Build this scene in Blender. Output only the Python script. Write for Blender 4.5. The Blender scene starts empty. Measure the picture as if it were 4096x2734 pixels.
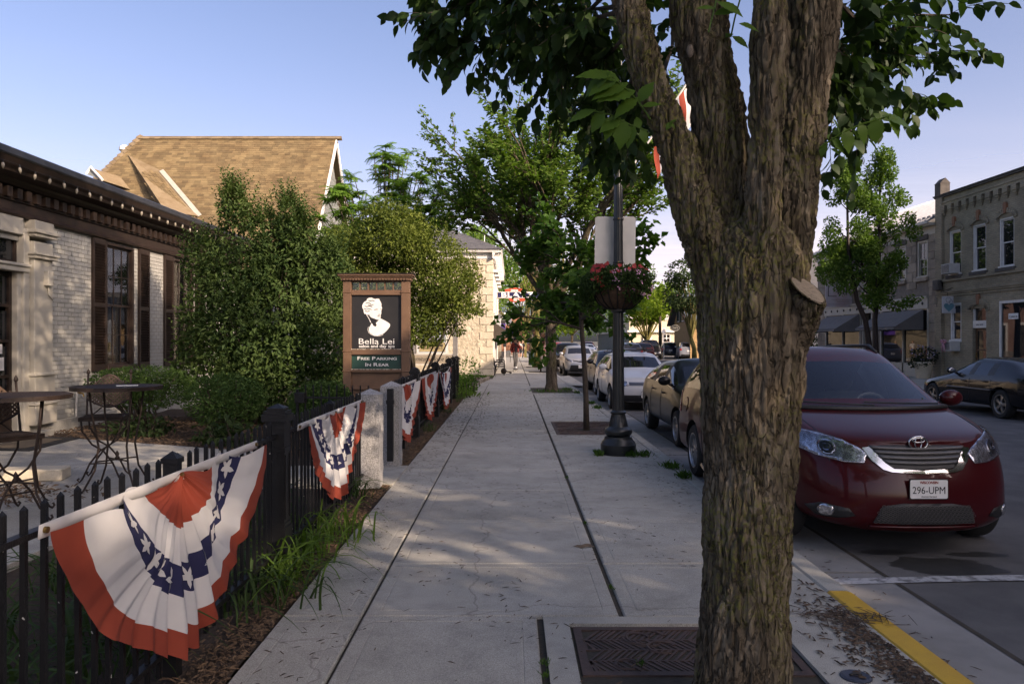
import bpy,bmesh,math,random
import numpy as np
from mathutils import Vector,Matrix,Quaternion
from mathutils.bvhtree import BVHTree
from mathutils.geometry import delaunay_2d_cdt
R = math.radians
scene = bpy.context.scene
col = scene.collection
# ------------------------------------------------------------------ camera
CAMZ,FPX,CX,CY = 1.68,3000.0,2048.0,1362.0     # the photograph's own pixels (4096 x 2734)
cam_d = bpy.data.cameras.new('camera')
cam_d.sensor_width = 36.0
cam_d.lens = 36.0 * FPX / 4096.0
cam_d.shift_y = -(1367.0 - CY) / 4096.0
cam_d.clip_start = 0.05
cam_d.clip_end = 9000
cam = bpy.data.objects.new('camera',cam_d)
col.objects.link(cam)
cam.location = (0,0,CAMZ)
cam.rotation_euler = (R(90),0,0)
scene.camera = cam
# ------------------------------------------------------------------ sky, sun, exposure
SUN_AZ,SUN_EL = 132.0,24.0       # clockwise from +Y: behind the camera's right shoulder
world = bpy.data.worlds.new('World')
scene.world = world
world.use_nodes = True
wn = world.node_tree
sky = wn.nodes.new('ShaderNodeTexSky')
sky.sky_type = 'NISHITA'
sky.sun_disc = False
sky.sun_elevation = R(SUN_EL)
sky.sun_rotation = R(SUN_AZ)
sky.air_density = 0.68
sky.dust_density = 4.2
sky.ozone_density = 3.0
bg = wn.nodes['Background']
bg.inputs['Strength'].default_value = 0.15
wn.links.new(sky.outputs['Color'],bg.inputs['Color'])
sun_d = bpy.data.lights.new('sun','SUN')
sun_d.energy = 3.1
sun_d.angle = R(0.53)
sun_d.color = (1.0,0.88,0.70)
sun = bpy.data.objects.new('sun',sun_d)
col.objects.link(sun)
sdir = Vector((math.sin(R(SUN_AZ)) * math.cos(R(SUN_EL)),math.cos(R(SUN_AZ)) * math.cos(R(SUN_EL)),math.sin(R(SUN_EL))))
sun.rotation_euler = sdir.to_track_quat('Z','Y').to_euler()
sun.location = sdir * 60
scene.view_settings.view_transform = 'Standard'
scene.view_settings.look = 'None'
scene.view_settings.gamma = 1.0
scene.view_settings.use_curve_mapping = False
scene.view_settings.exposure = 1.02
scene.view_settings.use_white_balance = True
scene.view_settings.white_balance_temperature = 7200
scene.view_settings.white_balance_tint = 22
scene.cycles.max_bounces = 6
scene.cycles.transparent_max_bounces = 12
scene.cycles.caustics_reflective = False
scene.cycles.caustics_refractive = False
# ------------------------------------------------------------------ helpers
def W(px,py,Y):
 """the point at depth Y that photo pixel (px, py) looks at"""
 return Vector(((px - CX) / FPX * Y,Y,CAMZ - (py - CY) / FPX * Y))
def GP(px,py,z=0.0):
 """the point of the level z that photo pixel (px, py) looks at"""
 return W(px,py,(CAMZ - z) * FPX / (py - CY))
WM = {}
def wmat(o):
 return WM.get(o.name,Matrix.Identity(4))
def tag(o,label=None,cat=None,group=None,kind=None):
 if label: o['label'] = label
 if cat: o['category'] = cat
 if group: o['group'] = group
 if kind: o['kind'] = kind
 return o
def empty(name,loc=(0,0,0),rz=0.0,label=None,cat=None,group=None,kind=None):
 o = bpy.data.objects.new(name,None)
 o.empty_display_size = 0.2
 col.objects.link(o)
 o.location = loc
 o.rotation_euler = (0,0,rz)
 WM[o.name] = Matrix.Translation(Vector(loc)) @ Matrix.Rotation(rz,4,'Z')
 return tag(o,label,cat,group,kind)
def link(o,parent=None,world=False):
 col.objects.link(o)
 if parent is not None:
  o.parent = parent
  if world:
   o.matrix_parent_inverse = wmat(parent).inverted()
   WM[o.name] = Matrix.Identity(4)
  else:
   WM[o.name] = wmat(parent).copy()
 return o
def inst(mesh,name,parent,loc,rot=(0,0,0),scale=(1,1,1),world=False):
 """another object on shared mesh data"""
 o = bpy.data.objects.new(name,mesh)
 link(o,parent,world)
 o.location = loc
 o.rotation_euler = rot
 o.scale = scale
 return o
def children(o):
 return [c for c in col.objects if c.parent == o]
def copy_tree(o,loc=None,rz=None,parent=None,kids=None):
 if kids is None:
  kids = {}
  for c in col.objects:
   if c.parent: kids.setdefault(c.parent.name,[]).append(c)
 c = o.copy()
 col.objects.link(c)
 if parent is not None: c.parent = parent
 if loc is not None:
  c.location = loc
 if rz is not None:
  c.rotation_euler = (0,0,rz)
 for ch in kids.get(o.name,[]):
  copy_tree(ch,parent=c,kids=kids)
 return c
def basis(d,up=None):
 d = Vector(d).normalized()
 u = Vector(up) if up is not None else (Vector((0,0,1)) if abs(d.z) < 0.95 else Vector((1,0,0)))
 s = d.cross(u).normalized()
 return s,s.cross(d).normalized(),d
class MB:
 """collects faces; build() links them as one mesh object"""
 def __init__(s):
  s.v,s.f,s.m = [],[],[]
 def add(s,vs,fs,mi=0):
  n = len(s.v)
  s.v.extend([tuple(v) for v in vs])
  s.f.extend([tuple(i + n for i in f) for f in fs])
  s.m.extend([mi] * len(fs))
  return s
 def box(s,x0,x1,y0,y1,z0,z1,mi=0):
  if x0 > x1: x0,x1 = x1,x0
  if y0 > y1: y0,y1 = y1,y0
  if z0 > z1: z0,z1 = z1,z0
  vs = [(x0,y0,z0),(x1,y0,z0),(x1,y1,z0),(x0,y1,z0),(x0,y0,z1),(x1,y0,z1),(x1,y1,z1),(x0,y1,z1)]
  return s.add(vs,[(0,3,2,1),(4,5,6,7),(0,1,5,4),(1,2,6,5),(2,3,7,6),(3,0,4,7)],mi)
 def obox(s,c,size,mat=None,mi=0):
  m = mat or Matrix.Identity(3)
  c = Vector(c)
  hx,hy,hz = [k / 2 for k in size]
  vs = [c + m @ Vector((a * hx,b * hy,d * hz)) for d in (-1,1) for a,b in ((-1,-1),(1,-1),(1,1),(-1,1))]
  return s.add(vs,[(0,3,2,1),(4,5,6,7),(0,1,5,4),(1,2,6,5),(2,3,7,6),(3,0,4,7)],mi)
 def tube(s,pts,rad,n=8,cap=True,mi=0,closed=False):
  pts = [Vector(p) for p in pts]
  if not hasattr(rad,'__len__'): rad = [rad] * len(pts)
  base = len(s.v)
  a0 = None
  for i,p in enumerate(pts):
   if closed:
    d = pts[(i + 1) % len(pts)] - pts[i - 1]
   else:
    d = pts[min(i + 1,len(pts) - 1)] - pts[max(i - 1,0)]
   d = d.normalized() if d.length > 1e-9 else Vector((0,0,1))
   if a0 is None:
    a = basis(d)[0]
    b = d.cross(a)
   else:
    a = (a0 - d * a0.dot(d))
    a = a.normalized() if a.length > 1e-6 else basis(d)[0]
    b = d.cross(a)
   a0 = a
   for k in range(n):
    t = 2 * math.pi * k / n
    q = p + (a * math.cos(t) + b * math.sin(t)) * rad[i]
    s.v.append(tuple(q))
  m = len(pts)
  for i in range(m if closed else m - 1):
   j = (i + 1) % m
   for k in range(n):
    k2 = (k + 1) % n
    s.f.append((base + i * n + k,base + i * n + k2,base + j * n + k2,base + j * n + k))
    s.m.append(mi)
  if cap and not closed:
   s.f.append(tuple(base + k for k in range(n))[::-1]); s.m.append(mi)
   s.f.append(tuple(base + (m - 1) * n + k for k in range(n))); s.m.append(mi)
  return s
 def lathe(s,prof,n=24,c=(0,0,0),mi=0,flute=None,axis=None,cap=True):
  """prof: (r, z) list, turned about a vertical axis through c"""
  base = len(s.v)
  A = axis or Matrix.Identity(3)
  c = Vector(c)
  for i,(r,z) in enumerate(prof):
   for k in range(n):
    t = 2 * math.pi * k / n
    rr = r
    if flute and flute[1] <= i <= flute[2]: rr = r * (1 - flute[0] * (k % 2))
    s.v.append(tuple(c + A @ Vector((rr * math.cos(t),rr * math.sin(t),z))))
  for i in range(len(prof) - 1):
   for k in range(n):
    k2 = (k + 1) % n
    s.f.append((base + i * n + k,base + i * n + k2,base + (i + 1) * n + k2,base + (i + 1) * n + k))
    s.m.append(mi)
  if cap:
   s.f.append(tuple(base + k for k in range(n))[::-1]); s.m.append(mi)
   s.f.append(tuple(base + (len(prof) - 1) * n + k for k in range(n))); s.m.append(mi)
  return s
 def prism(s,poly,fn,d0,d1,mi=0):
  """poly: 2D outline; fn(u, v, d) -> point; extruded from d0 to d1"""
  n = len(poly)
  vs = [fn(u,v,d0) for u,v in poly] + [fn(u,v,d1) for u,v in poly]
  fs = [tuple(range(n))[::-1],tuple(range(n,2 * n))] + [(i,(i + 1) % n,n + (i + 1) % n,n + i) for i in range(n)]
  return s.add(vs,fs,mi)
 def ball(s,c,r,nu=12,nv=8,mi=0):
  if not hasattr(r,'__len__'): r = (r,r,r)
  c = Vector(c)
  vs = [c + Vector((0,0,-r[2]))]
  for j in range(1,nv):
   t = -math.pi / 2 + math.pi * j / nv
   for k in range(nu):
    p = 2 * math.pi * k / nu
    vs.append(c + Vector((r[0] * math.cos(t) * math.cos(p),r[1] * math.cos(t) * math.sin(p),r[2] * math.sin(t))))
  vs.append(c + Vector((0,0,r[2])))
  fs = [(0,1 + (k + 1) % nu,1 + k) for k in range(nu)]
  for j in range(nv - 2):
   for k in range(nu):
    a = 1 + j * nu
    fs.append((a + k,a + (k + 1) % nu,a + nu + (k + 1) % nu,a + nu + k))
  a = 1 + (nv - 2) * nu
  fs += [(a + k,a + (k + 1) % nu,len(vs) - 1) for k in range(nu)]
  return s.add(vs,fs,mi)
 def grid(s,fn,nu,nv,mi=0):
  base = len(s.v)
  for j in range(nv + 1):
   for i in range(nu + 1):
    s.v.append(tuple(fn(i / nu,j / nv)))
  for j in range(nv):
   for i in range(nu):
    a = base + j * (nu + 1) + i
    s.f.append((a,a + 1,a + nu + 2,a + nu + 1)); s.m.append(mi)
  return s
 def mesh(s,name,mats,smooth=False):
  me = bpy.data.meshes.new(name)
  me.from_pydata(s.v,[],s.f)
  for m in (mats if isinstance(mats,(list,tuple)) else [mats]):
   me.materials.append(m)
  if any(s.m): me.polygons.foreach_set('material_index',s.m)
  if smooth is True:
   me.polygons.foreach_set('use_smooth',[True] * len(me.polygons))
  elif smooth:
   me.polygons.foreach_set('use_smooth',[True] * len(me.polygons))
   me.set_sharp_from_angle(angle=R(smooth))
  me.update()
  return me
 def build(s,name,mats,parent=None,smooth=False,world=False,bevel=0,seg=1,solid=0):
  o = bpy.data.objects.new(name,s.mesh(name,mats,smooth))
  link(o,parent,world)
  if solid:
   md = o.modifiers.new('solid','SOLIDIFY'); md.thickness = solid
  if bevel:
   md = o.modifiers.new('bevel','BEVEL'); md.width = bevel; md.segments = seg
   md.limit_method = 'ANGLE'; md.angle_limit = R(40)
  return o
def np_mesh(name,verts,faces,mats,smooth=False,mi=None):
 """fast mesh from arrays; faces (n, 3) or (n, 4)"""
 me = bpy.data.meshes.new(name)
 verts = np.asarray(verts,np.float32); faces = np.asarray(faces,np.int32)
 n,k = faces.shape
 me.vertices.add(len(verts)); me.vertices.foreach_set('co',verts.ravel())
 me.loops.add(n * k); me.loops.foreach_set('vertex_index',faces.ravel())
 me.polygons.add(n)
 me.polygons.foreach_set('loop_start',np.arange(0,n * k,k,dtype=np.int32))
 if mi is not None: me.polygons.foreach_set('material_index',np.asarray(mi,np.int32))
 me.polygons.foreach_set('use_smooth',np.full(n,bool(smooth)))
 for m in (mats if isinstance(mats,(list,tuple)) else [mats]): me.materials.append(m)
 me.update(calc_edges=True)
 me.validate()
 return me
def np_obj(name,me,parent=None,world=False):
 return link(bpy.data.objects.new(name,me),parent,world)
# ------------------------------------------------------------------ numpy noise
def _hash(ix,iy,iz,seed=0):
 n = (ix.astype(np.int64) * 374761393 + iy.astype(np.int64) * 668265263 + iz.astype(np.int64) * 2147483647 + seed * 974711) & 0xffffffff
 n = ((n ^ (n >> 13)) * 1274126177) & 0xffffffff
 n = ((n ^ (n >> 16)) * 2246822519) & 0xffffffff
 return ((n ^ (n >> 15)) & 0xffffff) / float(0xffffff)
def vnoise(p,seed=0):
 p = np.asarray(p,float)
 i = np.floor(p).astype(np.int64); f = p - i
 f = f * f * (3 - 2 * f)
 r = 0
 for dx in (0,1):
  for dy in (0,1):
   for dz in (0,1):
    w = (f[:,0] if dx else 1 - f[:,0]) * (f[:,1] if dy else 1 - f[:,1]) * (f[:,2] if dz else 1 - f[:,2])
    r = r + w * _hash(i[:,0] + dx,i[:,1] + dy,i[:,2] + dz,seed)
 return r
def fbm(p,octv=4,seed=0):
 a,s,t = 0.5,0,0
 p = np.asarray(p,float)
 for k in range(octv):
  s = s + a * vnoise(p * 2 ** k + 17.3 * k,seed + k); t += a; a *= 0.5
 return s / t
def cells(p,seed=0):
 """F2 - F1 and cell value of a jittered lattice"""
 p = np.asarray(p,float)
 i = np.floor(p).astype(np.int64)
 f1 = np.full(len(p),9.0); f2 = np.full(len(p),9.0); cv = np.zeros(len(p))
 for dx in (-1,0,1):
  for dy in (-1,0,1):
   for dz in (-1,0,1):
    c = i + np.array([dx,dy,dz])
    q = np.stack([c[:,0] + _hash(c[:,0],c[:,1],c[:,2],seed + 1),c[:,1] + _hash(c[:,0],c[:,1],c[:,2],seed + 2),c[:,2] + _hash(c[:,0],c[:,1],c[:,2],seed + 3)],1)
    d = np.sqrt(((q - p) ** 2).sum(1))
    h = _hash(c[:,0],c[:,1],c[:,2],seed + 4)
    near = d < f1
    f2 = np.where(near,f1,np.minimum(f2,d))
    cv = np.where(near,h,cv)
    f1 = np.where(near,d,f1)
 return f2 - f1,cv
# ------------------------------------------------------------------ materials
def _nt(name):
 m = bpy.data.materials.new(name)
 m.use_nodes = True
 nt = m.node_tree
 return m,nt,nt.nodes['Principled BSDF'],nt.nodes['Material Output']
def _n(nt,t,**kw):
 n = nt.nodes.new('ShaderNode' + t)
 for k,v in kw.items():
  if k.startswith('i_'):
   n.inputs[int(k[2:])].default_value = v
  else:
   setattr(n,k,v)
 return n
def _pos(nt,stretch=None,obj=False):
 if obj:
  out = _n(nt,'TexCoord').outputs['Object']
 else:
  out = _n(nt,'NewGeometry').outputs['Position']
 if stretch:
  mp = _n(nt,'Mapping')
  mp.inputs['Scale'].default_value = stretch
  nt.links.new(out,mp.inputs['Vector'])
  out = mp.outputs['Vector']
 return out
def _noise(nt,vec,scale,detail=4,rough=0.6):
 n = _n(nt,'TexNoise')
 n.inputs['Scale'].default_value = scale
 n.inputs['Detail'].default_value = detail
 n.inputs['Roughness'].default_value = rough
 nt.links.new(vec,n.inputs['Vector'])
 return n.outputs['Fac']
def _ramp(nt,fac,stops):
 r = _n(nt,'ValToRGB')
 e = r.color_ramp.elements
 while len(e) < len(stops): e.new(0.5)
 for k,(p,c) in enumerate(stops):
  e[k].position = p
  e[k].color = (c[0],c[1],c[2],1) if hasattr(c,'__len__') else (c,c,c,1)
 nt.links.new(fac,r.inputs['Fac'])
 return r.outputs['Color']
def _mix(nt,a,b,fac,mode='MIX'):
 m = _n(nt,'Mix',data_type='RGBA',blend_type=mode)
 for s,i in ((fac,0),(a,6),(b,7)):
  if hasattr(s,'is_linked') or hasattr(s,'links'):
   nt.links.new(s,m.inputs[i])
  else:
   m.inputs[i].default_value = s if i == 0 else ((s[0],s[1],s[2],1) if hasattr(s,'__len__') else (s,s,s,1))
 return m.outputs[2]
def _bump(nt,fac,strength,dist,bsdf,prev=None):
 b = _n(nt,'Bump')
 b.inputs['Strength'].default_value = strength
 b.inputs['Distance'].default_value = dist
 nt.links.new(fac,b.inputs['Height'])
 if prev is not None: nt.links.new(prev,b.inputs['Normal'])
 nt.links.new(b.outputs['Normal'],bsdf.inputs['Normal'])
 return b.outputs['Normal']
def mat(name,c,rough=0.6,c2=None,scale=6.0,bump=0.0,bscale=60.0,metal=0.0,rnd=0.0,isl=0.0,spec=0.5,coat=0.0,
  stretch=None,obj=False,detail=4,lo=0.35,hi=0.65,fine=0.0,dist=0.01):
 """c .. c2 by noise; rnd / isl: brightness spread per object / per loose piece; fine: grain"""
 m,nt,b,out = _nt(name)
 vec = _pos(nt,stretch,obj)
 cc = c2 if c2 is not None else tuple(k * 0.78 for k in c)
 fac = _noise(nt,vec,scale,detail)
 colr = _ramp(nt,fac,[(lo,c),(hi,cc)])
 if fine:
  f = _noise(nt,vec,bscale * 2.2,2)
  colr = _mix(nt,colr,_ramp(nt,f,[(0.3,1 - fine),(0.7,1 + fine)]),1.0,'MULTIPLY')
 for amt,src in ((rnd,'ObjectInfo'),(isl,'NewGeometry')):
  if amt:
   n = _n(nt,src)
   o = n.outputs['Random'] if src == 'ObjectInfo' else n.outputs['Random Per Island']
   mr = _n(nt,'MapRange')
   mr.inputs[3].default_value = 1 - amt; mr.inputs[4].default_value = 1 + amt
   nt.links.new(o,mr.inputs[0])
   cmb = _n(nt,'CombineColor')
   for k in range(3): nt.links.new(mr.outputs[0],cmb.inputs[k])
   colr = _mix(nt,colr,cmb.outputs[0],1.0,'MULTIPLY')
 nt.links.new(colr,b.inputs['Base Color'])
 b.inputs['Roughness'].default_value = rough
 b.inputs['Metallic'].default_value = metal
 b.inputs['Specular IOR Level'].default_value = spec
 if coat:
  b.inputs['Coat Weight'].default_value = coat
  b.inputs['Coat Roughness'].default_value = 0.03
 if bump:
  _bump(nt,_noise(nt,vec,bscale,3),bump,dist,b)
 return m
def leaf_mat(name,c,c2,tr=0.35,rough=0.55,isl=0.3,spec=0.15,scale=0.9):
 m,nt,b,out = _nt(name)
 vec = _pos(nt)
 fac = _noise(nt,vec,scale,2)
 g = _n(nt,'NewGeometry')
 ad = _n(nt,'Math',operation='ADD'); ad.use_clamp = True
 sc = _n(nt,'Math',operation='MULTIPLY_ADD')
 sc.inputs[1].default_value = 0.5; sc.inputs[2].default_value = -0.25
 nt.links.new(g.outputs['Random Per Island'],sc.inputs[0])
 nt.links.new(sc.outputs[0],ad.inputs[0]); nt.links.new(fac,ad.inputs[1])
 colr = _ramp(nt,ad.outputs[0],[(0.25,c),(0.75,c2)])
 nt.links.new(colr,b.inputs['Base Color'])
 b.inputs['Roughness'].default_value = rough
 b.inputs['Specular IOR Level'].default_value = spec
 t = _n(nt,'BsdfTranslucent')
 tc = _mix(nt,colr,(1.35,1.5,0.55),1.0,'MULTIPLY')
 nt.links.new(tc,t.inputs['Color'])
 mx = _n(nt,'MixShader')
 mx.inputs[0].default_value = tr
 nt.links.new(b.outputs[0],mx.inputs[1]); nt.links.new(t.outputs[0],mx.inputs[2])
 nt.links.new(mx.outputs[0],out.inputs['Surface'])
 return m
def paint_mat(name,c,rough=0.25,coat=0.45,metal=0.0):
 m,nt,b,out = _nt(name)
 vec = _pos(nt,obj=True)
 colr = _mix(nt,c,tuple(k * 0.8 for k in c),_noise(nt,vec,2.2,3))
 dirt = _noise(nt,vec,9,5)
 colr = _mix(nt,colr,(0.10,0.09,0.08),_ramp(nt,dirt,[(0.62,0.0),(0.85,0.18)]))
 nt.links.new(colr,b.inputs['Base Color'])
 b.inputs['Metallic'].default_value = metal
 b.inputs['Roughness'].default_value = rough
 b.inputs['Specular IOR Level'].default_value = 0.12
 b.inputs['Coat Weight'].default_value = coat
 b.inputs['Coat Roughness'].default_value = 0.025
 _bump(nt,_noise(nt,vec,3.0,1),0.03,0.02,b)
 return m
def glass_mat(name,tint=(0.3,0.34,0.36),clear=0.6,rough=0.02):
 """thin pane: fresnel mirror over a tinted see-through sheet"""
 m,nt,b,out = _nt(name)
 nt.nodes.remove(b)
 vec = _pos(nt,obj=True)
 tr = _n(nt,'BsdfTransparent'); tr.inputs['Color'].default_value = (*[k * clear for k in tint],1)
 df = _n(nt,'BsdfDiffuse')
 nt.links.new(_mix(nt,(0.012,0.014,0.016),(0.03,0.03,0.032),_noise(nt,vec,5,3)),df.inputs['Color'])
 gl = _n(nt,'BsdfGlossy'); gl.inputs['Roughness'].default_value = rough; gl.inputs['Color'].default_value = (0.92,0.95,1,1)
 fr = _n(nt,'Fresnel'); fr.inputs['IOR'].default_value = 1.47
 m1 = _n(nt,'MixShader'); m1.inputs[0].default_value = 0.12 if clear > 0.3 else 0.75
 nt.links.new(tr.outputs[0],m1.inputs[1]); nt.links.new(df.outputs[0],m1.inputs[2])
 m2 = _n(nt,'MixShader')
 ad = _n(nt,'Math',operation='MULTIPLY_ADD'); ad.inputs[1].default_value = 1.0; ad.inputs[2].default_value = 0.01
 nt.links.new(fr.outputs[0],ad.inputs[0]); nt.links.new(ad.outputs[0],m2.inputs[0])
 nt.links.new(m1.outputs[0],m2.inputs[1]); nt.links.new(gl.outputs[0],m2.inputs[2])
 nt.links.new(m2.outputs[0],out.inputs['Surface'])
 return m
def text_mesh(body,size,mt,name='lettering',extrude=0.003,align='CENTER',shear=0.0,space=1.0,bold=0.0,xs=1.0):
 """lettering as a mesh in its own x-y plane, baseline at y = 0"""
 cu = bpy.data.curves.new(name,'FONT')
 cu.body = body
 cu.size = size
 cu.extrude = extrude
 cu.align_x = align
 cu.shear = shear
 cu.space_character = space
 cu.offset = bold
 cu.resolution_u = 3
 o = bpy.data.objects.new(name,cu)
 col.objects.link(o)
 dg = bpy.context.evaluated_depsgraph_get()
 me = bpy.data.meshes.new_from_object(o.evaluated_get(dg))
 bpy.data.objects.remove(o)
 bpy.data.curves.remove(cu)
 me.name = name
 if xs != 1.0: me.transform(Matrix.Diagonal((xs,1,1,1)))
 me.materials.clear()
 me.materials.append(mt)
 return me
def put_text(body,size,mt,parent,loc,rot=(R(90),0,0),**kw):
 """text standing upright facing -Y when rot is the default"""
 name = kw.pop('name','lettering')
 return inst(text_mesh(body,size,mt,name,**kw),name,parent,loc,rot)
# ------------------------------------------------------------------ leaf meshes
def leaf_arrays(P,D,N,L,wr=0.5,fold=0.18,kind=0):
 """kind 0: two triangles folded on the midrib; kind 1: fuller eight-triangle leaf, drooping"""
 P = np.asarray(P,float); D = np.asarray(D,float); N = np.asarray(N,float); L = np.asarray(L,float)[:,None]
 D = D / np.maximum(np.linalg.norm(D,axis=1,keepdims=True),1e-9)
 S = np.cross(D,N); S = S / np.maximum(np.linalg.norm(S,axis=1,keepdims=True),1e-9)
 U = np.cross(S,D)
 n = len(P)
 if kind == 0:
  w = wr * 0.5
  v = np.stack([P,P + D * L * 0.45 + S * L * w + U * L * fold,P + D * L,P + D * L * 0.45 - S * L * w + U * L * fold],1).reshape(-1,3)
  b = (np.arange(n) * 4)[:,None]
  f = np.concatenate([b + np.array([[0,1,2]]),b + np.array([[0,2,3]])],0)
  return v,f
 prof = [(0.06,0.10),(0.28,0.46),(0.52,0.5),(0.78,0.30)]
 pts = [P]
 for t,w in prof:
  dr = -0.22 * t * t
  c = P + D * L * t + U * L * dr
  pts += [c + S * L * w * wr + U * L * fold * w,c,c - S * L * w * wr + U * L * fold * w]
 pts.append(P + D * L * 1.0 + U * L * -0.25)
 v = np.stack(pts,1).reshape(-1,3)
 k = len(pts)
 fl = [(0,1,2),(0,2,3)]
 for r in range(3):
  a = 1 + r * 3
  fl += [(a,a + 3,a + 4),(a,a + 4,a + 1),(a + 1,a + 4,a + 5),(a + 1,a + 5,a + 2)]
 a = 10
 fl += [(a,k - 1,a + 1),(a + 1,k - 1,a + 2)]
 b = np.arange(n) * k
 f = (b[:,None,None] + np.array(fl)[None]).reshape(-1,3)
 return v,f
def rand_dirs(rs,n):
 v = rs.normal(size=(n,3))
 return v / np.linalg.norm(v,axis=1,keepdims=True)
def blob_leaves(rs,blobs,n,size,wr=0.5,gap=0.45,gscale=1.3,up=0.5,kind=0,shell=0.55,droop=0.2,jit=(0.85,1.12)):
 """leaves spread through a set of ellipsoids (centre, radii), denser near their skins, with gaps"""
 vol = np.array([r[0] * r[1] * r[2] for c,r in blobs]) ** (2 / 3.0)
 cnt = (vol / vol.sum() * n * 1.8).astype(int) + 1
 Ps,Ns = [],[]
 for (c,r),k in zip(blobs,cnt):
  d = rand_dirs(rs,k)
  t = rs.uniform(0,1,k) ** (1 / 3.0)
  t = shell + (1 - shell) * t if shell < 1 else t
  t = np.where(rs.uniform(size=k) < 0.25,rs.uniform(0.1,1,k),t)
  Ps.append(np.array(c) + d * t[:,None] * np.array(r) * rs.uniform(*jit,k)[:,None]); Ns.append(d)
 P = np.concatenate(Ps); Nn = np.concatenate(Ns)
 keep = fbm(P * gscale,3,7) > gap
 P,Nn = P[keep],Nn[keep]
 if len(P) > n:
  s = rs.permutation(len(P))[:n]; P,Nn = P[s],Nn[s]
 k = len(P)
 N = Nn * 0.7 + np.array([0.1,-0.15,up]) + rs.normal(size=(k,3)) * 0.6
 D = rand_dirs(rs,k) + Nn * 0.6 + np.array([0,0,-droop])
 L = size * rs.uniform(0.65,1.3,k)
 return leaf_arrays(P,D,N,L,wr,kind=kind)
# ================================================================== materials
C = {}
C['asphalt'] = mat('asphalt',(0.10,0.098,0.098),0.92,(0.155,0.15,0.146),1.3,0.5,150,fine=0.5,dist=0.006,spec=0.2)
C['gutter'] = mat('gutter_concrete',(0.21,0.205,0.195),0.9,(0.28,0.27,0.255),2.5,0.3,180,fine=0.2,dist=0.004)
C['ground'] = mat('ground_soil',(0.11,0.10,0.085),0.95,(0.07,0.075,0.05),0.4,0.5,30)
C['dirt'] = mat('joint_dirt',(0.035,0.03,0.022),0.95,(0.06,0.05,0.035),9,0.6,60)
C['yellow'] = mat('yellow_kerb_paint',(0.62,0.37,0.02),0.6,(0.52,0.30,0.02),5,0.2,90,fine=0.12)
C['whitepaint'] = mat('worn_white_paint',(0.45,0.45,0.45),0.8,(0.16,0.16,0.16),14,0.2,120,lo=0.45,hi=0.62)
C['oil'] = mat('oil_stain',(0.03,0.029,0.028),0.6,(0.045,0.043,0.04),10)
C['mulch'] = mat('mulch_chips',(0.075,0.045,0.026),0.95,(0.13,0.085,0.05),14,0.5,60,isl=0.55)
C['bed'] = mat('mulch_soil',(0.045,0.03,0.02),0.95,(0.075,0.05,0.032),18,0.9,70,dist=0.03)
C['gravel'] = mat('red_gravel',(0.12,0.065,0.045),0.9,(0.17,0.10,0.075),30,0.6,90,isl=0.5)
C['twig'] = mat('dry_twigs',(0.055,0.036,0.024),0.9,(0.09,0.06,0.04),10,isl=0.6)
C['iron'] = mat('black_iron',(0.009,0.009,0.010),0.42,(0.014,0.014,0.015),12,0.25,90,spec=0.25)
C['rustiron'] = mat('brown_wrought_iron',(0.022,0.015,0.012),0.55,(0.038,0.024,0.018),9,0.3,120,spec=0.3)
C['bronze'] = mat('bronze_lattice',(0.10,0.062,0.04),0.5,(0.075,0.045,0.03),9,0.2,90)
C['grate'] = mat('rusty_cast_iron',(0.055,0.036,0.03),0.7,(0.085,0.05,0.037),8,0.5,130)
C['brickcream'] = mat('cream_painted_brick',(0.39,0.385,0.35),0.7,(0.35,0.345,0.31),2.0,0.12,45,rnd=0.04,isl=0.04)
C['mortar'] = mat('cream_painted_mortar',(0.30,0.29,0.255),0.85,None,6,0.3,60)
C['cream'] = mat('cream_painted_wood',(0.42,0.395,0.33),0.6,(0.37,0.345,0.285),4,0.1,50)
C['darkbrown'] = mat('dark_brown_paint',(0.022,0.014,0.011),0.5,(0.032,0.021,0.016),6,0.12,50,spec=0.3)
C['flashing'] = mat('dark_metal_flashing',(0.06,0.062,0.07),0.35,(0.085,0.088,0.1),5,metal=0.6)
C['bulb'] = mat('white_bulb',(0.26,0.235,0.18),0.35,(0.20,0.18,0.14),20)
C['winglass'] = glass_mat('window_glass',(0.92,0.94,0.95),0.97)
C['darkglass'] = glass_mat('dark_window_glass',(0.2,0.22,0.24),0.12)
C['blind'] = mat('white_blinds',(0.80,0.80,0.80),0.8,(0.66,0.66,0.68),3,0.2,60,stretch=(1,6,0.4))
C['shingle'] = mat('tan_shingle',(0.165,0.118,0.055),0.9,(0.115,0.077,0.034),1.6,0.5,160,rnd=0.28,isl=0.28,fine=0.2)
C['shinglecap'] = mat('tan_ridge_shingle',(0.22,0.165,0.095),0.9,(0.17,0.12,0.062),3,0.4,160,isl=0.2)
C['siding'] = mat('grey_green_siding',(0.20,0.21,0.19),0.8,(0.16,0.17,0.16),6,0.2,60,isl=0.15)
C['white'] = mat('white_wood_trim',(0.72,0.70,0.66),0.55,(0.62,0.60,0.56),5,0.1,60)
C['limestone'] = mat('cream_limestone',(0.60,0.53,0.40),0.9,(0.52,0.45,0.33),3.0,0.6,22,rnd=0.08,fine=0.08,dist=0.02)
C['rubble'] = mat('cream_rubble_stone',(0.58,0.51,0.38),0.95,(0.48,0.415,0.30),2.2,1.0,5.5,fine=0.1,dist=0.09)
C['slate'] = mat('dark_slate_shingle',(0.075,0.075,0.078),0.85,(0.11,0.105,0.10),4,0.5,60,isl=0.3)
C['awnbrown'] = mat('brown_awning_canvas',(0.06,0.048,0.038),0.9,(0.05,0.04,0.032),5,0.1,120)
C['awngrey'] = mat('grey_awning_canvas',(0.16,0.15,0.145),0.9,(0.13,0.125,0.12),2.5,0.15,120)
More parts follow.
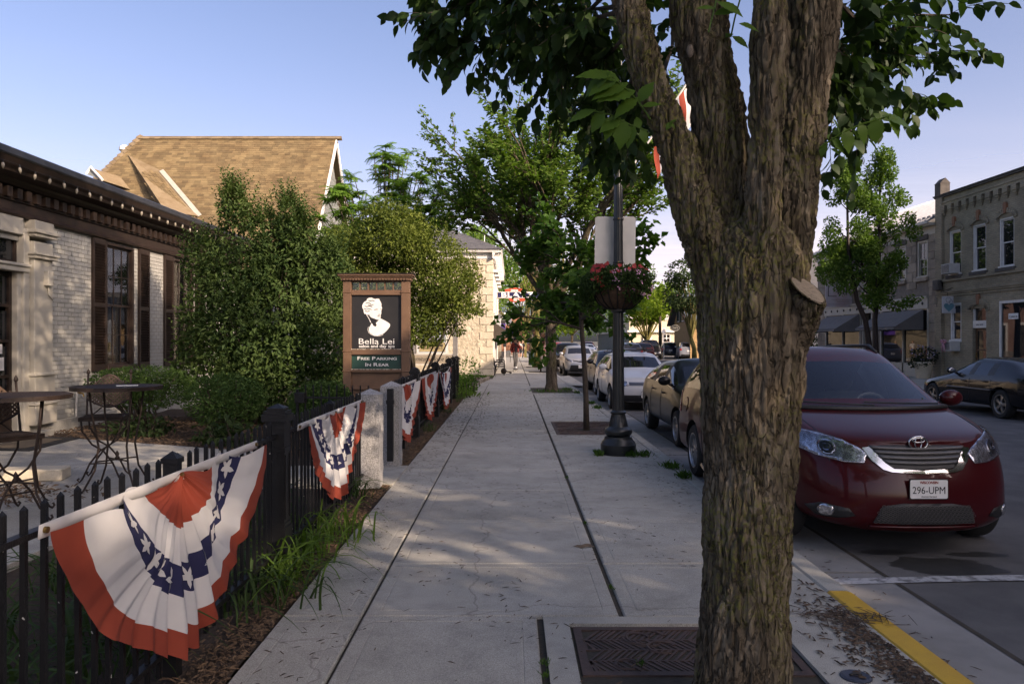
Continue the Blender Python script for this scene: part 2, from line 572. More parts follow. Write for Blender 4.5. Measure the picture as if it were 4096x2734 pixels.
C['purple'] = mat('purple_awning_canvas',(0.13,0.06,0.40),0.8,(0.11,0.05,0.33),4)
C['stonegrey'] = mat('grey_brown_limestone',(0.29,0.245,0.185),0.95,(0.21,0.175,0.135),2.4,0.8,14,rnd=0.18,isl=0.18,fine=0.12,dist=0.03)
C['mortargrey'] = mat('grey_mortar',(0.19,0.165,0.135),0.95,None,5,0.5,40)
C['sillstone'] = mat('dark_weathered_stone',(0.07,0.062,0.055),0.95,(0.11,0.098,0.085),5,0.6,30)
C['metalroof'] = mat('grey_metal_roof',(0.42,0.43,0.45),0.3,(0.36,0.37,0.39),3,metal=0.8)
C['terracotta'] = mat('terracotta_keystone',(0.30,0.14,0.07),0.8,(0.24,0.11,0.06),12,0.6,40)
C['woodbrown'] = mat('brown_painted_wood',(0.155,0.088,0.05),0.55,(0.125,0.07,0.04),5,0.12,60)
C['woodpeel'] = mat('peeling_white_edge',(0.62,0.56,0.46),0.7,(0.17,0.10,0.06),26,0.3,60,lo=0.45,hi=0.6)
C['blackboard'] = mat('black_sign_board',(0.012,0.012,0.013),0.5,(0.018,0.017,0.017),5,0.06,60)
C['greenboard'] = mat('green_sign_board',(0.012,0.06,0.045),0.5,(0.012,0.05,0.038),5)
C['letterwhite'] = mat('white_lettering',(0.80,0.79,0.76),0.6,(0.72,0.71,0.68),8)
C['letterblack'] = mat('black_lettering',(0.02,0.018,0.016),0.6,None,8)
C['granite'] = mat('grey_granite',(0.24,0.235,0.23),0.85,(0.40,0.395,0.39),85,0.8,70,detail=2,lo=0.42,hi=0.58,fine=0.3)
C['signback'] = mat('bare_aluminium_sign_back',(0.60,0.585,0.55),0.5,(0.54,0.53,0.50),5,0.05,80,metal=0.15)
C['brass'] = mat('brass_hardware',(0.30,0.20,0.07),0.35,None,9,metal=0.8)
def brick_mat(name,c,c2,mortar,bw,bh,rot=True):
 """far brickwork whose bricks cannot be told apart: rows follow the world's height"""
 m,nt,b,out = _nt(name)
 g = _n(nt,'NewGeometry')
 sp = _n(nt,'SeparateXYZ'); nt.links.new(g.outputs['Position'],sp.inputs[0])
 ad = _n(nt,'Math',operation='ADD'); nt.links.new(sp.outputs[0],ad.inputs[0]); nt.links.new(sp.outputs[1],ad.inputs[1])
 cb = _n(nt,'CombineXYZ'); nt.links.new(ad.outputs[0],cb.inputs[0]); nt.links.new(sp.outputs[2],cb.inputs[1])
 br = _n(nt,'TexBrick')
 br.inputs['Color1'].default_value = (*c,1); br.inputs['Color2'].default_value = (*c2,1); br.inputs['Mortar'].default_value = (*mortar,1)
 br.inputs['Scale'].default_value = 1.0
 br.inputs['Mortar Size'].default_value = 0.009
 br.inputs['Brick Width'].default_value = bw; br.inputs['Row Height'].default_value = bh
 nt.links.new(cb.outputs[0],br.inputs['Vector'])
 n = _noise(nt,g.outputs['Position'],1.1,4)
 colr = _mix(nt,br.outputs['Color'],_ramp(nt,n,[(0.3,0.75),(0.7,1.15)]),1.0,'MULTIPLY')
 nt.links.new(colr,b.inputs['Base Color'])
 b.inputs['Roughness'].default_value = 0.9
 inv = _n(nt,'Math',operation='SUBTRACT'); inv.inputs[0].default_value = 1.0; nt.links.new(br.outputs['Fac'],inv.inputs[1])
 _bump(nt,inv.outputs[0],0.6,0.012,b)
 return m
C['creambrick'] = brick_mat('cream_city_brick',(0.36,0.305,0.205),(0.28,0.235,0.155),(0.22,0.19,0.145),0.215,0.072)
C['redbrick'] = brick_mat('red_brick',(0.26,0.11,0.07),(0.20,0.085,0.055),(0.25,0.22,0.19),0.215,0.072)
def concrete_mat():
 m,nt,b,out = _nt('sidewalk_concrete')
 v = _pos(nt)
 base = _ramp(nt,_noise(nt,v,0.8,5,0.65),[(0.3,(0.315,0.305,0.268)),(0.7,(0.41,0.395,0.35))])
 stain = _ramp(nt,_noise(nt,v,2.7,6,0.7),[(0.32,0.80),(0.55,1.04)])
 c = _mix(nt,base,stain,1.0,'MULTIPLY')
 c = _mix(nt,c,_ramp(nt,_noise(nt,v,210,2),[(0.3,0.62),(0.7,1.36)]),1.0,'MULTIPLY')
 pits = _n(nt,'TexVoronoi'); pits.inputs['Scale'].default_value = 46
 nt.links.new(v,pits.inputs['Vector'])
 c = _mix(nt,c,(0.12,0.105,0.09),_ramp(nt,pits.outputs['Distance'],[(0.05,0.6),(0.12,0.0)]))
 oi = _n(nt,'ObjectInfo')
 mr = _n(nt,'MapRange'); mr.inputs[3].default_value = 0.93; mr.inputs[4].default_value = 1.06
 nt.links.new(oi.outputs['Random'],mr.inputs[0])
 cmb = _n(nt,'CombineColor')
 for k in range(3): nt.links.new(mr.outputs[0],cmb.inputs[k])
 c = _mix(nt,c,cmb.outputs[0],1.0,'MULTIPLY')
 cr = _n(nt,'TexVoronoi',feature='DISTANCE_TO_EDGE'); cr.inputs['Scale'].default_value = 0.55
 wz = _n(nt,'Mix',data_type='VECTOR'); wz.inputs[0].default_value = 0.35
 nz = _n(nt,'TexNoise'); nz.inputs['Scale'].default_value = 2.2; nz.inputs['Detail'].default_value = 6; nt.links.new(v,nz.inputs['Vector'])
 nt.links.new(v,wz.inputs[4]); nt.links.new(nz.outputs['Color'],wz.inputs[5]); nt.links.new(wz.outputs[1],cr.inputs['Vector'])
 c = _mix(nt,c,(0.13,0.115,0.10),_ramp(nt,cr.outputs['Distance'],[(0.0012,0.55),(0.004,0.0)]))
 blot = _ramp(nt,_noise(nt,v,9,5,0.75),[(0.62,0.0),(0.72,0.30)])
 c = _mix(nt,c,(0.16,0.15,0.135),blot)
 nt.links.new(c,b.inputs['Base Color'])
 b.inputs['Roughness'].default_value = 0.88
 b.inputs['Specular IOR Level'].default_value = 0.25
 n1 = _bump(nt,_noise(nt,v,260,2),0.35,0.003,b)
 _bump(nt,_noise(nt,v,6,4),0.25,0.01,b,n1)
 return m
C['concrete'] = concrete_mat()
UNIT = MB().box(-0.5,0.5,-0.5,0.5,-0.5,0.5)
def pieces(parent,rects,origin,eu,ev,en,thick,name,mt,maxn=300,jit=0.0,seed=1,stuff='rest',tilt=0.0):
 """rects (u0, u1, v0, v1) laid on a plane; the maxn nearest are objects of their own, the rest one part"""
 rng = random.Random(seed)
 origin,eu,ev,en = Vector(origin),Vector(eu).normalized(),Vector(ev).normalized(),Vector(en).normalized()
 um = UNIT.mesh(name,mt)
 cp = Vector((0,0,CAMZ))
 rows = []
 for u0,u1,v0,v1 in rects:
  c = origin + eu * (u0 + u1) / 2 + ev * (v0 + v1) / 2 + en * (rng.uniform(-jit,jit))
  rows.append(((c - cp).length / max(0.05,math.sqrt((u1 - u0) * (v1 - v0))),c,u1 - u0,v1 - v0,rng.uniform(-tilt,tilt)))
 rows.sort(key=lambda r: r[0])
 inv = wmat(parent).inverted()
 rest = MB()
 B = Matrix((eu,ev,en)).transposed()
 for k,(d,c,du,dv,tl) in enumerate(rows):
  Bm = B @ Matrix.Rotation(tl,3,'X') if tl else B
  if k < maxn:
   o = bpy.data.objects.new(name,um)
   col.objects.link(o)
   o.parent = parent
   o.matrix_parent_inverse = inv
   o.matrix_basis = Matrix.Translation(c) @ Bm.to_4x4() @ Matrix.Diagonal((du,dv,thick,1))
  else:
   rest.obox(c,(du,dv,thick),Bm)
 if rest.v:
  o = rest.build(stuff,mt,parent,world=True)
  o['kind'] = 'stuff'
def courses(u0,u1,v0,v1,bl,bh,joint,openings=(),seed=1,vary=0.0,half=True):
 """running-bond rectangles clipped by openings (a0, a1, b0, b1)"""
 rng = random.Random(seed)
 out = []
 v = v0; r = 0
 while v < v1 - 0.01:
  h = min(bh * (1 + rng.uniform(-vary,vary)),v1 - v)
  spans = [(u0,u1)]
  for a0,a1,b0,b1 in openings:
   if v + h > b0 + 0.005 and v < b1 - 0.005:
    ns = []
    for s0,s1 in spans:
     if a1 <= s0 or a0 >= s1: ns.append((s0,s1)); continue
     if a0 > s0: ns.append((s0,a0))
     if a1 < s1: ns.append((a1,s1))
    spans = ns
  for s0,s1 in spans:
   k = math.floor((s0 - u0) / bl) - 1
   u = u0 + k * bl - (bl / 2 if (r % 2 and half) else 0)
   while u < s1:
    l = bl * (1 + (rng.uniform(-vary,vary) * 1.5 if vary else 0))
    a,b = max(u,s0),min(u + l,s1)
    if b - a > joint * 2.5: out.append((a + joint / 2,b - joint / 2,v + joint / 2,v + h - joint / 2))
    u += l
  v += h; r += 1
 return out
# ================================================================== setting: ground, road, kerb, sidewalks
def sheet(name,pts,z,mt,kind='structure',parent=None):
 o = MB().add([(x,y,z) for x,y in pts],[tuple(range(len(pts)))]).build(name,mt,parent)
 if kind: o['kind'] = kind
 return o
RZ = -0.13
g = sheet('ground',[(-700,-300),(700,-300),(700,1500),(-700,1500)],-0.30,C['ground'])
road = sheet('road',[(2.85,-60),(14.5,-60),(14.5,62),(26,84),(26,200),(40,420),(2,420),(2.85,60)],RZ,C['asphalt'])
gut = empty('gutter',(2.58,0,RZ),kind='structure')
gm = MB().box(-0.275,0.275,-1.48,1.48,-0.06,0).mesh('gutter_slab',C['gutter'])
for k in range(34):
 inst(gm,'gutter_slab',gut,(0,1.35 + 3.0 * k,0.004))
# seam of tar between gutter and asphalt
sheet('gutter_seam',[(2.845,-20),(2.885,-20),(2.885,100),(2.845,100)],RZ + 0.0075,C['dirt'])
for y0 in (7.9,9.6,12.4,17.4):
 s_ = MB().grid(lambda u,v,y0=y0: (2.9 + u * 2.6,y0 + (u * 0.5 + 0.06 * math.sin(u * 19 + y0)) + v * 0.018,RZ + 0.006),40,1).build('road_crack',C['dirt'])
 s_['kind'] = 'structure'
# kerb: stones with a rounded nose
kerb = empty('kerb',(2.12,0,0),kind='structure')
kp = [(0,-0.30),(0,-0.012),(0.012,0),(0.13,0),(0.165,-0.012),(0.185,-0.045),(0.205,-0.14),(0.205,-0.30)]
for k in range(34):
 y0,y1 = 5.05 + 2.9 * (k - 2),5.05 + 2.9 * (k - 1)
 if k == 0: y0 = -8
 yel = k < 2
 mb = MB().prism(kp,lambda u,v,d: (u,d,v),y0 + 0.006,y1 - 0.006)
 mb.build('kerb_stone',C['yellow'] if yel else C['concrete'],kerb,smooth=35)
# far kerb and far sidewalk
fk = MB().prism([(14.68,-0.3),(14.68,0),(14.53,0),(14.5,-0.04),(14.49,-0.3)],lambda u,v,d: (u,d,v),-50,62).build('far_kerb',C['concrete'])
fk['kind'] = 'structure'
fs = empty('far_sidewalk',(16.8,0,0),kind='structure')
fm = MB().box(-2.12,2.19,-1.49,1.49,-0.15,0).mesh('slab',C['concrete'])
for k in range(22):
 inst(fm,'slab',fs,(0,-2 + 3.0 * k,0))
ff = sheet('far_pavement',[(14.7,62),(19,62),(26,70),(26,84),(25.4,84)],-0.02,C['concrete'])
sw = empty('sidewalk',(0,0,0),kind='structure')
bs = sheet('joint_bed',[(-1.39,-3),(2.119,-3),(2.119,130),(-1.0,130),(-1.39,33)],-0.022,C['dirt'],None,sw)
def slab_mesh(x0,x1,y0,y1,z=0.0,m=0.085,tool=True):
 cx,cy = (x0 + x1) / 2,(y0 + y1) / 2
 hx,hy = (x1 - x0) / 2,(y1 - y0) / 2
 loops = [(0,-0.1),(0,-0.009),(0.009,0)]
 if tool: loops += [(m,0),(m + 0.004,-0.0035),(m + 0.012,-0.0008),(m + 0.02,0)]
 vs,fs_ = [],[]
 for i,dz in loops:
  vs += [(-hx + i,-hy + i,dz),(hx - i,-hy + i,dz),(hx - i,hy - i,dz),(-hx + i,hy - i,dz)]
 for k in range(len(loops) - 1):
  for q in range(4):
   fs_.append((4 * k + q,4 * k + (q + 1) % 4,4 * k + 4 + (q + 1) % 4,4 * k + 4 + q))
 fs_.append(tuple(len(vs) - 4 + q for q in range(4)))
 return MB().add(vs,fs_),(cx,cy,z)
rng = random.Random(4)
ys = [-2.6,-1.2,0.2,1.55,2.92,4.585,5.66,7.05,8.42,9.8,11.2,12.6,14.0,15.35,16.75,18.1,19.5,20.9,22.3,23.7,25.1,26.5,27.9,29.3]
cols = [(-1.40,-0.925),(-0.905,0.655),(0.69,2.112)]
PITS = [(0.34,1.56,2.2,4.46),(0.80,2.03,13.38,15.68),(0.62,2.05,24.1,27.0)]
for i in range(len(ys) - 1):
 for c,(x0,x1) in enumerate(cols):
  y0,y1 = ys[i] + 0.004,ys[i + 1] - 0.004
  if c == 1 and y1 < 4.6: x1 = 0.15
  if c == 2 and y1 < 4.6 and y0 > 1.5: continue
  if c == 2 and y1 < 1.6: x0 = 0.19
  if c == 2 and 12.5 < y0 < 15.4: continue
  if c == 2 and 23.6 < y0 < 27: continue
  mb,loc = slab_mesh(x0,x1,y0,y1,rng.uniform(-0.003,0.003))
  o = mb.build('slab',C['concrete'],sw)
  o.location = loc
  o.rotation_euler = (rng.uniform(-0.0014,0.0014),rng.uniform(-0.0014,0.0014),0)
def frame_slab(x0,x1,y0,y1,pit):
 a,b,c,d = pit
 mb = MB()
 mb.box(x0,a,y0,y1,-0.1,0); mb.box(b,x1,y0,y1,-0.1,0)
 mb.box(a,b,y0,c,-0.1,0); mb.box(a,b,d,y1,-0.1,0)
 o = mb.build('slab',C['concrete'],sw)
frame_slab(0.19,2.112,1.56,4.575,PITS[0])
frame_slab(0.69,2.112,12.604,16.74,PITS[1])
frame_slab(0.50,2.112,23.704,27.89,PITS[2])
# beyond the driveway the slabs are long and low
for k in range(26):
 y0 = 29.3 + k * 3.6
 for x0,x1 in ((-1.32,0.655),(0.69,2.112)):
  if k > 0 and x0 < 0: x0 = -0.86
  mb,loc = slab_mesh(x0,x1,y0 + 0.012,y0 + 3.59,0,tool=False)
  mb.build('slab',C['concrete'],sw).location = loc
dr = sheet('driveway_apron',[(2.12,29.6),(2.86,28.4),(2.86,37.2),(2.12,36.4)],-0.05,C['concrete'])
ib = MB().box(2.04,2.11,2.2,4.5,-0.05,-0.01).build('dirt_strip',C['dirt']); ib['kind'] = 'structure'
# left lawn, planting beds and patio
bed = MB().grid(lambda u,v: (-8.7 + u * 7.29,-2 + v * 36.5,-0.03 + 0.035 * math.sin(u * 31 + v * 50) * math.cos(v * 140 + u * 9)),60,240).build('planting_bed',C['bed'],smooth=True)
bed['kind'] = 'structure'
patio = empty('patio',(-6,8,0),kind='structure')
pedge = [(-3.7,13.4 - 2.3)]
for k in range(5):
 for j in range(4):
  x0,y0 = -8.6 + j * 1.22,1.0 + k * 2.15
  y1 = y0 + 2.15
  if k == 4: y1 = 13.2 - (x0 + 8.6) * 0.42
  mb = MB().prism([(x0 + 0.006,y0 + 0.006),(x0 + 1.214,y0 + 0.006),(x0 + 1.214,y1 - (0.5 if k == 4 else 0.006)),(x0 + 0.006,y1 - 0.006)],lambda u,v,d: (u,v,d),-0.1,0.03)
  o = mb.build('slab',C['concrete'],patio,world=True,bevel=0.006)
for k in range(3):
 mb = MB().box(-3.71 + k * 0.78,-2.945 + k * 0.78,8.72,10.0,-0.1,0.02)
 mb.build('slab',C['concrete'],patio,world=True,bevel=0.006)
# paint: stall line, oil
sl = MB().grid(lambda u,v: (2.42 + u * 2.6,5.55 + 0.10 * math.sin(u * 2.2) + v * 0.13,RZ + 0.009),30,2).build('stall_line',C['whitepaint'])
sl['kind'] = 'structure'
rs = np.random.RandomState(5)
for (cx_,cy_,rx,ry,sd) in ((3.45,6.0,0.42,0.24,1),(3.95,6.35,0.22,0.08,4),(3.62,5.72,0.16,0.06,5),(3.2,6.42,0.22,0.07,8)):
 pts = []
 for k in range(60):
  t = 2 * math.pi * k / 60
  q = 0.55 + 0.9 * fbm(np.array([[math.cos(t) * 2.2 + sd * 9,math.sin(t) * 2.2,0.3]]),4,sd)[0] ** 1.4
  pts.append((cx_ + rx * q * math.cos(t) * 1.1,cy_ + ry * q * math.sin(t) * 1.1))
 sheet('oil_stain',pts,RZ + 0.004,C['oil'])
# ------------------------------------------------------------------ tree grates
def grate_plate(parent,x0,x1,y0,y1,hole,z=-0.012,seed=1):
 """cast plate: rim, diagonal ribs broken by rings; hole = (cx, cy, r) left open"""
 rg = random.Random(seed)
 rim = MB()
 w = 0.045
 rim.box(x0,x1,y0,y0 + w,z - 0.03,z); rim.box(x0,x1,y1 - w,y1,z - 0.03,z)
 rim.box(x0,x0 + w,y0 + w,y1 - w,z - 0.03,z); rim.box(x1 - w,x1,y0 + w,y1 - w,z - 0.03,z)
 rib = MB()
 cx,cy,r = hole
 step = 0.036
 k = 0
 while k * step < (x1 - x0) + (y1 - y0):
  k += 1
 rows = max(2,int((y1 - y0 - 2 * w) / 0.13))
 for q in range(rows):
  ya = y0 + w + (y1 - y0 - 2 * w) * q / rows
  yb = y0 + w + (y1 - y0 - 2 * w) * (q + 1) / rows
  lean = 0.09 if q % 2 else -0.09
  x = x0 + w
  while x < x1 - w - 0.02:
   wd = rg.uniform(0.012,0.022)
   mid = ((x + lean / 2) - cx) ** 2 + ((ya + yb) / 2 - cy) ** 2
   if mid > (r + 0.04) ** 2:
    xa = min(max(x,x0 + w),x1 - w - wd); xb = min(max(x + lean,x0 + w),x1 - w - wd)
    rib.add([(xa,ya,z - 0.004),(xa + wd,ya,z - 0.004),(xb + wd,yb,z - 0.004),(xb,yb,z - 0.004),
       (xa,ya,z - 0.028),(xa + wd,ya,z - 0.028),(xb + wd,yb,z - 0.028),(xb,yb,z - 0.028)],
      [(0,1,2,3),(0,4,5,1),(2,6,7,3),(1,5,6,2),(3,7,4,0)])
   x += rg.uniform(0.026,0.046)
  if q: rib.box(x0 + w,x1 - w,ya - 0.006,ya + 0.006,z - 0.028,z - 0.003) if abs(ya - cy) > r else None
 for k in range(int(16 * (x1 - x0) * (y1 - y0))):
  a,b = rg.uniform(x0 + 0.12,x1 - 0.12),rg.uniform(y0 + 0.1,y1 - 0.1)
  rr = rg.uniform(0.05,0.13)
  if (a - cx) ** 2 + (b - cy) ** 2 < (r + rr + 0.03) ** 2: continue
  pts = [(a + rr * math.cos(t),b + rr * math.sin(t)) for t in np.linspace(0.3,5.2,18)]
  pts = [(min(max(u,x0 + w),x1 - w),min(max(v,y0 + w),y1 - w),z - 0.006) for u,v in pts]
  rib.tube(pts,0.011,5)
 rim.build('rim',C['grate'],parent,world=True)
 rib.build('ribs',C['grate'],parent,world=True)
def tree_pit(pit,label,hole,seed,gravel_n,open_half=None):
 x0,x1,y0,y1 = pit
 sheet('pit_soil',[(x0,y0),(x1,y0),(x1,y1),(x0,y1)],-0.055,C['gravel'])
 if hole:
  g_ = empty('tree_grate',((x0 + x1) / 2,(y0 + y1) / 2,0),label=label,cat='tree grate')
  ym = (y0 + y1) / 2
  if not open_half:
   grate_plate(g_,x0 + 0.02,x1 - 0.02,y0 + 0.02,ym - 0.004,hole,seed=seed)
   grate_plate(g_,x0 + 0.02,x1 - 0.02,ym + 0.004,y1 - 0.02,hole,seed=seed + 1)
  else:
   grate_plate(g_,x0 + 0.02,x1 - 0.02,open_half,y1 - 0.02,hole,seed=seed + 1)
 rs = np.random.RandomState(seed)
 n = gravel_n
 mb = MB()
 for k in range(n):
  s = rs.uniform(0.008,0.022)
  m3 = Matrix.Rotation(rs.uniform(0,6),3,'Z') @ Matrix.Rotation(rs.uniform(0,6),3,'X')
  mb.obox((rs.uniform(x0 + 0.03,x1 - 0.03),rs.uniform(y0 + 0.03,y1 - 0.03),-0.05 + rs.uniform(0,0.012)),(s,s * rs.uniform(0.6,1),s * 0.7),m3)
 mb.build('gravel',C['gravel'])['kind'] = 'stuff'
tree_pit(PITS[0],'rusty cast tree grate with scrollwork around the big forked trunk',(1.0,3.25,0.42),3,900,open_half=3.80)
tree_pit(PITS[1],'rusty tree grate around the thin young trunk beside the lamp post',(1.42,14.3,0.17),9,60)
sheet('pit_soil',[(0.62,24.1),(2.05,24.1),(2.05,27),(0.62,27)],-0.02,C['dirt'])
for (yy,nm) in ((47.0,1),(39.6,2),(75.5,3)):
 sheet('pit_soil',[(0.9,yy),(2.05,yy),(2.05,yy + 1.6),(0.9,yy + 1.6)],0.008,C['dirt'])
# cover of a water valve
vc = empty('valve_cover',(1.72,3.75,0),label='round blue-grey iron valve cover set in the sidewalk beside the kerb',cat='valve cover')
MB().lathe([(0.075,-0.02),(0.075,0.006),(0.062,0.012),(0.05,0.008),(0.02,0.007),(0.0001,0.007)],28).build('lid',mat('blue_iron',(0.03,0.036,0.06),0.5,(0.05,0.055,0.075),30,0.4,90),vc,smooth=30)
MB().tube([(-0.03,0,0.012),(0,0.006,0.017),(0.03,0,0.012)],0.006,6).build('pull_bar',C['iron'],vc)
# worn orange survey patch at the joint
sheet('rust_patch',[(GP(2335 + (38 + 9 * math.sin(5 * t)) * math.cos(t),2184 + 7 * math.sin(t),0).x,GP(2335,2184 + (7 + 3 * math.sin(4 * t)) * math.sin(t),0).y) for t in np.linspace(0,6.1,26)],0.006,mat('orange_survey_paint',(0.20,0.12,0.055),0.8,(0.10,0.075,0.05),60))
# ------------------------------------------------------------------ litter, mulch
def scatter_sticks(name,n,region,mt,lmin,lmax,wmin,wmax,seed,zf,flat=0.15,dens=None):
 rs = np.random.RandomState(seed)
 P = []
 while len(P) < n:
  q = region(rs)
  if dens is None or rs.uniform() < dens(q): P.append(q)
 P = np.array(P)
 k = len(P)
 a = rs.uniform(0,2 * np.pi,k)
 L = rs.uniform(lmin,lmax,k)[:,None]; w = rs.uniform(wmin,wmax,k)[:,None]
 D = np.stack([np.cos(a),np.sin(a),rs.uniform(-flat,flat,k)],1)
 S = np.stack([-np.sin(a),np.cos(a),rs.uniform(-flat,flat,k)],1)
 z = np.array([zf(x,y) for x,y in P])[:,None]
 c = np.concatenate([P,z + w * 0.5],1)
 up = np.array([[0,0,1.0]]) * w * 0.6
 v = np.stack([c - D * L / 2 - S * w / 2,c + D * L / 2 - S * w * 0.3,c + D * L / 2 + S * w * 0.3,c - D * L / 2 + S * w / 2,c + up,c - D * L * 0.3 + up * 0.8],1).reshape(-1,3)
 b = (np.arange(k) * 6)[:,None,None]
 f = (b + np.array([[0,1,4],[1,2,4],[2,3,4],[3,0,4]])[None]).reshape(-1,3)
 o = np_obj(name,np_mesh(name,v,f,mt))
 o['kind'] = 'stuff'
 return o
scatter_sticks('mulch',9000,lambda r: (-1.415 - abs(r.normal(0,0.16)),1.5 + 22 * r.uniform() ** 1.6),C['mulch'],0.015,0.06,0.005,0.016,2,lambda x,y: -0.002,0.5)
scatter_sticks('mulch',6000,lambda r: (r.uniform(-8.4,-3.0),r.uniform(11,16.5)),C['mulch'],0.03,0.09,0.01,0.03,3,lambda x,y: 0.0,0.5,lambda q: 1.0 if q[1] > 13.3 - (q[0] + 8.6) * 0.42 - 0.3 else 0.0)
scatter_sticks('mulch',500,lambda r: (r.normal(-5.6,0.45),r.normal(8.0,0.3)),C['mulch'],0.03,0.09,0.01,0.03,4,lambda x,y: 0.034,0.5)
scatter_sticks('sidewalk_litter',1500,lambda r: (r.uniform(-1.38,2.1),2.2 + 13 * r.uniform() ** 1.5),C['twig'],0.01,0.06,0.003,0.008,5,lambda x,y: 0.002,0.1,
    lambda q: (0.06 + 0.5 * (math.sin(q[0] * 3.1 + q[1] * 1.7) > 0.5)) + 0.7 * (q[0] < -0.95) + 0.5 * (abs(q[0] - 0.67) < 0.05) + 0.4 * (q[0] > 1.6))
scatter_sticks('sidewalk_litter',1300,lambda r: (2.08 - abs(r.normal(0,0.16)),r.normal(3.6,0.7)),C['twig'],0.012,0.06,0.006,0.018,6,lambda x,y: 0.003,0.2)
scatter_sticks('sidewalk_litter',160,lambda r: (r.normal(2.03,0.13),r.normal(4.55,0.09)),C['twig'],0.05,0.16,0.003,0.007,7,lambda x,y: 0.006,0.12)
scatter_sticks('sidewalk_litter',1700,lambda r: (r.uniform(-1.38,2.1),r.uniform(13,24)),C['twig'],0.015,0.06,0.006,0.014,8,lambda x,y: 0.003,0.1,lambda q: 1.0 if q[0] < -0.6 else 0.2)
scatter_sticks('gutter_litter',300,lambda r: (2.34 + abs(r.normal(0,0.12)),r.uniform(3,14)),C['twig'],0.01,0.06,0.003,0.008,9,lambda x,y: RZ + 0.006,0.1)
# thin cloud sheet added to whiten the sky toward the horizon, denser with distance
cm_,nt,b_,out_ = _nt('whitening_cloud')
nt.nodes.remove(b_)
v = _pos(nt)
sp = _n(nt,'VectorMath',operation='LENGTH'); nt.links.new(v,sp.inputs[0])
mr = _n(nt,'MapRange',interpolation_type='SMOOTHSTEP')
mr.inputs[1].default_value = 500; mr.inputs[2].default_value = 3600; mr.inputs[3].default_value = 0.0; mr.inputs[4].default_value = 0.82
nt.links.new(sp.outputs['Value'],mr.inputs[0])
st_n = _noise(nt,_pos(nt,(0.0006,0.0022,0.001)),1.0,6,0.6)
ml = _n(nt,'Math',operation='MULTIPLY'); nt.links.new(mr.outputs[0],ml.inputs[0]); nt.links.new(_ramp(nt,st_n,[(0.25,0.72),(0.7,1.12)]),ml.inputs[1])
t1 = _n(nt,'BsdfTransparent'); t2 = _n(nt,'BsdfTranslucent'); t2.inputs['Color'].default_value = (0.93,0.95,1.0,1)
t3 = _n(nt,'BsdfDiffuse'); t3.inputs['Color'].default_value = (0.93,0.95,1.0,1)
m1 = _n(nt,'MixShader'); nt.links.new(t2.outputs[0],m1.inputs[1]); nt.links.new(t3.outputs[0],m1.inputs[2]); m1.inputs[0].default_value = 0.3
m2 = _n(nt,'MixShader'); nt.links.new(ml.outputs[0],m2.inputs[0]); nt.links.new(t1.outputs[0],m2.inputs[1]); nt.links.new(m1.outputs[0],m2.inputs[2])
nt.links.new(m2.outputs[0],out_.inputs['Surface'])
MB().grid(lambda u,v: (-7000 + 14000 * u,350 + 7000 * v,350),8,8).build('added_cloud_sheet',cm_)['kind'] = 'stuff'
# ================================================================== left: cream brick salon building
XW = -8.48
salon = empty('salon_building',(XW,14,0),label='low cream painted brick building with dark brown cornice and louvred shutters',cat='building')
def B(parent,name,mt,*boxes,bevel=0.0,world=True,smooth=False):
 mb = MB()
 for b in boxes: mb.box(*b)
 return mb.build(name,mt,parent,world=world,bevel=bevel,smooth=smooth)
wins = [(15.62,16.78),(18.72,19.92)]
WZ0,WZ1 = 1.12,3.74
back = MB()
back.box(XW - 0.3,XW - 0.012,13.1,15.62,-0.1,4.6); back.box(XW - 0.3,XW - 0.012,16.78,18.72,-0.1,4.6)
back.box(XW - 0.3,XW - 0.012,19.92,23.0,-0.1,4.6)
for a,b in wins:
 back.box(XW - 0.3,XW - 0.012,a,b,-0.1,WZ0); back.box(XW - 0.3,XW - 0.012,a,b,WZ1,4.6)
back.box(XW - 0.3,XW - 0.012,4.0,11.4,-0.1,4.6); back.box(XW - 0.3,XW - 0.012,11.4,13.1,3.4,4.6)
back.box(-20,XW - 0.3,22.7,23.0,-0.1,4.6); back.box(-20,XW - 0.3,4.0,4.3,-0.1,4.6)
wall = back.build('wall',C['mortar'],salon,world=True)
rects = courses(13.66,23.0,0.22,3.80,0.222,0.0835,0.011,[(a,b,WZ0,WZ1) for a,b in wins],3)
pieces(wall,rects,(XW - 0.012,0,0),(0,1,0),(0,0,1),(1,0,0),0.024,'brick',C['brickcream'],300,0.0004,2,'brickwork')
rects = courses(5.0,11.4,0.22,3.80,0.222,0.0835,0.011,[],4)
pieces(wall,rects,(XW - 0.012,0,0),(0,1,0),(0,0,1),(1,0,0),0.026,'brick',C['brickcream'],0,0.0015,3,'brickwork')
B(salon,'foundation',C['concrete'],(XW - 0.2,XW + 0.05,13.1,23,-0.1,0.21),bevel=0.01)
B(salon,'flat_roof',C['flashing'],(-20,XW + 0.5,4.0,23.4,4.60,4.66))
B(salon,'interior',C['darkbrown'],(XW - 2.4,XW - 2.3,4.4,22.6,0,4.5),(XW - 2.4,XW - 0.3,4.4,22.6,0.0,0.02))
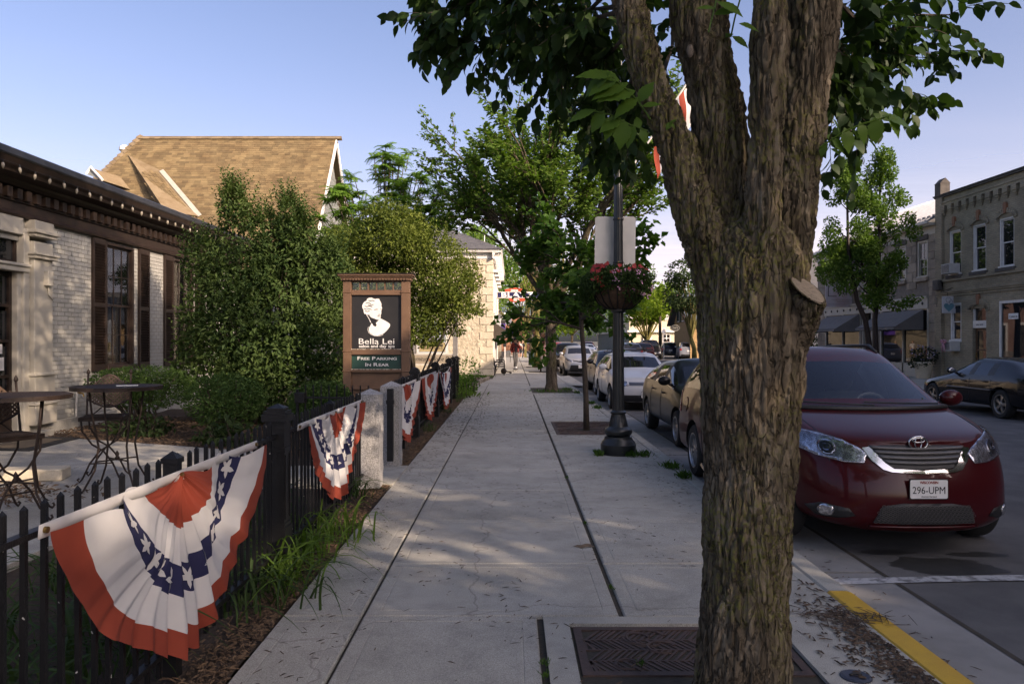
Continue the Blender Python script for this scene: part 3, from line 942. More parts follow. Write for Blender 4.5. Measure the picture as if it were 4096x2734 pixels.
# cornice
ent = [(-0.02,3.79),(0.07,3.79),(0.085,3.83),(0.06,3.87),(0.04,3.89),(0.04,4.03),(0.075,4.045),(0.075,4.07),(0.055,4.08),(0.055,4.26),
  (0.13,4.28),(0.17,4.33),(0.19,4.38),(0.42,4.41),(0.44,4.46),(0.49,4.50),(0.53,4.58),(0.55,4.62),(-0.02,4.62)]
cor = MB().prism(ent,lambda u,v,d: (XW + u,d,v),4.0,23.4).build('cornice',C['darkbrown'],salon,world=True)
MB().prism([(0.3,4.61),(0.555,4.615),(0.57,4.64),(0.57,4.735),(0.55,4.75),(0.3,4.75)],lambda u,v,d: (XW + u,d,v),4.0,23.4).build('roof_edge',C['flashing'],salon,world=True)
dm = MB().box(-0.05,0.05,-0.066,0.066,-0.085,0.085).mesh('dentil',C['darkbrown'])
for k in range(44):
 inst(dm,'dentil',cor,(XW + 0.095,12.2 + 0.255 * k,4.165),world=True)
# lamp string under the cornice
strg = empty('string_lights',(XW + 0.5,16,4.4),label='string of white cone bulbs hung along the brown cornice',cat='string lights')
MB().tube([(XW + 0.535,8 + 0.4 * k,4.50 + 0.012 * math.sin(k * 2.1)) for k in range(39)],0.006,5).build('cable',C['iron'],strg,world=True)
bm_ = MB().lathe([(0.004,-0.115),(0.019,-0.085),(0.026,-0.055),(0.022,-0.025),(0.014,-0.015)],10)
bmesh_ = bm_.mesh('bulb',C['bulb'],True)
sk_ = MB().lathe([(0.015,-0.02),(0.017,0.03),(0.008,0.035)],8).mesh('socket',C['iron'])
for k in range(38):
 y = 8.1 + 0.4 * k
 if y < 10: continue
 o = inst(bmesh_,'bulb',strg,(XW + 0.535,y,4.475 + 0.012 * math.sin(k * 2.1)),(R(rng.uniform(-8,8)),R(rng.uniform(-8,8)),0),world=True)
 inst(sk_,'socket',o,(0,0,0))
def sash_window(parent,X,y0,y1,z0,z1,frame,cols_,rows_,glass,blind=None,out=1,fw=0.055,mun=0.018,dep=0.1):
 """double hung window in a wall facing +X (out = 1) or -X (out = -1): frame, sashes with bars, each pane a part"""
 w = empty('window',(X,(y0 + y1) / 2,z0))
 w.parent = parent
 w.matrix_parent_inverse = wmat(parent).inverted()
 s = out
 xs = lambda a: X + s * a
 mb = MB()
 mb.box(xs(-dep),xs(0.03),y0,y0 + fw,z0,z1); mb.box(xs(-dep),xs(0.03),y1 - fw,y1,z0,z1)
 mb.box(xs(-dep),xs(0.03),y0 + fw,y1 - fw,z1 - fw,z1)
 mb.build('frame',frame,w,world=True,bevel=0.004)
 B(w,'sill',frame,(xs(-dep),xs(0.09),y0 - 0.03,y1 + 0.03,z0 - 0.05,z0 + 0.045),bevel=0.006)
 zm = (z0 + z1) / 2
 for k,(a,b) in enumerate(((z0 + 0.045,zm + 0.02),(zm - 0.02,z1 - fw))):
  xo = -0.055 if k == 0 else -0.03
  sm = MB()
  r = 0.04
  ya,yb = y0 + fw,y1 - fw
  sm.box(xs(xo - 0.03),xs(xo),ya,ya + r,a,b); sm.box(xs(xo - 0.03),xs(xo),yb - r,yb,a,b)
  sm.box(xs(xo - 0.03),xs(xo),ya + r,yb - r,a,a + r); sm.box(xs(xo - 0.03),xs(xo),ya + r,yb - r,b - r,b)
  ia,ib,ja,jb = ya + r,yb - r,a + r,b - r
  for c in range(1,cols_):
   yy = ia + (ib - ia) * c / cols_
   sm.box(xs(xo - 0.022),xs(xo - 0.002),yy - mun / 2,yy + mun / 2,ja,jb)
  for c in range(1,rows_):
   zz = ja + (jb - ja) * c / rows_
   sm.box(xs(xo - 0.021),xs(xo - 0.003),ia,ib,zz - mun / 2,zz + mun / 2)
  sh = sm.build('sash',frame,w,world=True)
  pm = MB()
  pw,ph = (ib - ia) / cols_,(jb - ja) / rows_
  me = MB().box(-0.002,0.002,-pw / 2 + mun / 2,pw / 2 - mun / 2,-ph / 2 + mun / 2,ph / 2 - mun / 2).mesh('pane',glass)
  for c in range(cols_):
   for q in range(rows_):
    inst(me,'pane',w,(xs(xo - 0.015),ia + pw * (c + 0.5),ja + ph * (q + 0.5)),world=True)
 if blind:
  B(w,'blind',blind,(xs(-dep - 0.06),xs(-dep - 0.05),y0 + 0.02,y1 - 0.02,z0 + 0.02,z1 - 0.02))
 else:
  B(w,'room_behind',C['darkbrown'],(xs(-dep - 0.5),xs(-dep - 0.48),y0 - 0.2,y1 + 0.2,z0 - 0.2,z1 + 0.2))
 return w
def shutter(parent,X,y0,y1,z0,z1):
 s = MB()
 st = 0.055
 s.box(X,X + 0.045,y0,y0 + st,z0,z1); s.box(X,X + 0.045,y1 - st,y1,z0,z1)
 zs = [z0,z0 + (z1 - z0) * 0.52,z1]
 for z,h in ((z0,0.14),((z0 + z1) / 2 - 0.04,0.08),(z1 - 0.11,0.11)):
  s.box(X,X + 0.042,y0 + st,y1 - st,z,z + h)
 o = s.build('shutter',C['darkbrown'],parent,world=True)
 me = MB().obox((0,0,0),(0.012,y1 - y0 - 2 * st,0.055),Matrix.Rotation(R(35),3,'Y')).mesh('slat',C['darkbrown'])
 for a,b in ((z0 + 0.14,(z0 + z1) / 2 - 0.04),((z0 + z1) / 2 + 0.04,z1 - 0.11)):
  n = int((b - a) / 0.056)
  for k in range(n):
   inst(me,'slat',o,(X + 0.022,(y0 + y1) / 2,a + (b - a) * (k + 0.5) / n),world=True)
 B(o,'back_board',C['darkbrown'],(X - 0.004,X + 0.004,y0 + 0.02,y1 - 0.02,z0 + 0.02,z1 - 0.02))
for a,b in wins:
 sash_window(salon,XW,a,b,WZ0,WZ1,C['darkbrown'],3,2,C['winglass'],C['blind'])
for a,b in ((15.1,15.6),(16.98,17.46),(18.22,18.70),(20.02,20.52)):
 shutter(salon,XW + 0.01,a,b,1.06,3.77)
# pilaster beside the door
pil = MB()
pil.box(XW - 0.02,XW + 0.14,13.1,13.62,0.55,3.42)
pil.box(XW - 0.02,XW + 0.19,13.05,13.67,0.20,0.55); pil.box(XW - 0.02,XW + 0.22,13.02,13.70,0.55,0.60)
pil.box(XW - 0.02,XW + 0.20,13.04,13.68,1.06,1.11); pil.box(XW - 0.02,XW + 0.17,13.07,13.65,0.60,1.06)
pil.box(XW - 0.02,XW + 0.20,13.05,13.67,3.12,3.18); pil.box(XW - 0.02,XW + 0.23,13.02,13.70,3.18,3.22)
pil.box(XW - 0.02,XW + 0.20,13.05,13.67,3.50,3.56); pil.box(XW - 0.02,XW + 0.24,13.01,13.71,3.56,3.62); pil.box(XW - 0.02,XW + 0.16,13.09,13.63,3.62,3.79)
pil.build('pilaster',C['cream'],salon,world=True,bevel=0.008)
B(salon,'utility_box',C['cream'],(XW + 0.14,XW + 0.22,13.36,13.52,2.66,2.92),bevel=0.006)
MB().tube([(XW + 0.16,13.46,2.66),(XW + 0.16,13.47,2.5),(XW + 0.15,13.60,2.42),(XW + 0.05,13.72,2.40),(XW + 0.03,13.70,2.2),(XW + 0.03,13.68,1.7)],0.012,6).build('conduit',C['cream'],salon,world=True)
# doorway: casing, transom, dark door with panes
dw = MB()
dw.box(XW - 0.15,XW + 0.07,12.93,13.08,0.1,3.62); dw.box(XW - 0.12,XW + 0.03,12.82,12.93,0.1,2.86)
dw.box(XW - 0.15,XW + 0.10,11.3,13.05,2.86,2.95); dw.box(XW - 0.15,XW + 0.13,11.3,13.05,2.95,3.00)
dw.box(XW - 0.15,XW + 0.06,11.3,12.93,3.50,3.79); dw.box(XW - 0.12,XW + 0.05,12.22,12.34,0.1,2.86)
dw.box(XW - 0.1,XW + 0.30,11.2,13.4,-0.05,0.10)
dw.build('door_case',C['cream'],salon,world=True,bevel=0.008)
tw = B(salon,'transom',C['darkbrown'],(XW - 0.12,XW - 0.06,11.4,12.93,3.0,3.06),(XW - 0.12,XW - 0.06,11.4,12.93,3.44,3.50),(XW - 0.12,XW - 0.06,12.87,12.93,3.06,3.44))
B(tw,'pane',C['darkglass'],(XW - 0.1,XW - 0.09,11.4,12.87,3.06,3.44))
for y0,y1,nm in ((12.34,12.82,'sidelight'),(11.4,12.22,'door')):
 d_ = MB()
 d_.box(XW - 0.13,XW - 0.07,y0,y0 + 0.08,0.1,2.86); d_.box(XW - 0.13,XW - 0.07,y1 - 0.08,y1,0.1,2.86)
 for z in (0.1,0.55,1.05,1.65,2.25,2.78): d_.box(XW - 0.13,XW - 0.072,y0 + 0.08,y1 - 0.08,z,z + (0.3 if z == 0.1 else 0.05))
 dd = d_.build(nm,C['darkbrown'],salon,world=True)
 for z in (0.4,0.6,1.10,1.70,2.30):
  B(dd,'pane',C['darkglass'],(XW - 0.11,XW - 0.105,y0 + 0.08,y1 - 0.08,z,z + (0.15 if z == 0.4 else 0.48)))
 if nm == 'sidelight':
  B(dd,'notice',C['white'],(XW - 0.10,XW - 0.097,12.45,12.62,1.46,1.62),(XW - 0.10,XW - 0.097,12.46,12.66,1.18,1.40))
MB().tube([(XW - 0.02,12.3,1.15),(XW + 0.05,12.3,1.2),(XW + 0.05,12.3,1.45),(XW - 0.02,12.3,1.5)],0.013,7).build('door_handle',C['brass'],salon,world=True)
# door mat
dmt = MB()
dmt.prism([(-8.2,11.3),(-7.2,11.2),(-7.3,12.7),(-8.2,12.85)],lambda u,v,d: (u,v,d),0.031,0.045)
o = dmt.build('door_mat',mat('black_rubber_mat',(0.012,0.012,0.012),0.8,(0.02,0.02,0.02),30,0.4,120))
tag(o,'black rubber mat with tan centre lying before the salon door','door mat')
c_ = MB().prism([(-8.08,11.5),(-7.42,11.42),(-7.48,12.5),(-8.08,12.62)],lambda u,v,d: (u,v,d),0.0455,0.049)
c_.build('centre_panel',mat('tan_carpet',(0.13,0.10,0.065),0.95,None,30,0.3,150),o)
# ================================================================== tan roofed house behind
XG = -8.5
house = empty('tan_roof_house',(XG - 4,36,0),label='tall house with steep tan shingle roof behind the salon',cat='house')
RYr,RZr = 36.3,11.5
sl_ = math.tan(R(55))
RYe = 31.3; RZe = RZr - (RYr - RYe) * sl_
XL = (560 - CX) / FPX * RYr
body = MB()
body.add([(XG + 0.05 - 0.35,RYe + 0.5,0),(XG - 0.30,2 * RYr - RYe - 0.5,0),(XG - 0.30,2 * RYr - RYe - 0.5,RZe + 0.5),(XG - 0.30,RYr,RZr - 0.3),(XG - 0.30,RYe + 0.5,RZe + 0.5)],[(0,1,2,3,4)])
body.box(-24,XG - 0.32,RYe + 0.5,2 * RYr - RYe - 0.5,0,RZe + 0.6)
body.build('wall',C['siding'],house,world=True)
rects = courses(RYe + 0.5,2 * RYr - RYe - 0.5,4.0,RZr - 0.6,0.45,0.15,0.006,[],5)
rects = [(a,b,c,d) for a,b,c,d in rects if abs((a + b) / 2 - RYr) < (RZr - 0.5 - (c + d) / 2) / sl_]
pieces(house,rects,(XG - 0.30,0,0),(0,1,0),(0,0,1),(1,0,0),0.03,'siding_shingle',C['siding'],60,0.004,6,'siding')
# roof decks: near slope, far slope, hip at the left end
hipx = XL - 3.6
deck = MB()
yl,zl = RYe,RZe
e = Vector((0,RYr - RYe,RZr - RZe)).normalized()
deck.add([(XG,yl,zl),(hipx,yl,zl),(XL,RYr,RZr),(XG,RYr,RZr)],[(0,1,2,3)])
deck.add([(XG,2 * RYr - yl,zl),(hipx,2 * RYr - yl,zl),(XL,RYr,RZr),(XG,RYr,RZr)],[(3,2,1,0)])
deck.add([(hipx,yl,zl),(hipx,2 * RYr - yl,zl),(XL,RYr,RZr)],[(0,1,2)])
roof = deck.build('roof',C['shinglecap'],house,world=True)
SL = math.hypot(RYr - RYe,RZr - RZe)
rects = []
rg = random.Random(8)
v = 0.35; r_ = 0
while v < SL - 0.02:
 left = hipx + (XL - hipx) * (v / SL)
 u = left - (0.16 if r_ % 2 else 0.02)
 while u < XG - 0.02:
  l = rg.choice((0.30,0.30,0.33,0.26))
  a,b = max(u,left),min(u + l,XG - 0.005)
  if b - a > 0.04: rects.append((a + 0.004,b - 0.004,v,v + 0.135))
  u += l
 v += 0.145; r_ += 1
nrm = Vector((0,-(RZr - RZe),RYr - RYe)).normalized()
pieces(roof,rects,Vector((0,RYe,RZe)) + nrm * 0.012,(1,0,0),e,nrm,0.018,'shingle',C['shingle'],300,0.003,9,'shingles',tilt=0.035)
cap = MB()
k = XL
while k < XG:
 cap.obox((k + 0.13,RYr - 0.07,RZr - 0.02),(0.245,0.24,0.03),Matrix.Rotation(R(40),3,'X')); cap.obox((k + 0.13,RYr + 0.07,RZr - 0.02),(0.245,0.24,0.03),Matrix.Rotation(R(-40),3,'X')); k += 0.25
for k in range(34):
 p = Vector((XL,RYr,RZr)).lerp(Vector((hipx,yl,zl)),k / 34.0)
 cap.obox(p + Vector((0,-0.02,0.03)),(0.28,0.26,0.03),Matrix.Rotation(R(50),3,'X') @ Matrix.Rotation(R(-35),3,'Z'))
cap.build('ridge_cap',C['shinglecap'],house,world=True)
rk = MB()
for sgn in (-1,1):
 a = Vector((XG + 0.02,RYr,RZr - 0.02)); b = Vector((XG + 0.02,RYr + sgn * (RYr - RYe),RZe - 0.02))
 d = (b - a)
 rk.obox((a + b) / 2 + Vector((0,0,-0.14)),(0.06,d.length,0.22),Matrix.Rotation(math.atan2(d.z,abs(d.y)) * (1 if d.y > 0 else -1),3,'X') if d.y > 0 else Matrix.Rotation(-math.atan2(d.z,-d.y),3,'X'))
rk.build('bargeboard',C['white'],house,world=True)
def roofpt(px,py,lift=0.0):
 """photo pixel onto the near slope of the tan roof"""
 d = W(px,py,1.0) - Vector((0,0,CAMZ))
 o_ = Vector((0,0,CAMZ))
 t = (Vector((0,RYe,RZe)) + nrm * lift - o_).dot(nrm) / d.dot(nrm)
 return o_ + d * t
# cross wing whose sunlit slope meets the main roof in a valley
pa,pb,pc,pd = roofpt(512,619,0.06),roofpt(646,683,0.03),roofpt(800,865,0.03),roofpt(662,845,0.9)
wing = MB()
pe = roofpt(640,850,0.0)
wing.add([pa,pb,pc,pd,pe],[(0,3,2,1),(0,4,3),(4,2,3)])
wg = wing.build('cross_wing_roof',C['shinglecap'],house,world=True)
eu_ = (pc - pb).normalized(); en_ = (pd - pa).cross(pb - pa).normalized()
if en_.z < 0: en_ = -en_
rr = []
ev_ = en_.cross(eu_)
if ev_.dot(pa - pb) < 0: ev_ = -ev_
umax = (pc - pb).length
for q in range(12):
 for k in range(14):
  u0 = k * 0.3 - (0.15 if q % 2 else 0); v0 = 0.22 + q * 0.15
  cpt = pb + eu_ * (u0 + 0.15) + ev_ * (v0 + 0.07)
  poly = [pb,pc,pd,pa]
  ins = all((poly[(i + 1) % 4] - poly[i]).cross(cpt - poly[i]).dot(en_) * (poly[1] - poly[0]).cross(poly[2] - poly[0]).dot(en_) > 0 for i in range(4))
  if ins: rr.append((u0 + 0.004,u0 + 0.296,v0,v0 + 0.14))
pieces(wg,rr,pb + en_ * 0.012,eu_,ev_,en_,0.018,'shingle',C['shingle'],120,0.003,19,'shingles')
fl = MB()
for a,b,wd in ((pb,pc,0.2),):
 d = (b - a); s = nrm.cross(d).normalized() * wd / 2
 fl.add([a + s + nrm * .04,a - s + nrm * .04,b - s + nrm * .04,b + s + nrm * .04],[(0,1,2,3)])
fl.build('valley_flashing',C['cream'],house,world=True)
# small gabled dormer at the left
da,db,dc = roofpt(366,672,0.8),roofpt(345,696,0.7),roofpt(412,722,0.75)
dr_ = MB()
bk = roofpt(480,706,0.05); bl = roofpt(522,758,0.05)
dr_.add([da,dc,bl,bk],[(0,1,2,3)])
dr_.add([da,db,bk],[(0,2,1)])
dr_.build('dormer_roof',C['shinglecap'],house,world=True)
MB().add([da,db,dc],[(0,1,2)]).build('dormer_gable',C['siding'],house,world=True)
MB().tube([db,da + Vector((0,-.05,.02)),dc + Vector((0,-.05,.02))],0.07,5).build('dormer_trim',C['white'],house,world=True)
vt = W(498,606,38.5)
MB().lathe([(0.12,-0.25),(0.14,0.0),(0.26,0.05),(0.25,0.2),(0.12,0.32),(0.001,0.34)],14,vt).build('roof_vent',C['white'],house,world=True,smooth=40)
# ================================================================== limestone corner building
sb = empty('limestone_building',(-0.92,35.5,0),label='cream limestone corner building with big quoins and slate hip roof',cat='building')
SX,SY = -0.92,35.5
st = MB()
st.add([(-7.4,SY,-0.2),(SX,SY,-0.2),(SX,SY,5.62),(-7.4,SY,5.62)],[(0,1,2,3)])
st.add([(SX,SY,-0.2),(SX,50,-0.2),(SX,50,5.62),(SX,SY,5.62)],[(0,1,2,3)])
st.add([(-7.4,SY,-0.2),(-7.4,50,-0.2),(-7.4,50,5.62),(-7.4,SY,5.62)],[(3,2,1,0)])
st.build('wall',C['rubble'],sb,world=True)
# rubble stones: slightly raised courses told apart near the corner
rects = courses(-7.38,SX - 0.64,0.05,5.55,0.62,0.36,0.03,[],11,vary=0.25)
pieces(sb,rects,(0,SY + 0.005,0),(1,0,0),(0,0,1),(0,-1,0),0.03,'stone',C['rubble'],300,0.009,5,'stones',tilt=0.015)
for k in range(16):
 z0 = -0.02 + k * 0.351
 l,l2 = (0.62,0.30) if k % 2 else (0.30,0.62)
 if k == 0: l,l2 = 0.66,0.66
 MB().box(SX - l,SX + 0.03,SY - 0.035,SY + l2,z0 + 0.008,z0 + 0.343).build('quoin',C['limestone'],sb,world=True,bevel=0.014)
ev = MB()
ev.prism([(0,5.55),(-0.06,5.55),(-0.06,5.68),(-0.12,5.72),(-0.12,5.80),(-0.30,5.84),(-0.34,5.96),(0,5.96)],lambda u,v,d: (d,SY + u,v),-7.6,SX + 0.30)
ev.prism([(0,5.55),(0.06,5.55),(0.06,5.68),(0.12,5.72),(0.12,5.80),(0.40,5.84),(0.46,5.96),(0,5.96)],lambda u,v,d: (SX + u,d,v),SY - 0.3,50.2)
ev.build('cornice',C['white'],sb,world=True)
for k in range(14):
 MB().box(SX + 0.1,SX + 0.40,SY + 0.6 + k,SY + 0.76 + k,5.55,5.84).build('bracket',C['white'],sb,world=True)
hr = MB()
A_,B_,C_,D_ = (SX + 0.46,SY - 0.38,5.96),(SX + 0.46,50.4,5.96),(-7.8,50.4,5.96),(-7.8,SY - 0.38,5.96)
E_,F_ = (-3.9,41.0,7.95),(-3.9,45,7.95)
hr.add([A_,B_,C_,D_,E_,F_],[(3,0,4),(0,1,5,4),(1,2,5),(2,3,4,5)])
rf = hr.build('roof',C['slate'],sb,world=True)
e1 = (Vector(E_) - (Vector(A_) + Vector(D_)) / 2); L1 = e1.length
n1 = Vector((1,0,0)).cross(e1).normalized()
rects = []
xm = (A_[0] + D_[0]) / 2
v = 0.02; q = 0
while v < L1 - 0.1:
 half = (A_[0] - D_[0]) / 2 * (1 - v / L1)
 u = -half + (0.2 if q % 2 else 0.05)
 while u < half - 0.1:
  rects.append((u,min(u + 0.43,half),v,v + 0.23)); u += 0.44
 v += 0.24; q += 1
pieces(rf,rects,Vector((xm,A_[1],A_[2])) + n1 * 0.012,(1,0,0),e1,n1,0.014,'shingle',C['slate'],200,0.002,3,'shingles',tilt=0.02)
B(rf,'chimney',C['limestone'],(-3.95,-3.45,40.9,41.5,7.5,8.28),(-4.02,-3.38,40.83,41.57,8.28,8.40),bevel=0.02)
MB().tube([W(1938,1000,37.5),W(1938,972,37.5)],0.05,8).tube([W(1938,972,37.5),W(1938,938,37.5)],0.025,8).build('vent_pipe',C['white'],sb,world=True)
# street face: white pilasters, hoods, dark panes
for y0 in (36.5,38.9,41.4,44.2,47.0):
 B(sb,'window',C['white'],(SX + 0.0,SX + 0.05,y0,y0 + 0.10,3.1,5.0),(SX + 0.0,SX + 0.05,y0 + 1.0,y0 + 1.10,3.1,5.0),(SX,SX + 0.09,y0 - 0.05,y0 + 1.15,3.0,3.1),(SX,SX + 0.24,y0 - 0.1,y0 + 1.2,5.0,5.14))
 B(sb,'pane',C['darkglass'],(SX + 0.01,SX + 0.02,y0 + 0.1,y0 + 1.0,3.1,5.0))
for y0 in (37.0,40.2,43.4):
 B(sb,'shop_window',C['white'],(SX,SX + 0.07,y0,y0 + 0.14,0.1,2.7),(SX,SX + 0.07,y0 + 2.0,y0 + 2.14,0.1,2.7),(SX,SX + 0.10,y0,y0 + 2.14,2.7,2.86),(SX,SX + 0.1,y0,y0 + 2.14,0.45,0.55))
 B(sb,'shop_pane',C['darkglass'],(SX + 0.01,SX + 0.02,y0 + 0.14,y0 + 2.0,0.55,2.7))
def awning(parent,X,y0,y1,ztop,zbot,proj,mt,side=1,scal=0.12):
 """canvas on a frame, sloping out from a wall at X; side = +1 leans toward +X"""
 mb = MB()
 xo = X + side * proj
 n = 18
 mb.add([(X,y0,ztop),(X,y1,ztop),(xo,y1,zbot),(xo,y0,zbot)],[(0,1,2,3)])
 mb.add([(X,y0,ztop),(xo,y0,zbot),(X,y0,zbot)],[(0,1,2)]); mb.add([(X,y1,ztop),(xo,y1,zbot),(X,y1,zbot)],[(2,1,0)])
 o = mb.build('awning',mt,parent,world=True,solid=0.012)
 vl = MB()
 pts = []
 for k in range(n + 1):
  y = y0 + (y1 - y0) * k / n
  pts.append((xo,y,zbot)); pts.append((xo,y,zbot - scal * (0.75 + 0.25 * (k % 2))))
 for k in range(n):
  vl.add([pts[2 * k],pts[2 * k + 2],pts[2 * k + 3],pts[2 * k + 1]],[(0,1,2,3)])
 for yy in (y0,y1):
  vl.add([(X,yy,zbot),(xo,yy,zbot),(xo,yy,zbot - scal),(X,yy,zbot - scal)],[(0,1,2,3)])
 vl.build('valance',mt,o,world=True,solid=0.008)
 MB().tube([(X,y0 + 0.03,zbot + 0.02),(xo,y0 + 0.03,zbot + 0.02),(xo,y1 - 0.03,zbot + 0.02),(X,y1 - 0.03,zbot + 0.02)],0.014,6).build('rod',C['iron'],o,world=True)
 return o
awning(sb,SX + 0.04,36.9,40.4,W(1972,1289,37).z,W(2048,1342,37).z,0.98,C['awnbrown'])
# buildings farther along the left side
fb1 = empty('brick_shop',(-1.3,56,0),label='red brick shop past the limestone building on the shaded side',cat='building')
B(fb1,'wall',C['redbrick'],(-9,-1.3,51,63,-0.2,5.4))
B(fb1,'parapet',C['white'],(-9.2,-1.1,50.8,63.2,5.4,5.7))
for y0 in (52.2,56.0,59.6):
 B(fb1,'shop_window',C['white'],(-1.3,-1.22,y0,y0 + 0.15,0.3,2.9),(-1.3,-1.22,y0 + 2.2,y0 + 2.35,0.3,2.9),(-1.3,-1.2,y0,y0 + 2.35,2.9,3.1))
 B(fb1,'pane',C['darkglass'],(-1.3,-1.28,y0 + 0.15,y0 + 2.2,0.5,2.9))
fb2 = empty('far_shop',(-3,84,0),label='far shop with purple awning beside the sidewalk',cat='building')
B(fb2,'wall',C['creambrick'],(-12,-1.35,77,96,-0.2,4.8)); B(fb2,'parapet',C['white'],(-12.2,-1.2,76.8,96.2,4.8,5.1))
awning(fb2,-1.35,77.2,81,W(2052,1307,77.5).z,W(2075,1334,77.5).z,2.0,C['purple'])
fb3 = empty('orange_brick_building',(-1,135,0),label='orange brick building closing the far end of the street',cat='building')
B(fb3,'wall',mat('orange_brick',(0.42,0.20,0.11),0.9,(0.34,0.16,0.09),1.5),(-12,6,135,150,-0.2,6.2)); B(fb3,'cornice',C['white'],(-12.3,6.3,134.6,150,6.2,6.7))
for k in range(6):
 B(fb3,'window',C['white'],(-10.6 + k * 2.6,-9.2 + k * 2.6,134.9,135.05,1.2,3.2)); B(fb3,'pane',C['darkglass'],(-10.5 + k * 2.6,-9.3 + k * 2.6,134.85,134.9,1.3,3.1))
# ================================================================== right side: brick shop
XF = 19.0
bb = empty('brick_building',(XF,26,0),label='two storey cream brick shop with corbelled parapet and arched windows',cat='building')
ups = [28.8 - 1.72,28.8,30.48,32.16]
ups = [23.7,25.4,27.1,28.82,30.5,32.17]
op = [(y - 0.44,y + 0.44,4.52,6.42) for y in ups]
low = [(30.05,30.95,0.05,3.0),(31.72,32.52,1.68,3.3),(24.2,29.25,0.55,3.22)]
wl = MB()
def wall_with_holes(mb,X,y0,y1,z0,z1,holes,x1):
 """wall slab facing -X from X back to x1 with rectangular openings"""
 ys_ = sorted(set([y0,y1] + [h[0] for h in holes] + [h[1] for h in holes]))
 for a,b in zip(ys_[:-1],ys_[1:]):
  zz = [(z0,z1)]
  for h in holes:
   if h[0] <= a + 1e-6 and h[1] >= b - 1e-6:
    nz = []
    for s0,s1 in zz:
     if h[3] <= s0 or h[2] >= s1: nz.append((s0,s1)); continue
     if h[2] > s0: nz.append((s0,h[2]))
     if h[3] < s1: nz.append((h[3],s1))
    zz = nz
  for s0,s1 in zz: mb.box(X,x1,a,b,s0,s1)
wall_with_holes(wl,XF,20.0,33.5,-0.2,7.98,op + low,XF + 0.3)
wl.box(XF + 0.3,33,33.2,33.5,-0.2,7.6); wl.box(XF + 0.3,33,20.0,20.3,-0.2,7.6)
wl.build('wall',C['creambrick'],bb,world=True)
B(bb,'back_room',C['darkbrown'],(XF + 2.2,XF + 2.3,20.3,33.2,0,7.5),(XF + 0.3,XF + 2.2,20.3,33.2,3.7,3.8))
B(bb,'parapet',C['sillstone'],(XF - 0.10,XF + 0.35,19.9,33.6,7.98,8.06),(XF - 0.14,XF + 0.38,19.9,33.64,8.06,8.12),bevel=0.01)
B(bb,'string_course',C['creambrick'],(XF - 0.05,XF,20.0,33.5,7.62,7.70),(XF - 0.08,XF,20.0,33.5,7.70,7.78))
cm = MB().box(-0.14,0,-0.15,0.15,0.16,0.36).box(-0.10,0,-0.10,0.10,0.06,0.16).box(-0.055,0,-0.055,0.055,-0.04,0.06).mesh('corbel',C['creambrick'])
for k in range(25):
 inst(cm,'corbel',bb,(XF,20.3 + 0.52 * k + 0.12,7.2),world=True)
B(bb,'corbel_table',C['creambrick'],(XF - 0.12,XF,20.0,33.2,7.565,7.62))
B(bb,'corner_pier',C['creambrick'],(XF - 0.10,XF,33.0,33.5,4.0,7.98),(XF - 0.12,XF,33.0,33.5,0,3.2))
pn = MB()
pn.box(XF - 0.12,XF + 0.30,33.05,33.5,8.12,8.62)
pn.add([(XF - 0.14,33.03,8.62),(XF + 0.32,33.03,8.62),(XF + 0.32,33.52,8.62),(XF - 0.14,33.52,8.62),(XF + 0.09,33.03,8.86),(XF + 0.09,33.52,8.86)],[(0,1,4),(1,2,5,4),(2,3,5),(3,0,4,5)])
pn.build('pinnacle',C['sillstone'],bb,world=True)
B(bb,'sill_course',C['creambrick'],(XF - 0.09,XF,20.0,33.5,4.26,4.34),(XF - 0.06,XF,20.0,33.5,4.34,4.42))
B(bb,'belt_course',C['creambrick'],(XF - 0.06,XF,20.0,33.5,3.70,3.78),(XF - 0.10,XF,20.0,33.5,3.78,3.87),(XF - 0.05,XF,20.0,33.5,3.60,3.66))
B(bb,'corner_block',C['sillstone'],(XF - 0.26,XF,33.0,33.46,3.9,4.36),bevel=0.03)
for y in ups:
 sash_window(bb,XF + 0.06,y - 0.44,y + 0.44,4.52,6.42,C['white'],1,1,C['darkglass'],None,out=-1,fw=0.07)
 B(bb,'stone_sill',C['sillstone'],(XF - 0.10,XF + 0.05,y - 0.56,y + 0.56,4.36,4.50),bevel=0.01)
 ar = MB()
 for k in range(13):
  t = math.pi * (k + 0.5) / 13
  c_y,c_z = y + 0.56 * math.cos(t),6.38 + 0.30 * math.sin(t)
  ar.obox((XF - 0.02,c_y,c_z),(0.08,0.20,0.10),Matrix.Rotation(math.atan2(0.30 * math.cos(t) * -1,0.56 * math.sin(t)) + 0,3,'X') @ Matrix.Rotation(R(90),3,'X'))
 ar.build('arch',C['creambrick'],bb,world=True)
 MB().prism([(-0.07,0),(0.07,0),(0.10,0.34),(0.05,0.42),(-0.05,0.42),(-0.10,0.34)],lambda u,v,d: (XF - d,y + u,6.58 + v),0,0.09).build('keystone',C['terracotta'],bb,world=True)
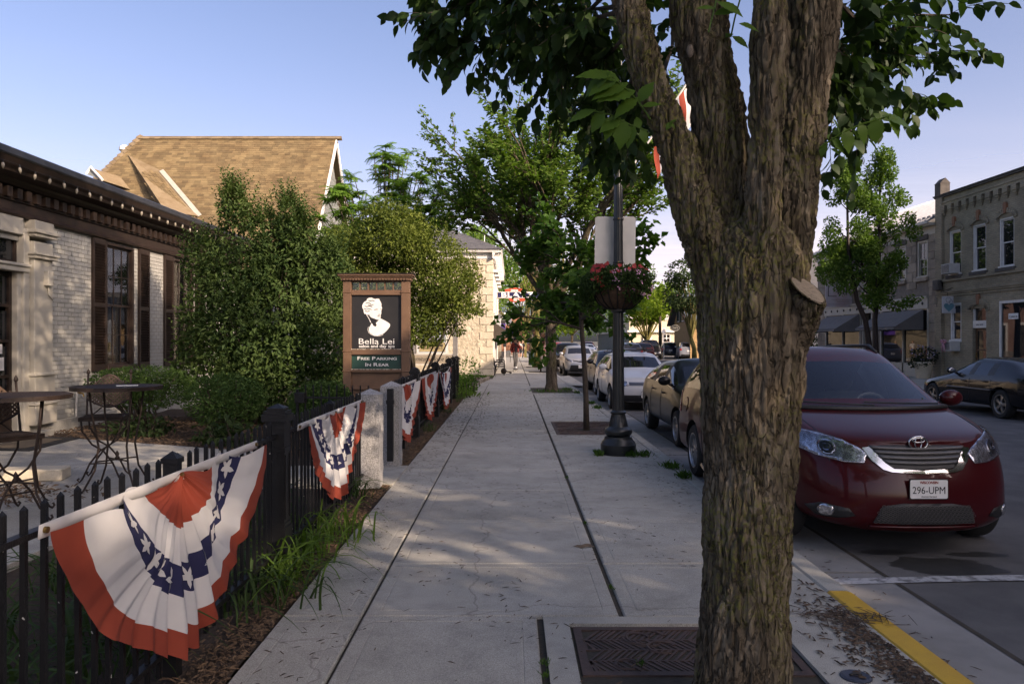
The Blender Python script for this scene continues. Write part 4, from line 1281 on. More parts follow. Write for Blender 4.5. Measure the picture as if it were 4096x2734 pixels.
# door with arched transom
dr1 = B(bb,'door',mat('stained_brown_wood',(0.10,0.052,0.028),0.5,(0.075,0.04,0.02),12,0.2,60,stretch=(1,1,0.1)),(XF + 0.12,XF + 0.17,30.08,30.20,0.05,2.2),(XF + 0.12,XF + 0.17,30.80,30.92,0.05,2.2),(XF + 0.12,XF + 0.17,30.20,30.80,2.08,2.2),(XF + 0.12,XF + 0.17,30.20,30.80,0.05,0.7),(XF + 0.12,XF + 0.165,30.20,30.80,1.28,1.34))
B(dr1,'pane',C['darkglass'],(XF + 0.14,XF + 0.15,30.20,30.80,0.7,2.08))
B(dr1,'handle',C['brass'],(XF + 0.08,XF + 0.12,30.82,30.86,1.0,1.2))
B(bb,'transom_bar',C['white'],(XF + 0.02,XF + 0.2,30.05,30.95,2.2,2.5),(XF + 0.04,XF + 0.12,30.05,30.12,2.5,2.98),(XF + 0.04,XF + 0.12,30.88,30.95,2.5,2.98))
put_text('W62 N592',0.10,C['letterblack'],bb,(0.018,30.5 - 26,2.3),(R(90),0,R(-90)),name='house_number')
B(bb,'transom_pane',C['darkglass'],(XF + 0.10,XF + 0.11,30.12,30.88,2.5,3.0))
ar = MB()
for k in range(15):
 t = math.pi * (k + 0.5) / 15
 ar.obox((XF - 0.02,30.5 + 0.58 * math.cos(t),2.92 + 0.34 * math.sin(t)),(0.08,0.12,0.22),Matrix.Rotation(-(math.pi / 2 - t),3,'X'))
ar.build('arch',C['creambrick'],bb,world=True)
MB().prism([(-0.07,0),(0.07,0),(0.10,0.34),(0.05,0.42),(-0.05,0.42),(-0.10,0.34)],lambda u,v,d: (XF - d,30.5 + u,3.16 + v),0,0.09).build('keystone',C['terracotta'],bb,world=True)
sash_window(bb,XF + 0.05,31.72,32.52,1.68,3.3,C['white'],1,1,C['darkglass'],None,out=-1,fw=0.08)
# shop window
sf = MB()
for y in (24.2,25.9,27.55,29.15): sf.box(XF + 0.0,XF + 0.12,y,y + 0.10,0.55,3.22)
sf.box(XF,XF + 0.12,24.3,29.15,3.12,3.22); sf.box(XF - 0.03,XF + 0.12,24.3,29.15,0.50,0.62)
sw_ = sf.build('shop_window',C['white'],bb,world=True)
for y in (24.3,26.0,27.65): B(sw_,'pane',C['darkglass'],(XF + 0.05,XF + 0.06,y,y + 1.5,0.62,3.12))
B(sw_,'hanging_notice',C['letterwhite'],(XF + 0.03,XF + 0.04,28.2,28.75,2.5,2.72))
put_text('Come in',0.13,C['letterblack'],sw_,(XF + 0.026,28.47,2.56),(R(90),0,R(-90)))
for k in range(9):      # striped display inside the shop window
 B(sw_,'display_stripe',[C['terracotta'],C['white'],C['cream'],C['purple']][k % 4],(XF + 0.35 + 0.03 * k,XF + 0.37 + 0.03 * k,26.2 + 0.3 * k,26.45 + 0.3 * k,0.9 + 0.1 * k,2.0 + 0.06 * k))
acm = mat('white_air_conditioner',(0.5,0.49,0.46),0.6,(0.42,0.41,0.39),6)
def aircon(parent,y,z,label):
 a = empty('air_conditioner',(XF - 0.2,y,z),label=label,cat='air conditioner')
 MB().box(-0.22,0.24,-0.32,0.32,0,0.42).build('casing',acm,a,bevel=0.012)
 for k in range(9): MB().box(-0.226,-0.214,-0.28,0.28,0.05 + 0.038 * k,0.068 + 0.038 * k).build('louvre',C['darkbrown'],a)
 return a
aircon(bb,32.17,4.55,'white air conditioner in the upper window beside the corner pier')
aircon(bb,32.12,1.24,'grey air conditioner with pink bow under the ground floor window')
bow = empty('ribbon_bow',(XF - 0.47,32.2,1.62),label='pink ribbon bow tied on the lower air conditioner',cat='bow')
pk = mat('pink_ribbon',(0.55,0.28,0.33),0.6,(0.45,0.2,0.27),10)
for s in (-1,1):
 MB().tube([(0,0,0),(-0.05,s * 0.10,0.10),(-0.02,s * 0.20,0.06),(0,s * 0.14,-0.03),(0,0,0)],0.035,6).build('loop',pk,bow,smooth=True)
 MB().tube([(0,0,0),(-0.02,s * 0.07,-0.2),(0,s * 0.10,-0.42)],[0.03,0.03,0.02],6).build('tail',pk,bow,smooth=True)
MB().ball((0,0,0),0.05).build('knot',pk,bow,smooth=True)
# ------------------------------------------------------------------ right side: limestone shop with awnings
ss = empty('stone_shop',(XF,40,0),label='grey limestone shop with metal roof and two grey awnings',cat='building')
ups2 = [34.75,36.65,39.0,41.4,43.8]
op = [(y - 0.42,y + 0.42,4.62,6.3) for y in ups2] + [(34.3,38.7,0.5,3.15),(39.6,40.6,0.05,3.15),(41.0,45.4,0.5,3.15)]
wl = MB()
wall_with_holes(wl,XF + 0.03,33.52,46.6,-0.2,6.55,op,XF + 0.35)
wl.box(XF + 0.35,30,46.3,46.6,-0.2,6.5)
wl.build('wall',C['mortargrey'],ss,world=True)
rects = courses(33.54,46.6,0.0,6.5,0.78,0.40,0.022,[(a - 0.1,b + 0.1,c - 0.16,d + 0.2) for a,b,c,d in op[:5]] + [(34.2,45.5,0.0,3.75)],21,vary=0.15)
pieces(ss,rects,(XF + 0.03,0,0),(0,1,0),(0,0,1),(-1,0,0),0.07,'stone',C['stonegrey'],300,0.008,5,'stones')
B(ss,'back_room',C['darkbrown'],(XF + 2.4,XF + 2.5,33.6,46.3,0,6.4))
for y in ups2:
 sash_window(ss,XF + 0.06,y - 0.42,y + 0.42,4.62,6.3,C['cream'],2 if y < 35 else 1,2 if y < 35 else 1,C['darkglass'],None,out=-1,fw=0.07)
 B(ss,'stone_sill',C['stonegrey'],(XF - 0.12,XF + 0.05,y - 0.55,y + 0.55,4.42,4.60),bevel=0.015)
 B(ss,'stone_lintel',C['sillstone'],(XF - 0.05,XF + 0.05,y - 0.55,y + 0.55,6.32,6.56),bevel=0.01)
B(ss,'shop_beam',C['cream'],(XF - 0.06,XF + 0.02,34.2,45.5,3.16,3.62),(XF - 0.12,XF + 0.02,34.2,45.5,3.62,3.72))
rm = MB().lathe([(0.07,0),(0.07,0.03),(0.03,0.05),(0.0001,0.055)],12,axis=Matrix.Rotation(R(-90),3,'Y')).mesh('rosette',C['sillstone'])
for k in range(14): inst(rm,'rosette',ss,(XF - 0.06,34.6 + 0.82 * k,3.40),world=True)
fp = MB()
for y in (34.25,36.45,38.62,39.6,40.6,40.95,43.1,45.4): fp.box(XF - 0.02,XF + 0.12,y - 0.06,y + 0.06,0,3.16)
fp.box(XF - 0.02,XF + 0.12,34.31,38.56,0.0,0.62); fp.box(XF - 0.02,XF + 0.12,41.01,45.34,0.0,0.62)
ssw = fp.build('shopfront',C['cream'],ss,world=True)
for a,b in ((34.31,36.39),(36.51,38.56),(41.01,43.04),(43.16,45.34)): B(ssw,'pane',C['darkglass'],(XF + 0.05,XF + 0.06,a,b,0.62,3.16))
sd = B(ssw,'door',C['woodbrown'],(XF + 0.3,XF + 0.35,39.66,40.54,0,2.2)); B(sd,'pane',C['darkglass'],(XF + 0.28,XF + 0.295,39.8,40.4,0.8,2.0))
awning(ss,XF - 0.08,34.5,38.4,3.12,2.30,1.35,C['awngrey'],-1)
awning(ss,XF - 0.08,40.9,44.9,3.12,2.30,1.35,C['awngrey'],-1)
B(ss,'eave',C['cream'],(XF - 0.02,XF + 0.1,33.55,46.7,6.5,6.86),(XF - 0.35,XF + 0.1,33.55,46.8,6.86,6.98))
MB().prism([(0,0),(0.02,-0.1),(0.10,-0.12),(0.14,-0.02),(0.14,0)],lambda u,v,d: (XF - 0.50 + u,d,7.04 + v),33.6,46.8).build('eaves_gutter',C['white'],ss,world=True)
mr_ = MB()
mr_.add([(XF - 0.42,33.55,7.0),(XF - 0.42,46.9,7.0),(XF + 4.6,46.9,9.5),(XF + 4.6,33.55,9.5)],[(3,2,1,0)])
mr_.add([(XF + 9,33.55,7.0),(XF + 9,46.9,7.0),(XF + 4.6,46.9,9.5),(XF + 4.6,33.55,9.5)],[(0,1,2,3)])
mro = mr_.build('roof',C['metalroof'],ss,world=True)
sm_ = MB().obox((0,0,0),(5.6,0.03,0.05),Matrix.Rotation(-math.atan2(2.5,5.02),3,'Y')).mesh('seam',C['metalroof'])
for k in range(32): inst(sm_,'seam',mro,(XF + 2.09,33.75 + 0.42 * k,8.28),world=True)
gm2 = MB().box(-0.03,0.03,-0.1,0.1,-0.05,0.05).mesh('snow_guard',C['flashing'])
for k in range(30): inst(gm2,'snow_guard',mro,(XF + 0.2,33.7 + 0.42 * k,7.37),world=True)
# flower tub by the shop
tub = empty('flower_tub',(18.3,33.35,0),label='stone flower tub with trailing dark flowers at the corner pier of the stone shop',cat='planter')
MB().lathe([(0.26,0),(0.30,0.1),(0.38,0.62),(0.42,0.68),(0.40,0.74),(0.34,0.72),(0.30,0.6),(0.0001,0.58)],20).build('pot',C['limestone'],tub,smooth=40)
rs = np.random.RandomState(31)
v_,f_ = blob_leaves(rs,[((0,0,1.0),(0.55,0.5,0.38)),((-0.1,0,0.7),(0.5,0.45,0.25))],700,0.11,0.7,0.3,3)
np_obj('foliage',np_mesh('foliage',v_,f_,leaf_mat('dark_tub_leaves',(0.02,0.035,0.02),(0.04,0.05,0.03))),tub)
v_,f_ = blob_leaves(rs,[((0,0,1.12),(0.52,0.45,0.34))],110,0.09,0.9,0.2,3)
np_obj('blossom',np_mesh('blossom',v_,f_,mat('pale_mauve_petals',(0.32,0.29,0.38),0.7,(0.22,0.18,0.26),9)),tub)
# ------------------------------------------------------------------ right side: farther houses
wh = empty('white_house',(20,54,0),label='white clapboard house with dark roof beyond the stone shop',cat='house')
B(wh,'wall',C['white'],(17.2,26,52,62,-0.2,5.0))
bm2 = MB().box(-4.42,4.42,-0.012,0.012,-0.075,0.07).mesh('clapboard',C['white'])
for k in range(34): inst(bm2,'clapboard',wh,(21.6,51.985,0.1 + 0.145 * k),(R(-4),0,0),world=True)
w2 = MB(); w2.add([(16.7,51.5,4.95),(26.5,51.5,4.95),(26.5,57,8.0),(16.7,57,8.0),(26.5,62.5,4.95),(16.7,62.5,4.95)],[(0,1,2,3),(3,2,4,5)])
w2.build('roof',C['slate'],wh,world=True,solid=0.12)
B(wh,'window',C['darkbrown'],(18.6,19.4,51.9,51.97,1.2,2.6)); B(wh,'pane',C['darkglass'],(18.66,19.34,51.88,51.9,1.26,2.54))
ivy = empty('ivy',(18.7,47.2,0),label='dark ivy climbing between the stone shop and the white house',cat='plant')
v_,f_ = blob_leaves(rs,[((0,0,1.6),(0.5,0.45,1.7))],900,0.14,0.8,0.3,2)
np_obj('foliage',np_mesh('foliage',v_,f_,leaf_mat('ivy_leaves',(0.015,0.035,0.012),(0.03,0.06,0.02))),ivy)
MB().tube([(0.1,0.1,0),(0.05,0,1.4),(0.1,0.1,2.6)],[0.04,0.03,0.015],6).build('stem',C['twig'],ivy)
yh = empty('yellow_house',(17.1,75,0),label='ochre clapboard house with steep gable and green shutters',cat='house')
ych = mat('ochre_clapboard',(0.36,0.23,0.10),0.8,(0.30,0.19,0.085),3,isl=0.08,rnd=0.08)
mb = MB(); mb.box(17.1,24,72,79,-0.2,3.6); mb.add([(17.1,72,3.6),(17.1,79,3.6),(17.1,75.5,6.3)],[(0,1,2)])
mb.build('wall',ych,yh,world=True)
cb = MB().box(-3.45,3.45,-0.015,0.015,-0.08,0.075).mesh('clapboard',ych)
for k in range(23): inst(cb,'clapboard',yh,(20.55,71.985,0.1 + 0.155 * k),(R(-5),0,0),world=True)
mb = MB(); mb.add([(16.6,71.3,3.3),(24.4,71.3,3.3),(24.4,75.5,6.5),(16.6,75.5,6.5),(24.4,79.7,3.3),(16.6,79.7,3.3)],[(0,1,2,3),(3,2,4,5)])
yr = mb.build('roof',mat('blue_grey_shingle',(0.06,0.075,0.095),0.85,(0.08,0.095,0.115),4,0.4,50),yh,world=True,solid=0.14)
mb = MB()
for s in (-1,1): mb.tube([(16.55,75.5,6.45),(16.55,75.5 + s * 4.2,3.25)],0.12,4)
mb.build('bargeboard',C['woodbrown'],yh,world=True)
for y in (74.4,76.4):
 B(yh,'window',C['white'],(17.02,17.1,y,y + 0.8,3.6,4.9)); B(yh,'pane',C['darkglass'],(17.0,17.02,y + 0.08,y + 0.72,3.68,4.82))
 gs = mat('dark_green_shutter',(0.02,0.05,0.035),0.6)
 B(yh,'shutter',gs,(17.02,17.08,y - 0.42,y - 0.04,3.55,4.95)); B(yh,'shutter',gs,(17.02,17.08,y + 0.84,y + 1.22,3.55,4.95))
pd_ = B(yh,'door_surround',C['white'],(18.4,18.6,71.85,71.97,0,2.4),(19.5,19.7,71.85,71.97,0,2.4),(18.3,19.8,71.8,71.97,2.4,2.6))
MB().add([(18.2,71.8,2.6),(19.9,71.8,2.6),(19.05,71.8,3.25),(18.2,71.96,2.6),(19.9,71.96,2.6),(19.05,71.96,3.25)],[(0,1,2),(3,5,4),(0,2,5,3),(1,4,5,2)]).build('pediment',C['white'],pd_,world=True)
B(pd_,'door',C['cream'],(18.6,19.5,71.9,71.96,0,2.3))
cbd = empty('cream_building',(18,100,0),label='low cream rendered building with white cornice and square paned doors',cat='building')
crm = mat('pale_cream_render',(0.60,0.53,0.38),0.85,(0.55,0.48,0.34),2,0.1,40)
B(cbd,'wall',crm,(14.85,27,95,130,-0.2,4.55))
B(cbd,'cornice',C['white'],(14.6,27.2,94.7,130,4.55,4.95),(14.75,27.1,94.85,130,4.3,4.55),(14.55,27.1,94.5,130,2.75,2.98))
sd_ = mat('shaded_wall_tone',(0.22,0.24,0.22),0.8)  # grey-green shade of the street-facing wall put into the panel colour
for k in range(14): B(cbd,'shaded_side_panel',sd_,(14.78,14.84,95.4 + 2.4 * k,97.4 + 2.4 * k,0.2,2.7))
for x in (W(2665,1340,95).x,W(2718,1340,95).x):
 d_ = MB()
 for k in range(3): d_.box(x - 0.45 + k * 0.45 - 0.04,x - 0.45 + k * 0.45 + 0.04,94.86,94.97,0,2.5)
 for k in range(6): d_.box(x - 0.49,x + 0.49,94.87,94.96,k * 0.5 - 0.04,k * 0.5 + 0.04)
 dd = d_.build('door',C['white'],cbd,world=True)
 for k in range(2):
  for q in range(5): B(dd,'pane',C['darkglass'],(x - 0.41 + k * 0.45,x - 0.04 + k * 0.45,94.93,94.95,q * 0.5 + 0.04,q * 0.5 + 0.46))
bn = empty('shop_banner',W(2590,1345,94.8),label='white banner with black number on the cream building',cat='banner')
MB().box(-0.55,0.55,-0.02,0.02,-0.85,0.9).build('cloth',C['white'],bn)
put_text('#1',0.75,C['letterblack'],bn,(0,-0.025,0.15)); put_text('FREE',0.36,C['letterblack'],bn,(0,-0.025,-0.35))
# invented blocks out of view: heights and gaps set to shade the near street
for (y0,y1,h,lab,mtl) in ((3.6,19.6,12.4,'tall brick block added out of view to shade the street, beside the brick shop','redbrick'),
        (-3.1,3.3,13.8,'narrow three storey brick block added out of view to shade the street','creambrick'),
        (-9.4,-4.3,14.0,'tall cream brick block added behind the camera to block the sun','creambrick'),
        (-31,-12.4,11.35,'long red brick block added behind the camera to shape the sunlight','redbrick')):
 q = empty('added_shade_block',(XF + 5,(y0 + y1) / 2,0),label=lab,cat='building')
 B(q,'wall',C[mtl],(XF,XF + 12,y0,y1,-0.2,h))
 B(q,'parapet',C['limestone'],(XF - 0.15,XF + 12.1,y0 - 0.1,y1 + 0.1,h,h + 0.25))
 n = max(1,int((y1 - y0) / 2.4))
 for k in range(n):
  yy = y0 + (k + 0.5) * (y1 - y0) / n
  for z in (1.0,4.6,8.2):
   if z + 2 < h:
    B(q,'window',C['white'],(XF - 0.05,XF,yy - 0.55,yy + 0.55,z,z + 2.0)); B(q,'pane',C['darkglass'],(XF - 0.07,XF - 0.05,yy - 0.47,yy + 0.47,z + 0.08,z + 1.92))
# ================================================================== iron fence
FX = -1.70
C['chip'] = mat('chipped_black_enamel',(0.009,0.009,0.010),0.4,(0.45,0.43,0.40),38,0.3,90,detail=1,lo=0.75,hi=0.77,spec=0.25)
picket = MB().box(-0.0095,0.0095,-0.0095,0.0095,0.06,1.095)
picket.add([(-0.0095,-0.0095,1.095),(0.0095,-0.0095,1.095),(0.0095,0.0095,1.095),(-0.0095,0.0095,1.095),(0,0,1.112)],[(0,1,4),(1,2,4),(2,3,4),(3,0,4)])
picket_me = picket.mesh('picket',C['chip'])
def post_mesh(big):
 mb = MB()
 if big:
  w = 0.068
  mb.box(-w,w,-w,w,0,1.10)
  mb.box(-w - 0.014,w + 0.014,-w - 0.014,w + 0.014,0,0.34); mb.box(-w - 0.007,w + 0.007,-w - 0.007,w + 0.007,0.34,0.37)
  mb.box(-w - 0.008,w + 0.008,-w - 0.008,w + 0.008,0.88,0.915)
  mb.box(-w - 0.022,w + 0.022,-w - 0.022,w + 0.022,1.10,1.15)
  mb.box(-w - 0.010,w + 0.010,-w - 0.010,w + 0.010,1.15,1.175)
  a = 0.062
  mb.box(-a,a,-a,a,1.175,1.195)
  mb.add([(-a,-a,1.195),(a,-a,1.195),(a,a,1.195),(-a,a,1.195),(0,0,1.225)],[(0,1,4),(1,2,4),(2,3,4),(3,0,4)])
  for s in (-1,1):       # raised panel frame on the faces
   for z0,z1 in ((0.40,0.86),):
    mb.box(s * (w + 0.004) - 0.004,s * (w + 0.004) + 0.004,-w + 0.012,-w + 0.02,z0,z1)
    mb.box(s * (w + 0.004) - 0.004,s * (w + 0.004) + 0.004,w - 0.02,w - 0.012,z0,z1)
 else:
  w = 0.033
  mb.box(-w,w,-w,w,0,1.07)
  mb.box(-w - 0.008,w + 0.008,-w - 0.008,w + 0.008,1.07,1.095)
  mb.add([(-w - 0.008,-w - 0.008,1.095),(w + 0.008,-w - 0.008,1.095),(w + 0.008,w + 0.008,1.095),(-w - 0.008,w + 0.008,1.095),(0,0,1.13)],[(0,1,4),(1,2,4),(2,3,4),(3,0,4)])
 return mb.mesh('post',C['iron'])
BIG,SMALL = post_mesh(True),post_mesh(False)
def fence_run(y0,y1,bigs,smalls,label,seed):
 f = empty('iron_fence',(FX,(y0 + y1) / 2,0),label=label,cat='fence',group='black iron garden fence runs')
 rg = random.Random(seed)
 yc = (y0 + y1) / 2
 MB().box(-0.02,0.02,y0 - yc,y1 - yc,0.985,1.008).build('top_rail',C['iron'],f)
 MB().box(-0.02,0.02,y0 - yc,y1 - yc,0.15,0.175).build('bottom_rail',C['iron'],f)
 n = int((y1 - y0) / 0.111)
 for k in range(n):
  y = y0 + 0.055 + k * 0.111
  if any(abs(y - b) < 0.09 for b in bigs) or any(abs(y - b) < 0.055 for b in smalls): continue
  inst(picket_me,'picket',f,(0,y - yc,rg.uniform(-0.004,0.004)),(R(rg.uniform(-0.3,0.3)),R(rg.uniform(-0.4,0.4)),0))
 for b in bigs: inst(BIG,'post',f,(0,b - yc,0))
 for b in smalls: inst(SMALL,'post',f,(0,b - yc,0))
 return f
fence_run(1.0,5.44,[2.05],[3.755],'black iron picket fence under the largest bunting',1)
fence_run(5.44,8.50,[5.44],[7.015],'black iron picket fence between the big square post and the front granite post',2)
fence_run(10.22,16.6,[13.1,16.6],[11.7],'black iron picket fence starting at the rear granite post',3)
fence_run(16.75,23.0,[20.2,21.7,23.0],[18.4],'black iron picket fence ending beside the leafy corner shrub',4)
# granite gate posts
gr = [(-1.635,8.64,1.13,'front granite gate post with pyramid top, at the fence end'),(-1.62,10.07,1.14,'rear granite gate post with pyramid top, behind the open gate')]
for k,(x,y,h,lab) in enumerate(gr):
 rs = np.random.RandomState(20 + k)
 mb = MB()
 n = 14
 w = 0.128
 per = [(-w + 2 * w * i / n,-w) for i in range(n)] + [(w,-w + 2 * w * i / n) for i in range(n)] + [(w - 2 * w * i / n,w) for i in range(n)] + [(-w,w - 2 * w * i / n) for i in range(n)]
 rows = 42
 vs = []
 for j in range(rows + 1):
  z = h * 0.945 * j / rows
  for (a,b) in per: vs.append((a,b,z))
 V = np.array(vs)
 d = (fbm(V * 9 + k * 30,4,3) - 0.5) * 0.028
 rad = V.copy(); rad[:,2] = 0
 rad = rad / np.linalg.norm(rad,axis=1,keepdims=True)
 V = V + rad * d[:,None]
 m = len(per)
 F = [(j * m + i,j * m + (i + 1) % m,(j + 1) * m + (i + 1) % m,(j + 1) * m + i) for j in range(rows) for i in range(m)]
 mb.add(V,F)
 top = [tuple(V[rows * m + i]) for i in range(m)]
 mb.add(top + [(0,0,h)],[(i,(i + 1) % m,m) for i in range(m)])
 o = mb.build('granite_post',C['granite'],None)
 o.location = (x,y,0)
 tag(o,lab,'gate post')
# open iron gate, swung inward at the rear post
gt = empty('garden_gate',(-1.80,10.0,0),R(180 - 8),label='open black iron gate swung inward between the granite posts',cat='gate')
MB().box(0,0.03,-0.02,0.02,0.1,1.02).box(1.1,1.13,-0.02,0.02,0.1,1.02).box(0.03,1.1,-0.015,0.015,0.2,0.225).box(0.03,1.1,-0.015,0.015,0.9,0.925).build('gate_frame',C['iron'],gt)
for k in range(9):
 inst(picket_me,'picket',gt,(0.12 + 0.11 * k,0,0),scale=(0.8,0.8,0.98))
MB().box(-0.06,0.02,-0.02,0.02,0.3,0.36).box(-0.06,0.02,-0.02,0.02,0.8,0.86).build('hinge',C['iron'],gt)
MB().box(1.0,1.14,-0.05,0.05,0.84,0.98).build('latch_box',C['iron'],gt,bevel=0.006)
MB().lathe([(0.028,0),(0.028,0.03),(0.018,0.03),(0.018,0.0)],16,(1.05,-0.05,0.91),cap=False,axis=Matrix.Rotation(R(90),3,'X')).build('latch_ring',C['letterwhite'],gt)
go = MB().box(-0.04,0.04,-0.03,0.03,0.10,1.05).box(-0.05,0.05,-0.035,0.035,0.85,0.9)
o = go.build('gate_stop',C['iron'],None); o.location = (-1.60,9.86,0)
tag(o,'black flat iron gate stop bolted to the rear granite post','gate stop')
# ================================================================== bunting
C['bred'] = mat('bunting_red',(0.36,0.062,0.032),0.85,(0.31,0.05,0.026),4,0.25,420,obj=True,dist=0.002)
C['bwhite'] = mat('bunting_white',(0.72,0.71,0.70),0.85,(0.66,0.65,0.65),4,0.25,420,obj=True,dist=0.002)
C['bblue'] = mat('bunting_navy',(0.018,0.02,0.075),0.85,(0.023,0.026,0.09),4,0.25,420,obj=True,dist=0.002)
for k in ('bred','bwhite','bblue'):       # thin cloth lets some light through
 nt = C[k].node_tree
 b_ = nt.nodes['Principled BSDF']
 tr_ = _n(nt,'BsdfTranslucent'); mx_ = _n(nt,'MixShader'); mx_.inputs[0].default_value = 0.22
 nt.links.new(b_.inputs['Base Color'].links[0].from_socket,tr_.inputs['Color'])
 nt.links.new(b_.outputs[0],mx_.inputs[1]); nt.links.new(tr_.outputs[0],mx_.inputs[2])
 nt.links.new(mx_.outputs[0],nt.nodes['Material Output'].inputs['Surface'])
def bunting(y0,y1,ztop,zbot,label,seed,pexp=1.5,skew=0.0,amp=0.062,sag=0.0,X=FX + 0.03,squeeze=0.0):
 """pleated half fan hung from the top rail; colours run in rings about the middle of its top edge"""
 rs = np.random.RandomState(seed)
 bt = empty('bunting',(X,(y0 + y1) / 2,0),label=label,cat='bunting',group='patriotic fan buntings on the fence')
 hw,dr = (y1 - y0) / 2,ztop - zbot
 ph = rs.uniform(0,6,8)
 def surf(t,r,off=0.0):
  """t 0..1 around the fan, r 0..1 outward -> point in the bunting's own space"""
  a = math.pi * (1 - t)
  c,s = math.cos(a),math.sin(a)
  k = (abs(c) ** pexp + abs(s) ** pexp) ** (-1.0 / pexp)
  u,v = k * c * r,k * s * r
  pl = abs(((t * 17 + 0.3 * math.sin(t * 9 + ph[0])) % 1.0) - 0.5) * 2
  mid = math.exp(-((t - 0.5) / 0.27) ** 2)
  side = 1 - mid
  x = 0.012 + amp * (0.25 + 0.75 * r) * (mid * (0.85 * pl + 0.25 * math.sin(t * 61 + ph[1])) + side * (0.9 + 1.3 * math.sin(r * 8.5 + t * 5 + ph[2]) * (0.3 + r * (1 - r) * 2.6)))
  x += 0.03 * r * (1 - abs(u)) + 0.012 * math.sin(r * 5 + ph[3] + t * 13)
  wv = 0.034 * math.sin(r * 15 + ph[4] + 5 * t) * side * r * (1 - r) * 3 + 0.050 * (pl - 0.5) * mid * r * (0.6 + 0.6 * math.sin(t * 23 + ph[0]))
  vv = v + wv + 0.018 * side * math.sin(r * 12 + ph[5]) * (1 - r)
  uu = u * (1 - squeeze * vv) + skew * vv + 0.010 * math.sin(r * 11 + t * 23 + ph[6]) * r + 0.03 * side * math.sin(r * 9 + ph[1]) * r * (1 - r) * 3 * (1 if u > 0 else -1)
  edge = 0.012 * math.sin(t * 31 + ph[7]) * r * v
  z = ztop - (vv + edge) * dr - sag * (1 - u * u)
  return (x + off,uu * hw,max(z,0.02))
 rings = [(0.0,0.30,'bred','red_centre'),(0.30,0.50,'bwhite','inner_white_band'),(0.50,0.67,'bblue','navy_band'),(0.67,0.865,'bwhite','outer_white_band'),(0.865,1.0,'bred','red_border')]
 NT = 220
 for r0,r1,m,nm in rings:
  nr = max(6,int((r1 - r0) * 48))
  mb = MB().grid(lambda a,b: surf(a,max(0.004,r0 + (r1 - r0) * b)),NT,nr)
  mb.build(nm,C[m],bt,smooth=True)
 mb = MB().grid(lambda a,b: (0.016 + 0.006 * math.sin(a * 40) * b + 0.004 * (1 - b),(a * 2 - 1) * hw * 1.005,ztop - sag * (1 - (2 * a - 1) ** 2) + 0.022 - 0.05 * b),60,2)
 mb.build('header_tape',C['bwhite'],bt,smooth=True,solid=0.003)
 for s in (-0.98,0.0,0.98):
  MB().lathe([(0.012,0),(0.012,0.012),(0.006,0.012)],10,(0.024,s * hw,ztop - sag * (1 - s * s)),axis=Matrix.Rotation(R(90),3,'Y')).build('grommet',C['brass'],bt)
 nst = 11
 for k in range(nst):
  t0,r0 = (k + 0.5) / nst,0.585
  mb = MB()
  R0,R1 = 0.062,0.025
  cell = []
  cs = Vector(surf(t0,r0))
  dt = (Vector(surf(t0 + 0.01,r0)) - Vector(surf(t0 - 0.01,r0))).length / 0.02
  drr = (Vector(surf(t0,r0 + 0.02)) - Vector(surf(t0,r0 - 0.02))).length / 0.04
  dt = max(dt,1.2); drr = max(drr,0.5)
  pts = [(0,0)]
  for q in range(20):
   an = math.pi / 2 + 2 * math.pi * q / 20
   ph_ = q % 4
   rr = R0 if ph_ == 0 else (R1 if ph_ == 2 else 0.042)
   pts.append((rr * math.cos(an) / dt,rr * math.sin(an) / drr))
  vs = [surf(min(max(t0 + a,0.001),0.999),r0 + b,0.0045) for a,b in pts]
  mid = [surf(min(max(t0 + a / 2,0.001),0.999),r0 + b / 2,0.0045) for a,b in pts[1:]]
  vs += mid
  fs_ = []
  for q in range(20):
   q2 = (q + 1) % 20
   fs_ += [(0,21 + q,21 + q2),(21 + q,1 + q,1 + q2,21 + q2)]
  mb.add(vs,fs_).build('star',C['bwhite'],bt,smooth=True)
 return bt
bunting(2.62,4.84,1.015,0.135,'largest red white and navy fan bunting, whole star band in view',3,1.45,0.03)
bunting(5.78,8.20,1.015,0.20,'fan bunting between the big square iron post and the front granite post',8,1.45,0.02)
bunting(10.35,12.9,1.0,0.12,'fan bunting hanging just behind the rear granite gate post',12,1.6,0.0)
bunting(13.45,16.3,1.0,0.10,'sunlit fan bunting between two tall fence posts beyond the gate',17,1.5,0.0)
bunting(16.9,20.0,0.98,0.06,'farthest fan bunting, sagging at its top, near the fence end',23,1.6,0.0,sag=0.10)
# ================================================================== salon sign
sg = empty('salon_sign',(-2.44,13.55,0),label='tall brown framed sign with white bust logo and green parking board',cat='sign')
hwS = 0.597
SZ = lambda py: CAMZ - (1080 + py / 3.2667 - CY) / FPX * 13.52      # height on the sign from its enlarged picture
fr = MB()
pw = 0.148
for s in (-1,1):
 x = s * (hwS - pw / 2)
 fr.box(x - pw / 2,x + pw / 2,-0.09,0.09,0,SZ(105))
 for py in (300,1065,1325): fr.box(x - pw / 2 - 0.012,x + pw / 2 + 0.012,-0.10,0.10,SZ(py),SZ(py) + 0.018)
 fr.box(x - pw / 2 - 0.015,x + pw / 2 + 0.015,-0.11,0.11,0,0.12)
fr.build('frame_post',C['woodbrown'],sg,bevel=0.006)
ra = MB()
xi = hwS - pw
for p0,p1 in ((158,130),(328,262),(1105,1032),(1335,1292),(1560,1530)):
 ra.box(-xi,xi,-0.075,0.06,SZ(p0),SZ(p1))
ra.build('rail',C['woodbrown'],sg,bevel=0.006)
MB().box(-xi,xi,-0.02,0.02,0.2,SZ(1335)).build('base_panel',C['woodbrown'],sg)
zt = SZ(105)
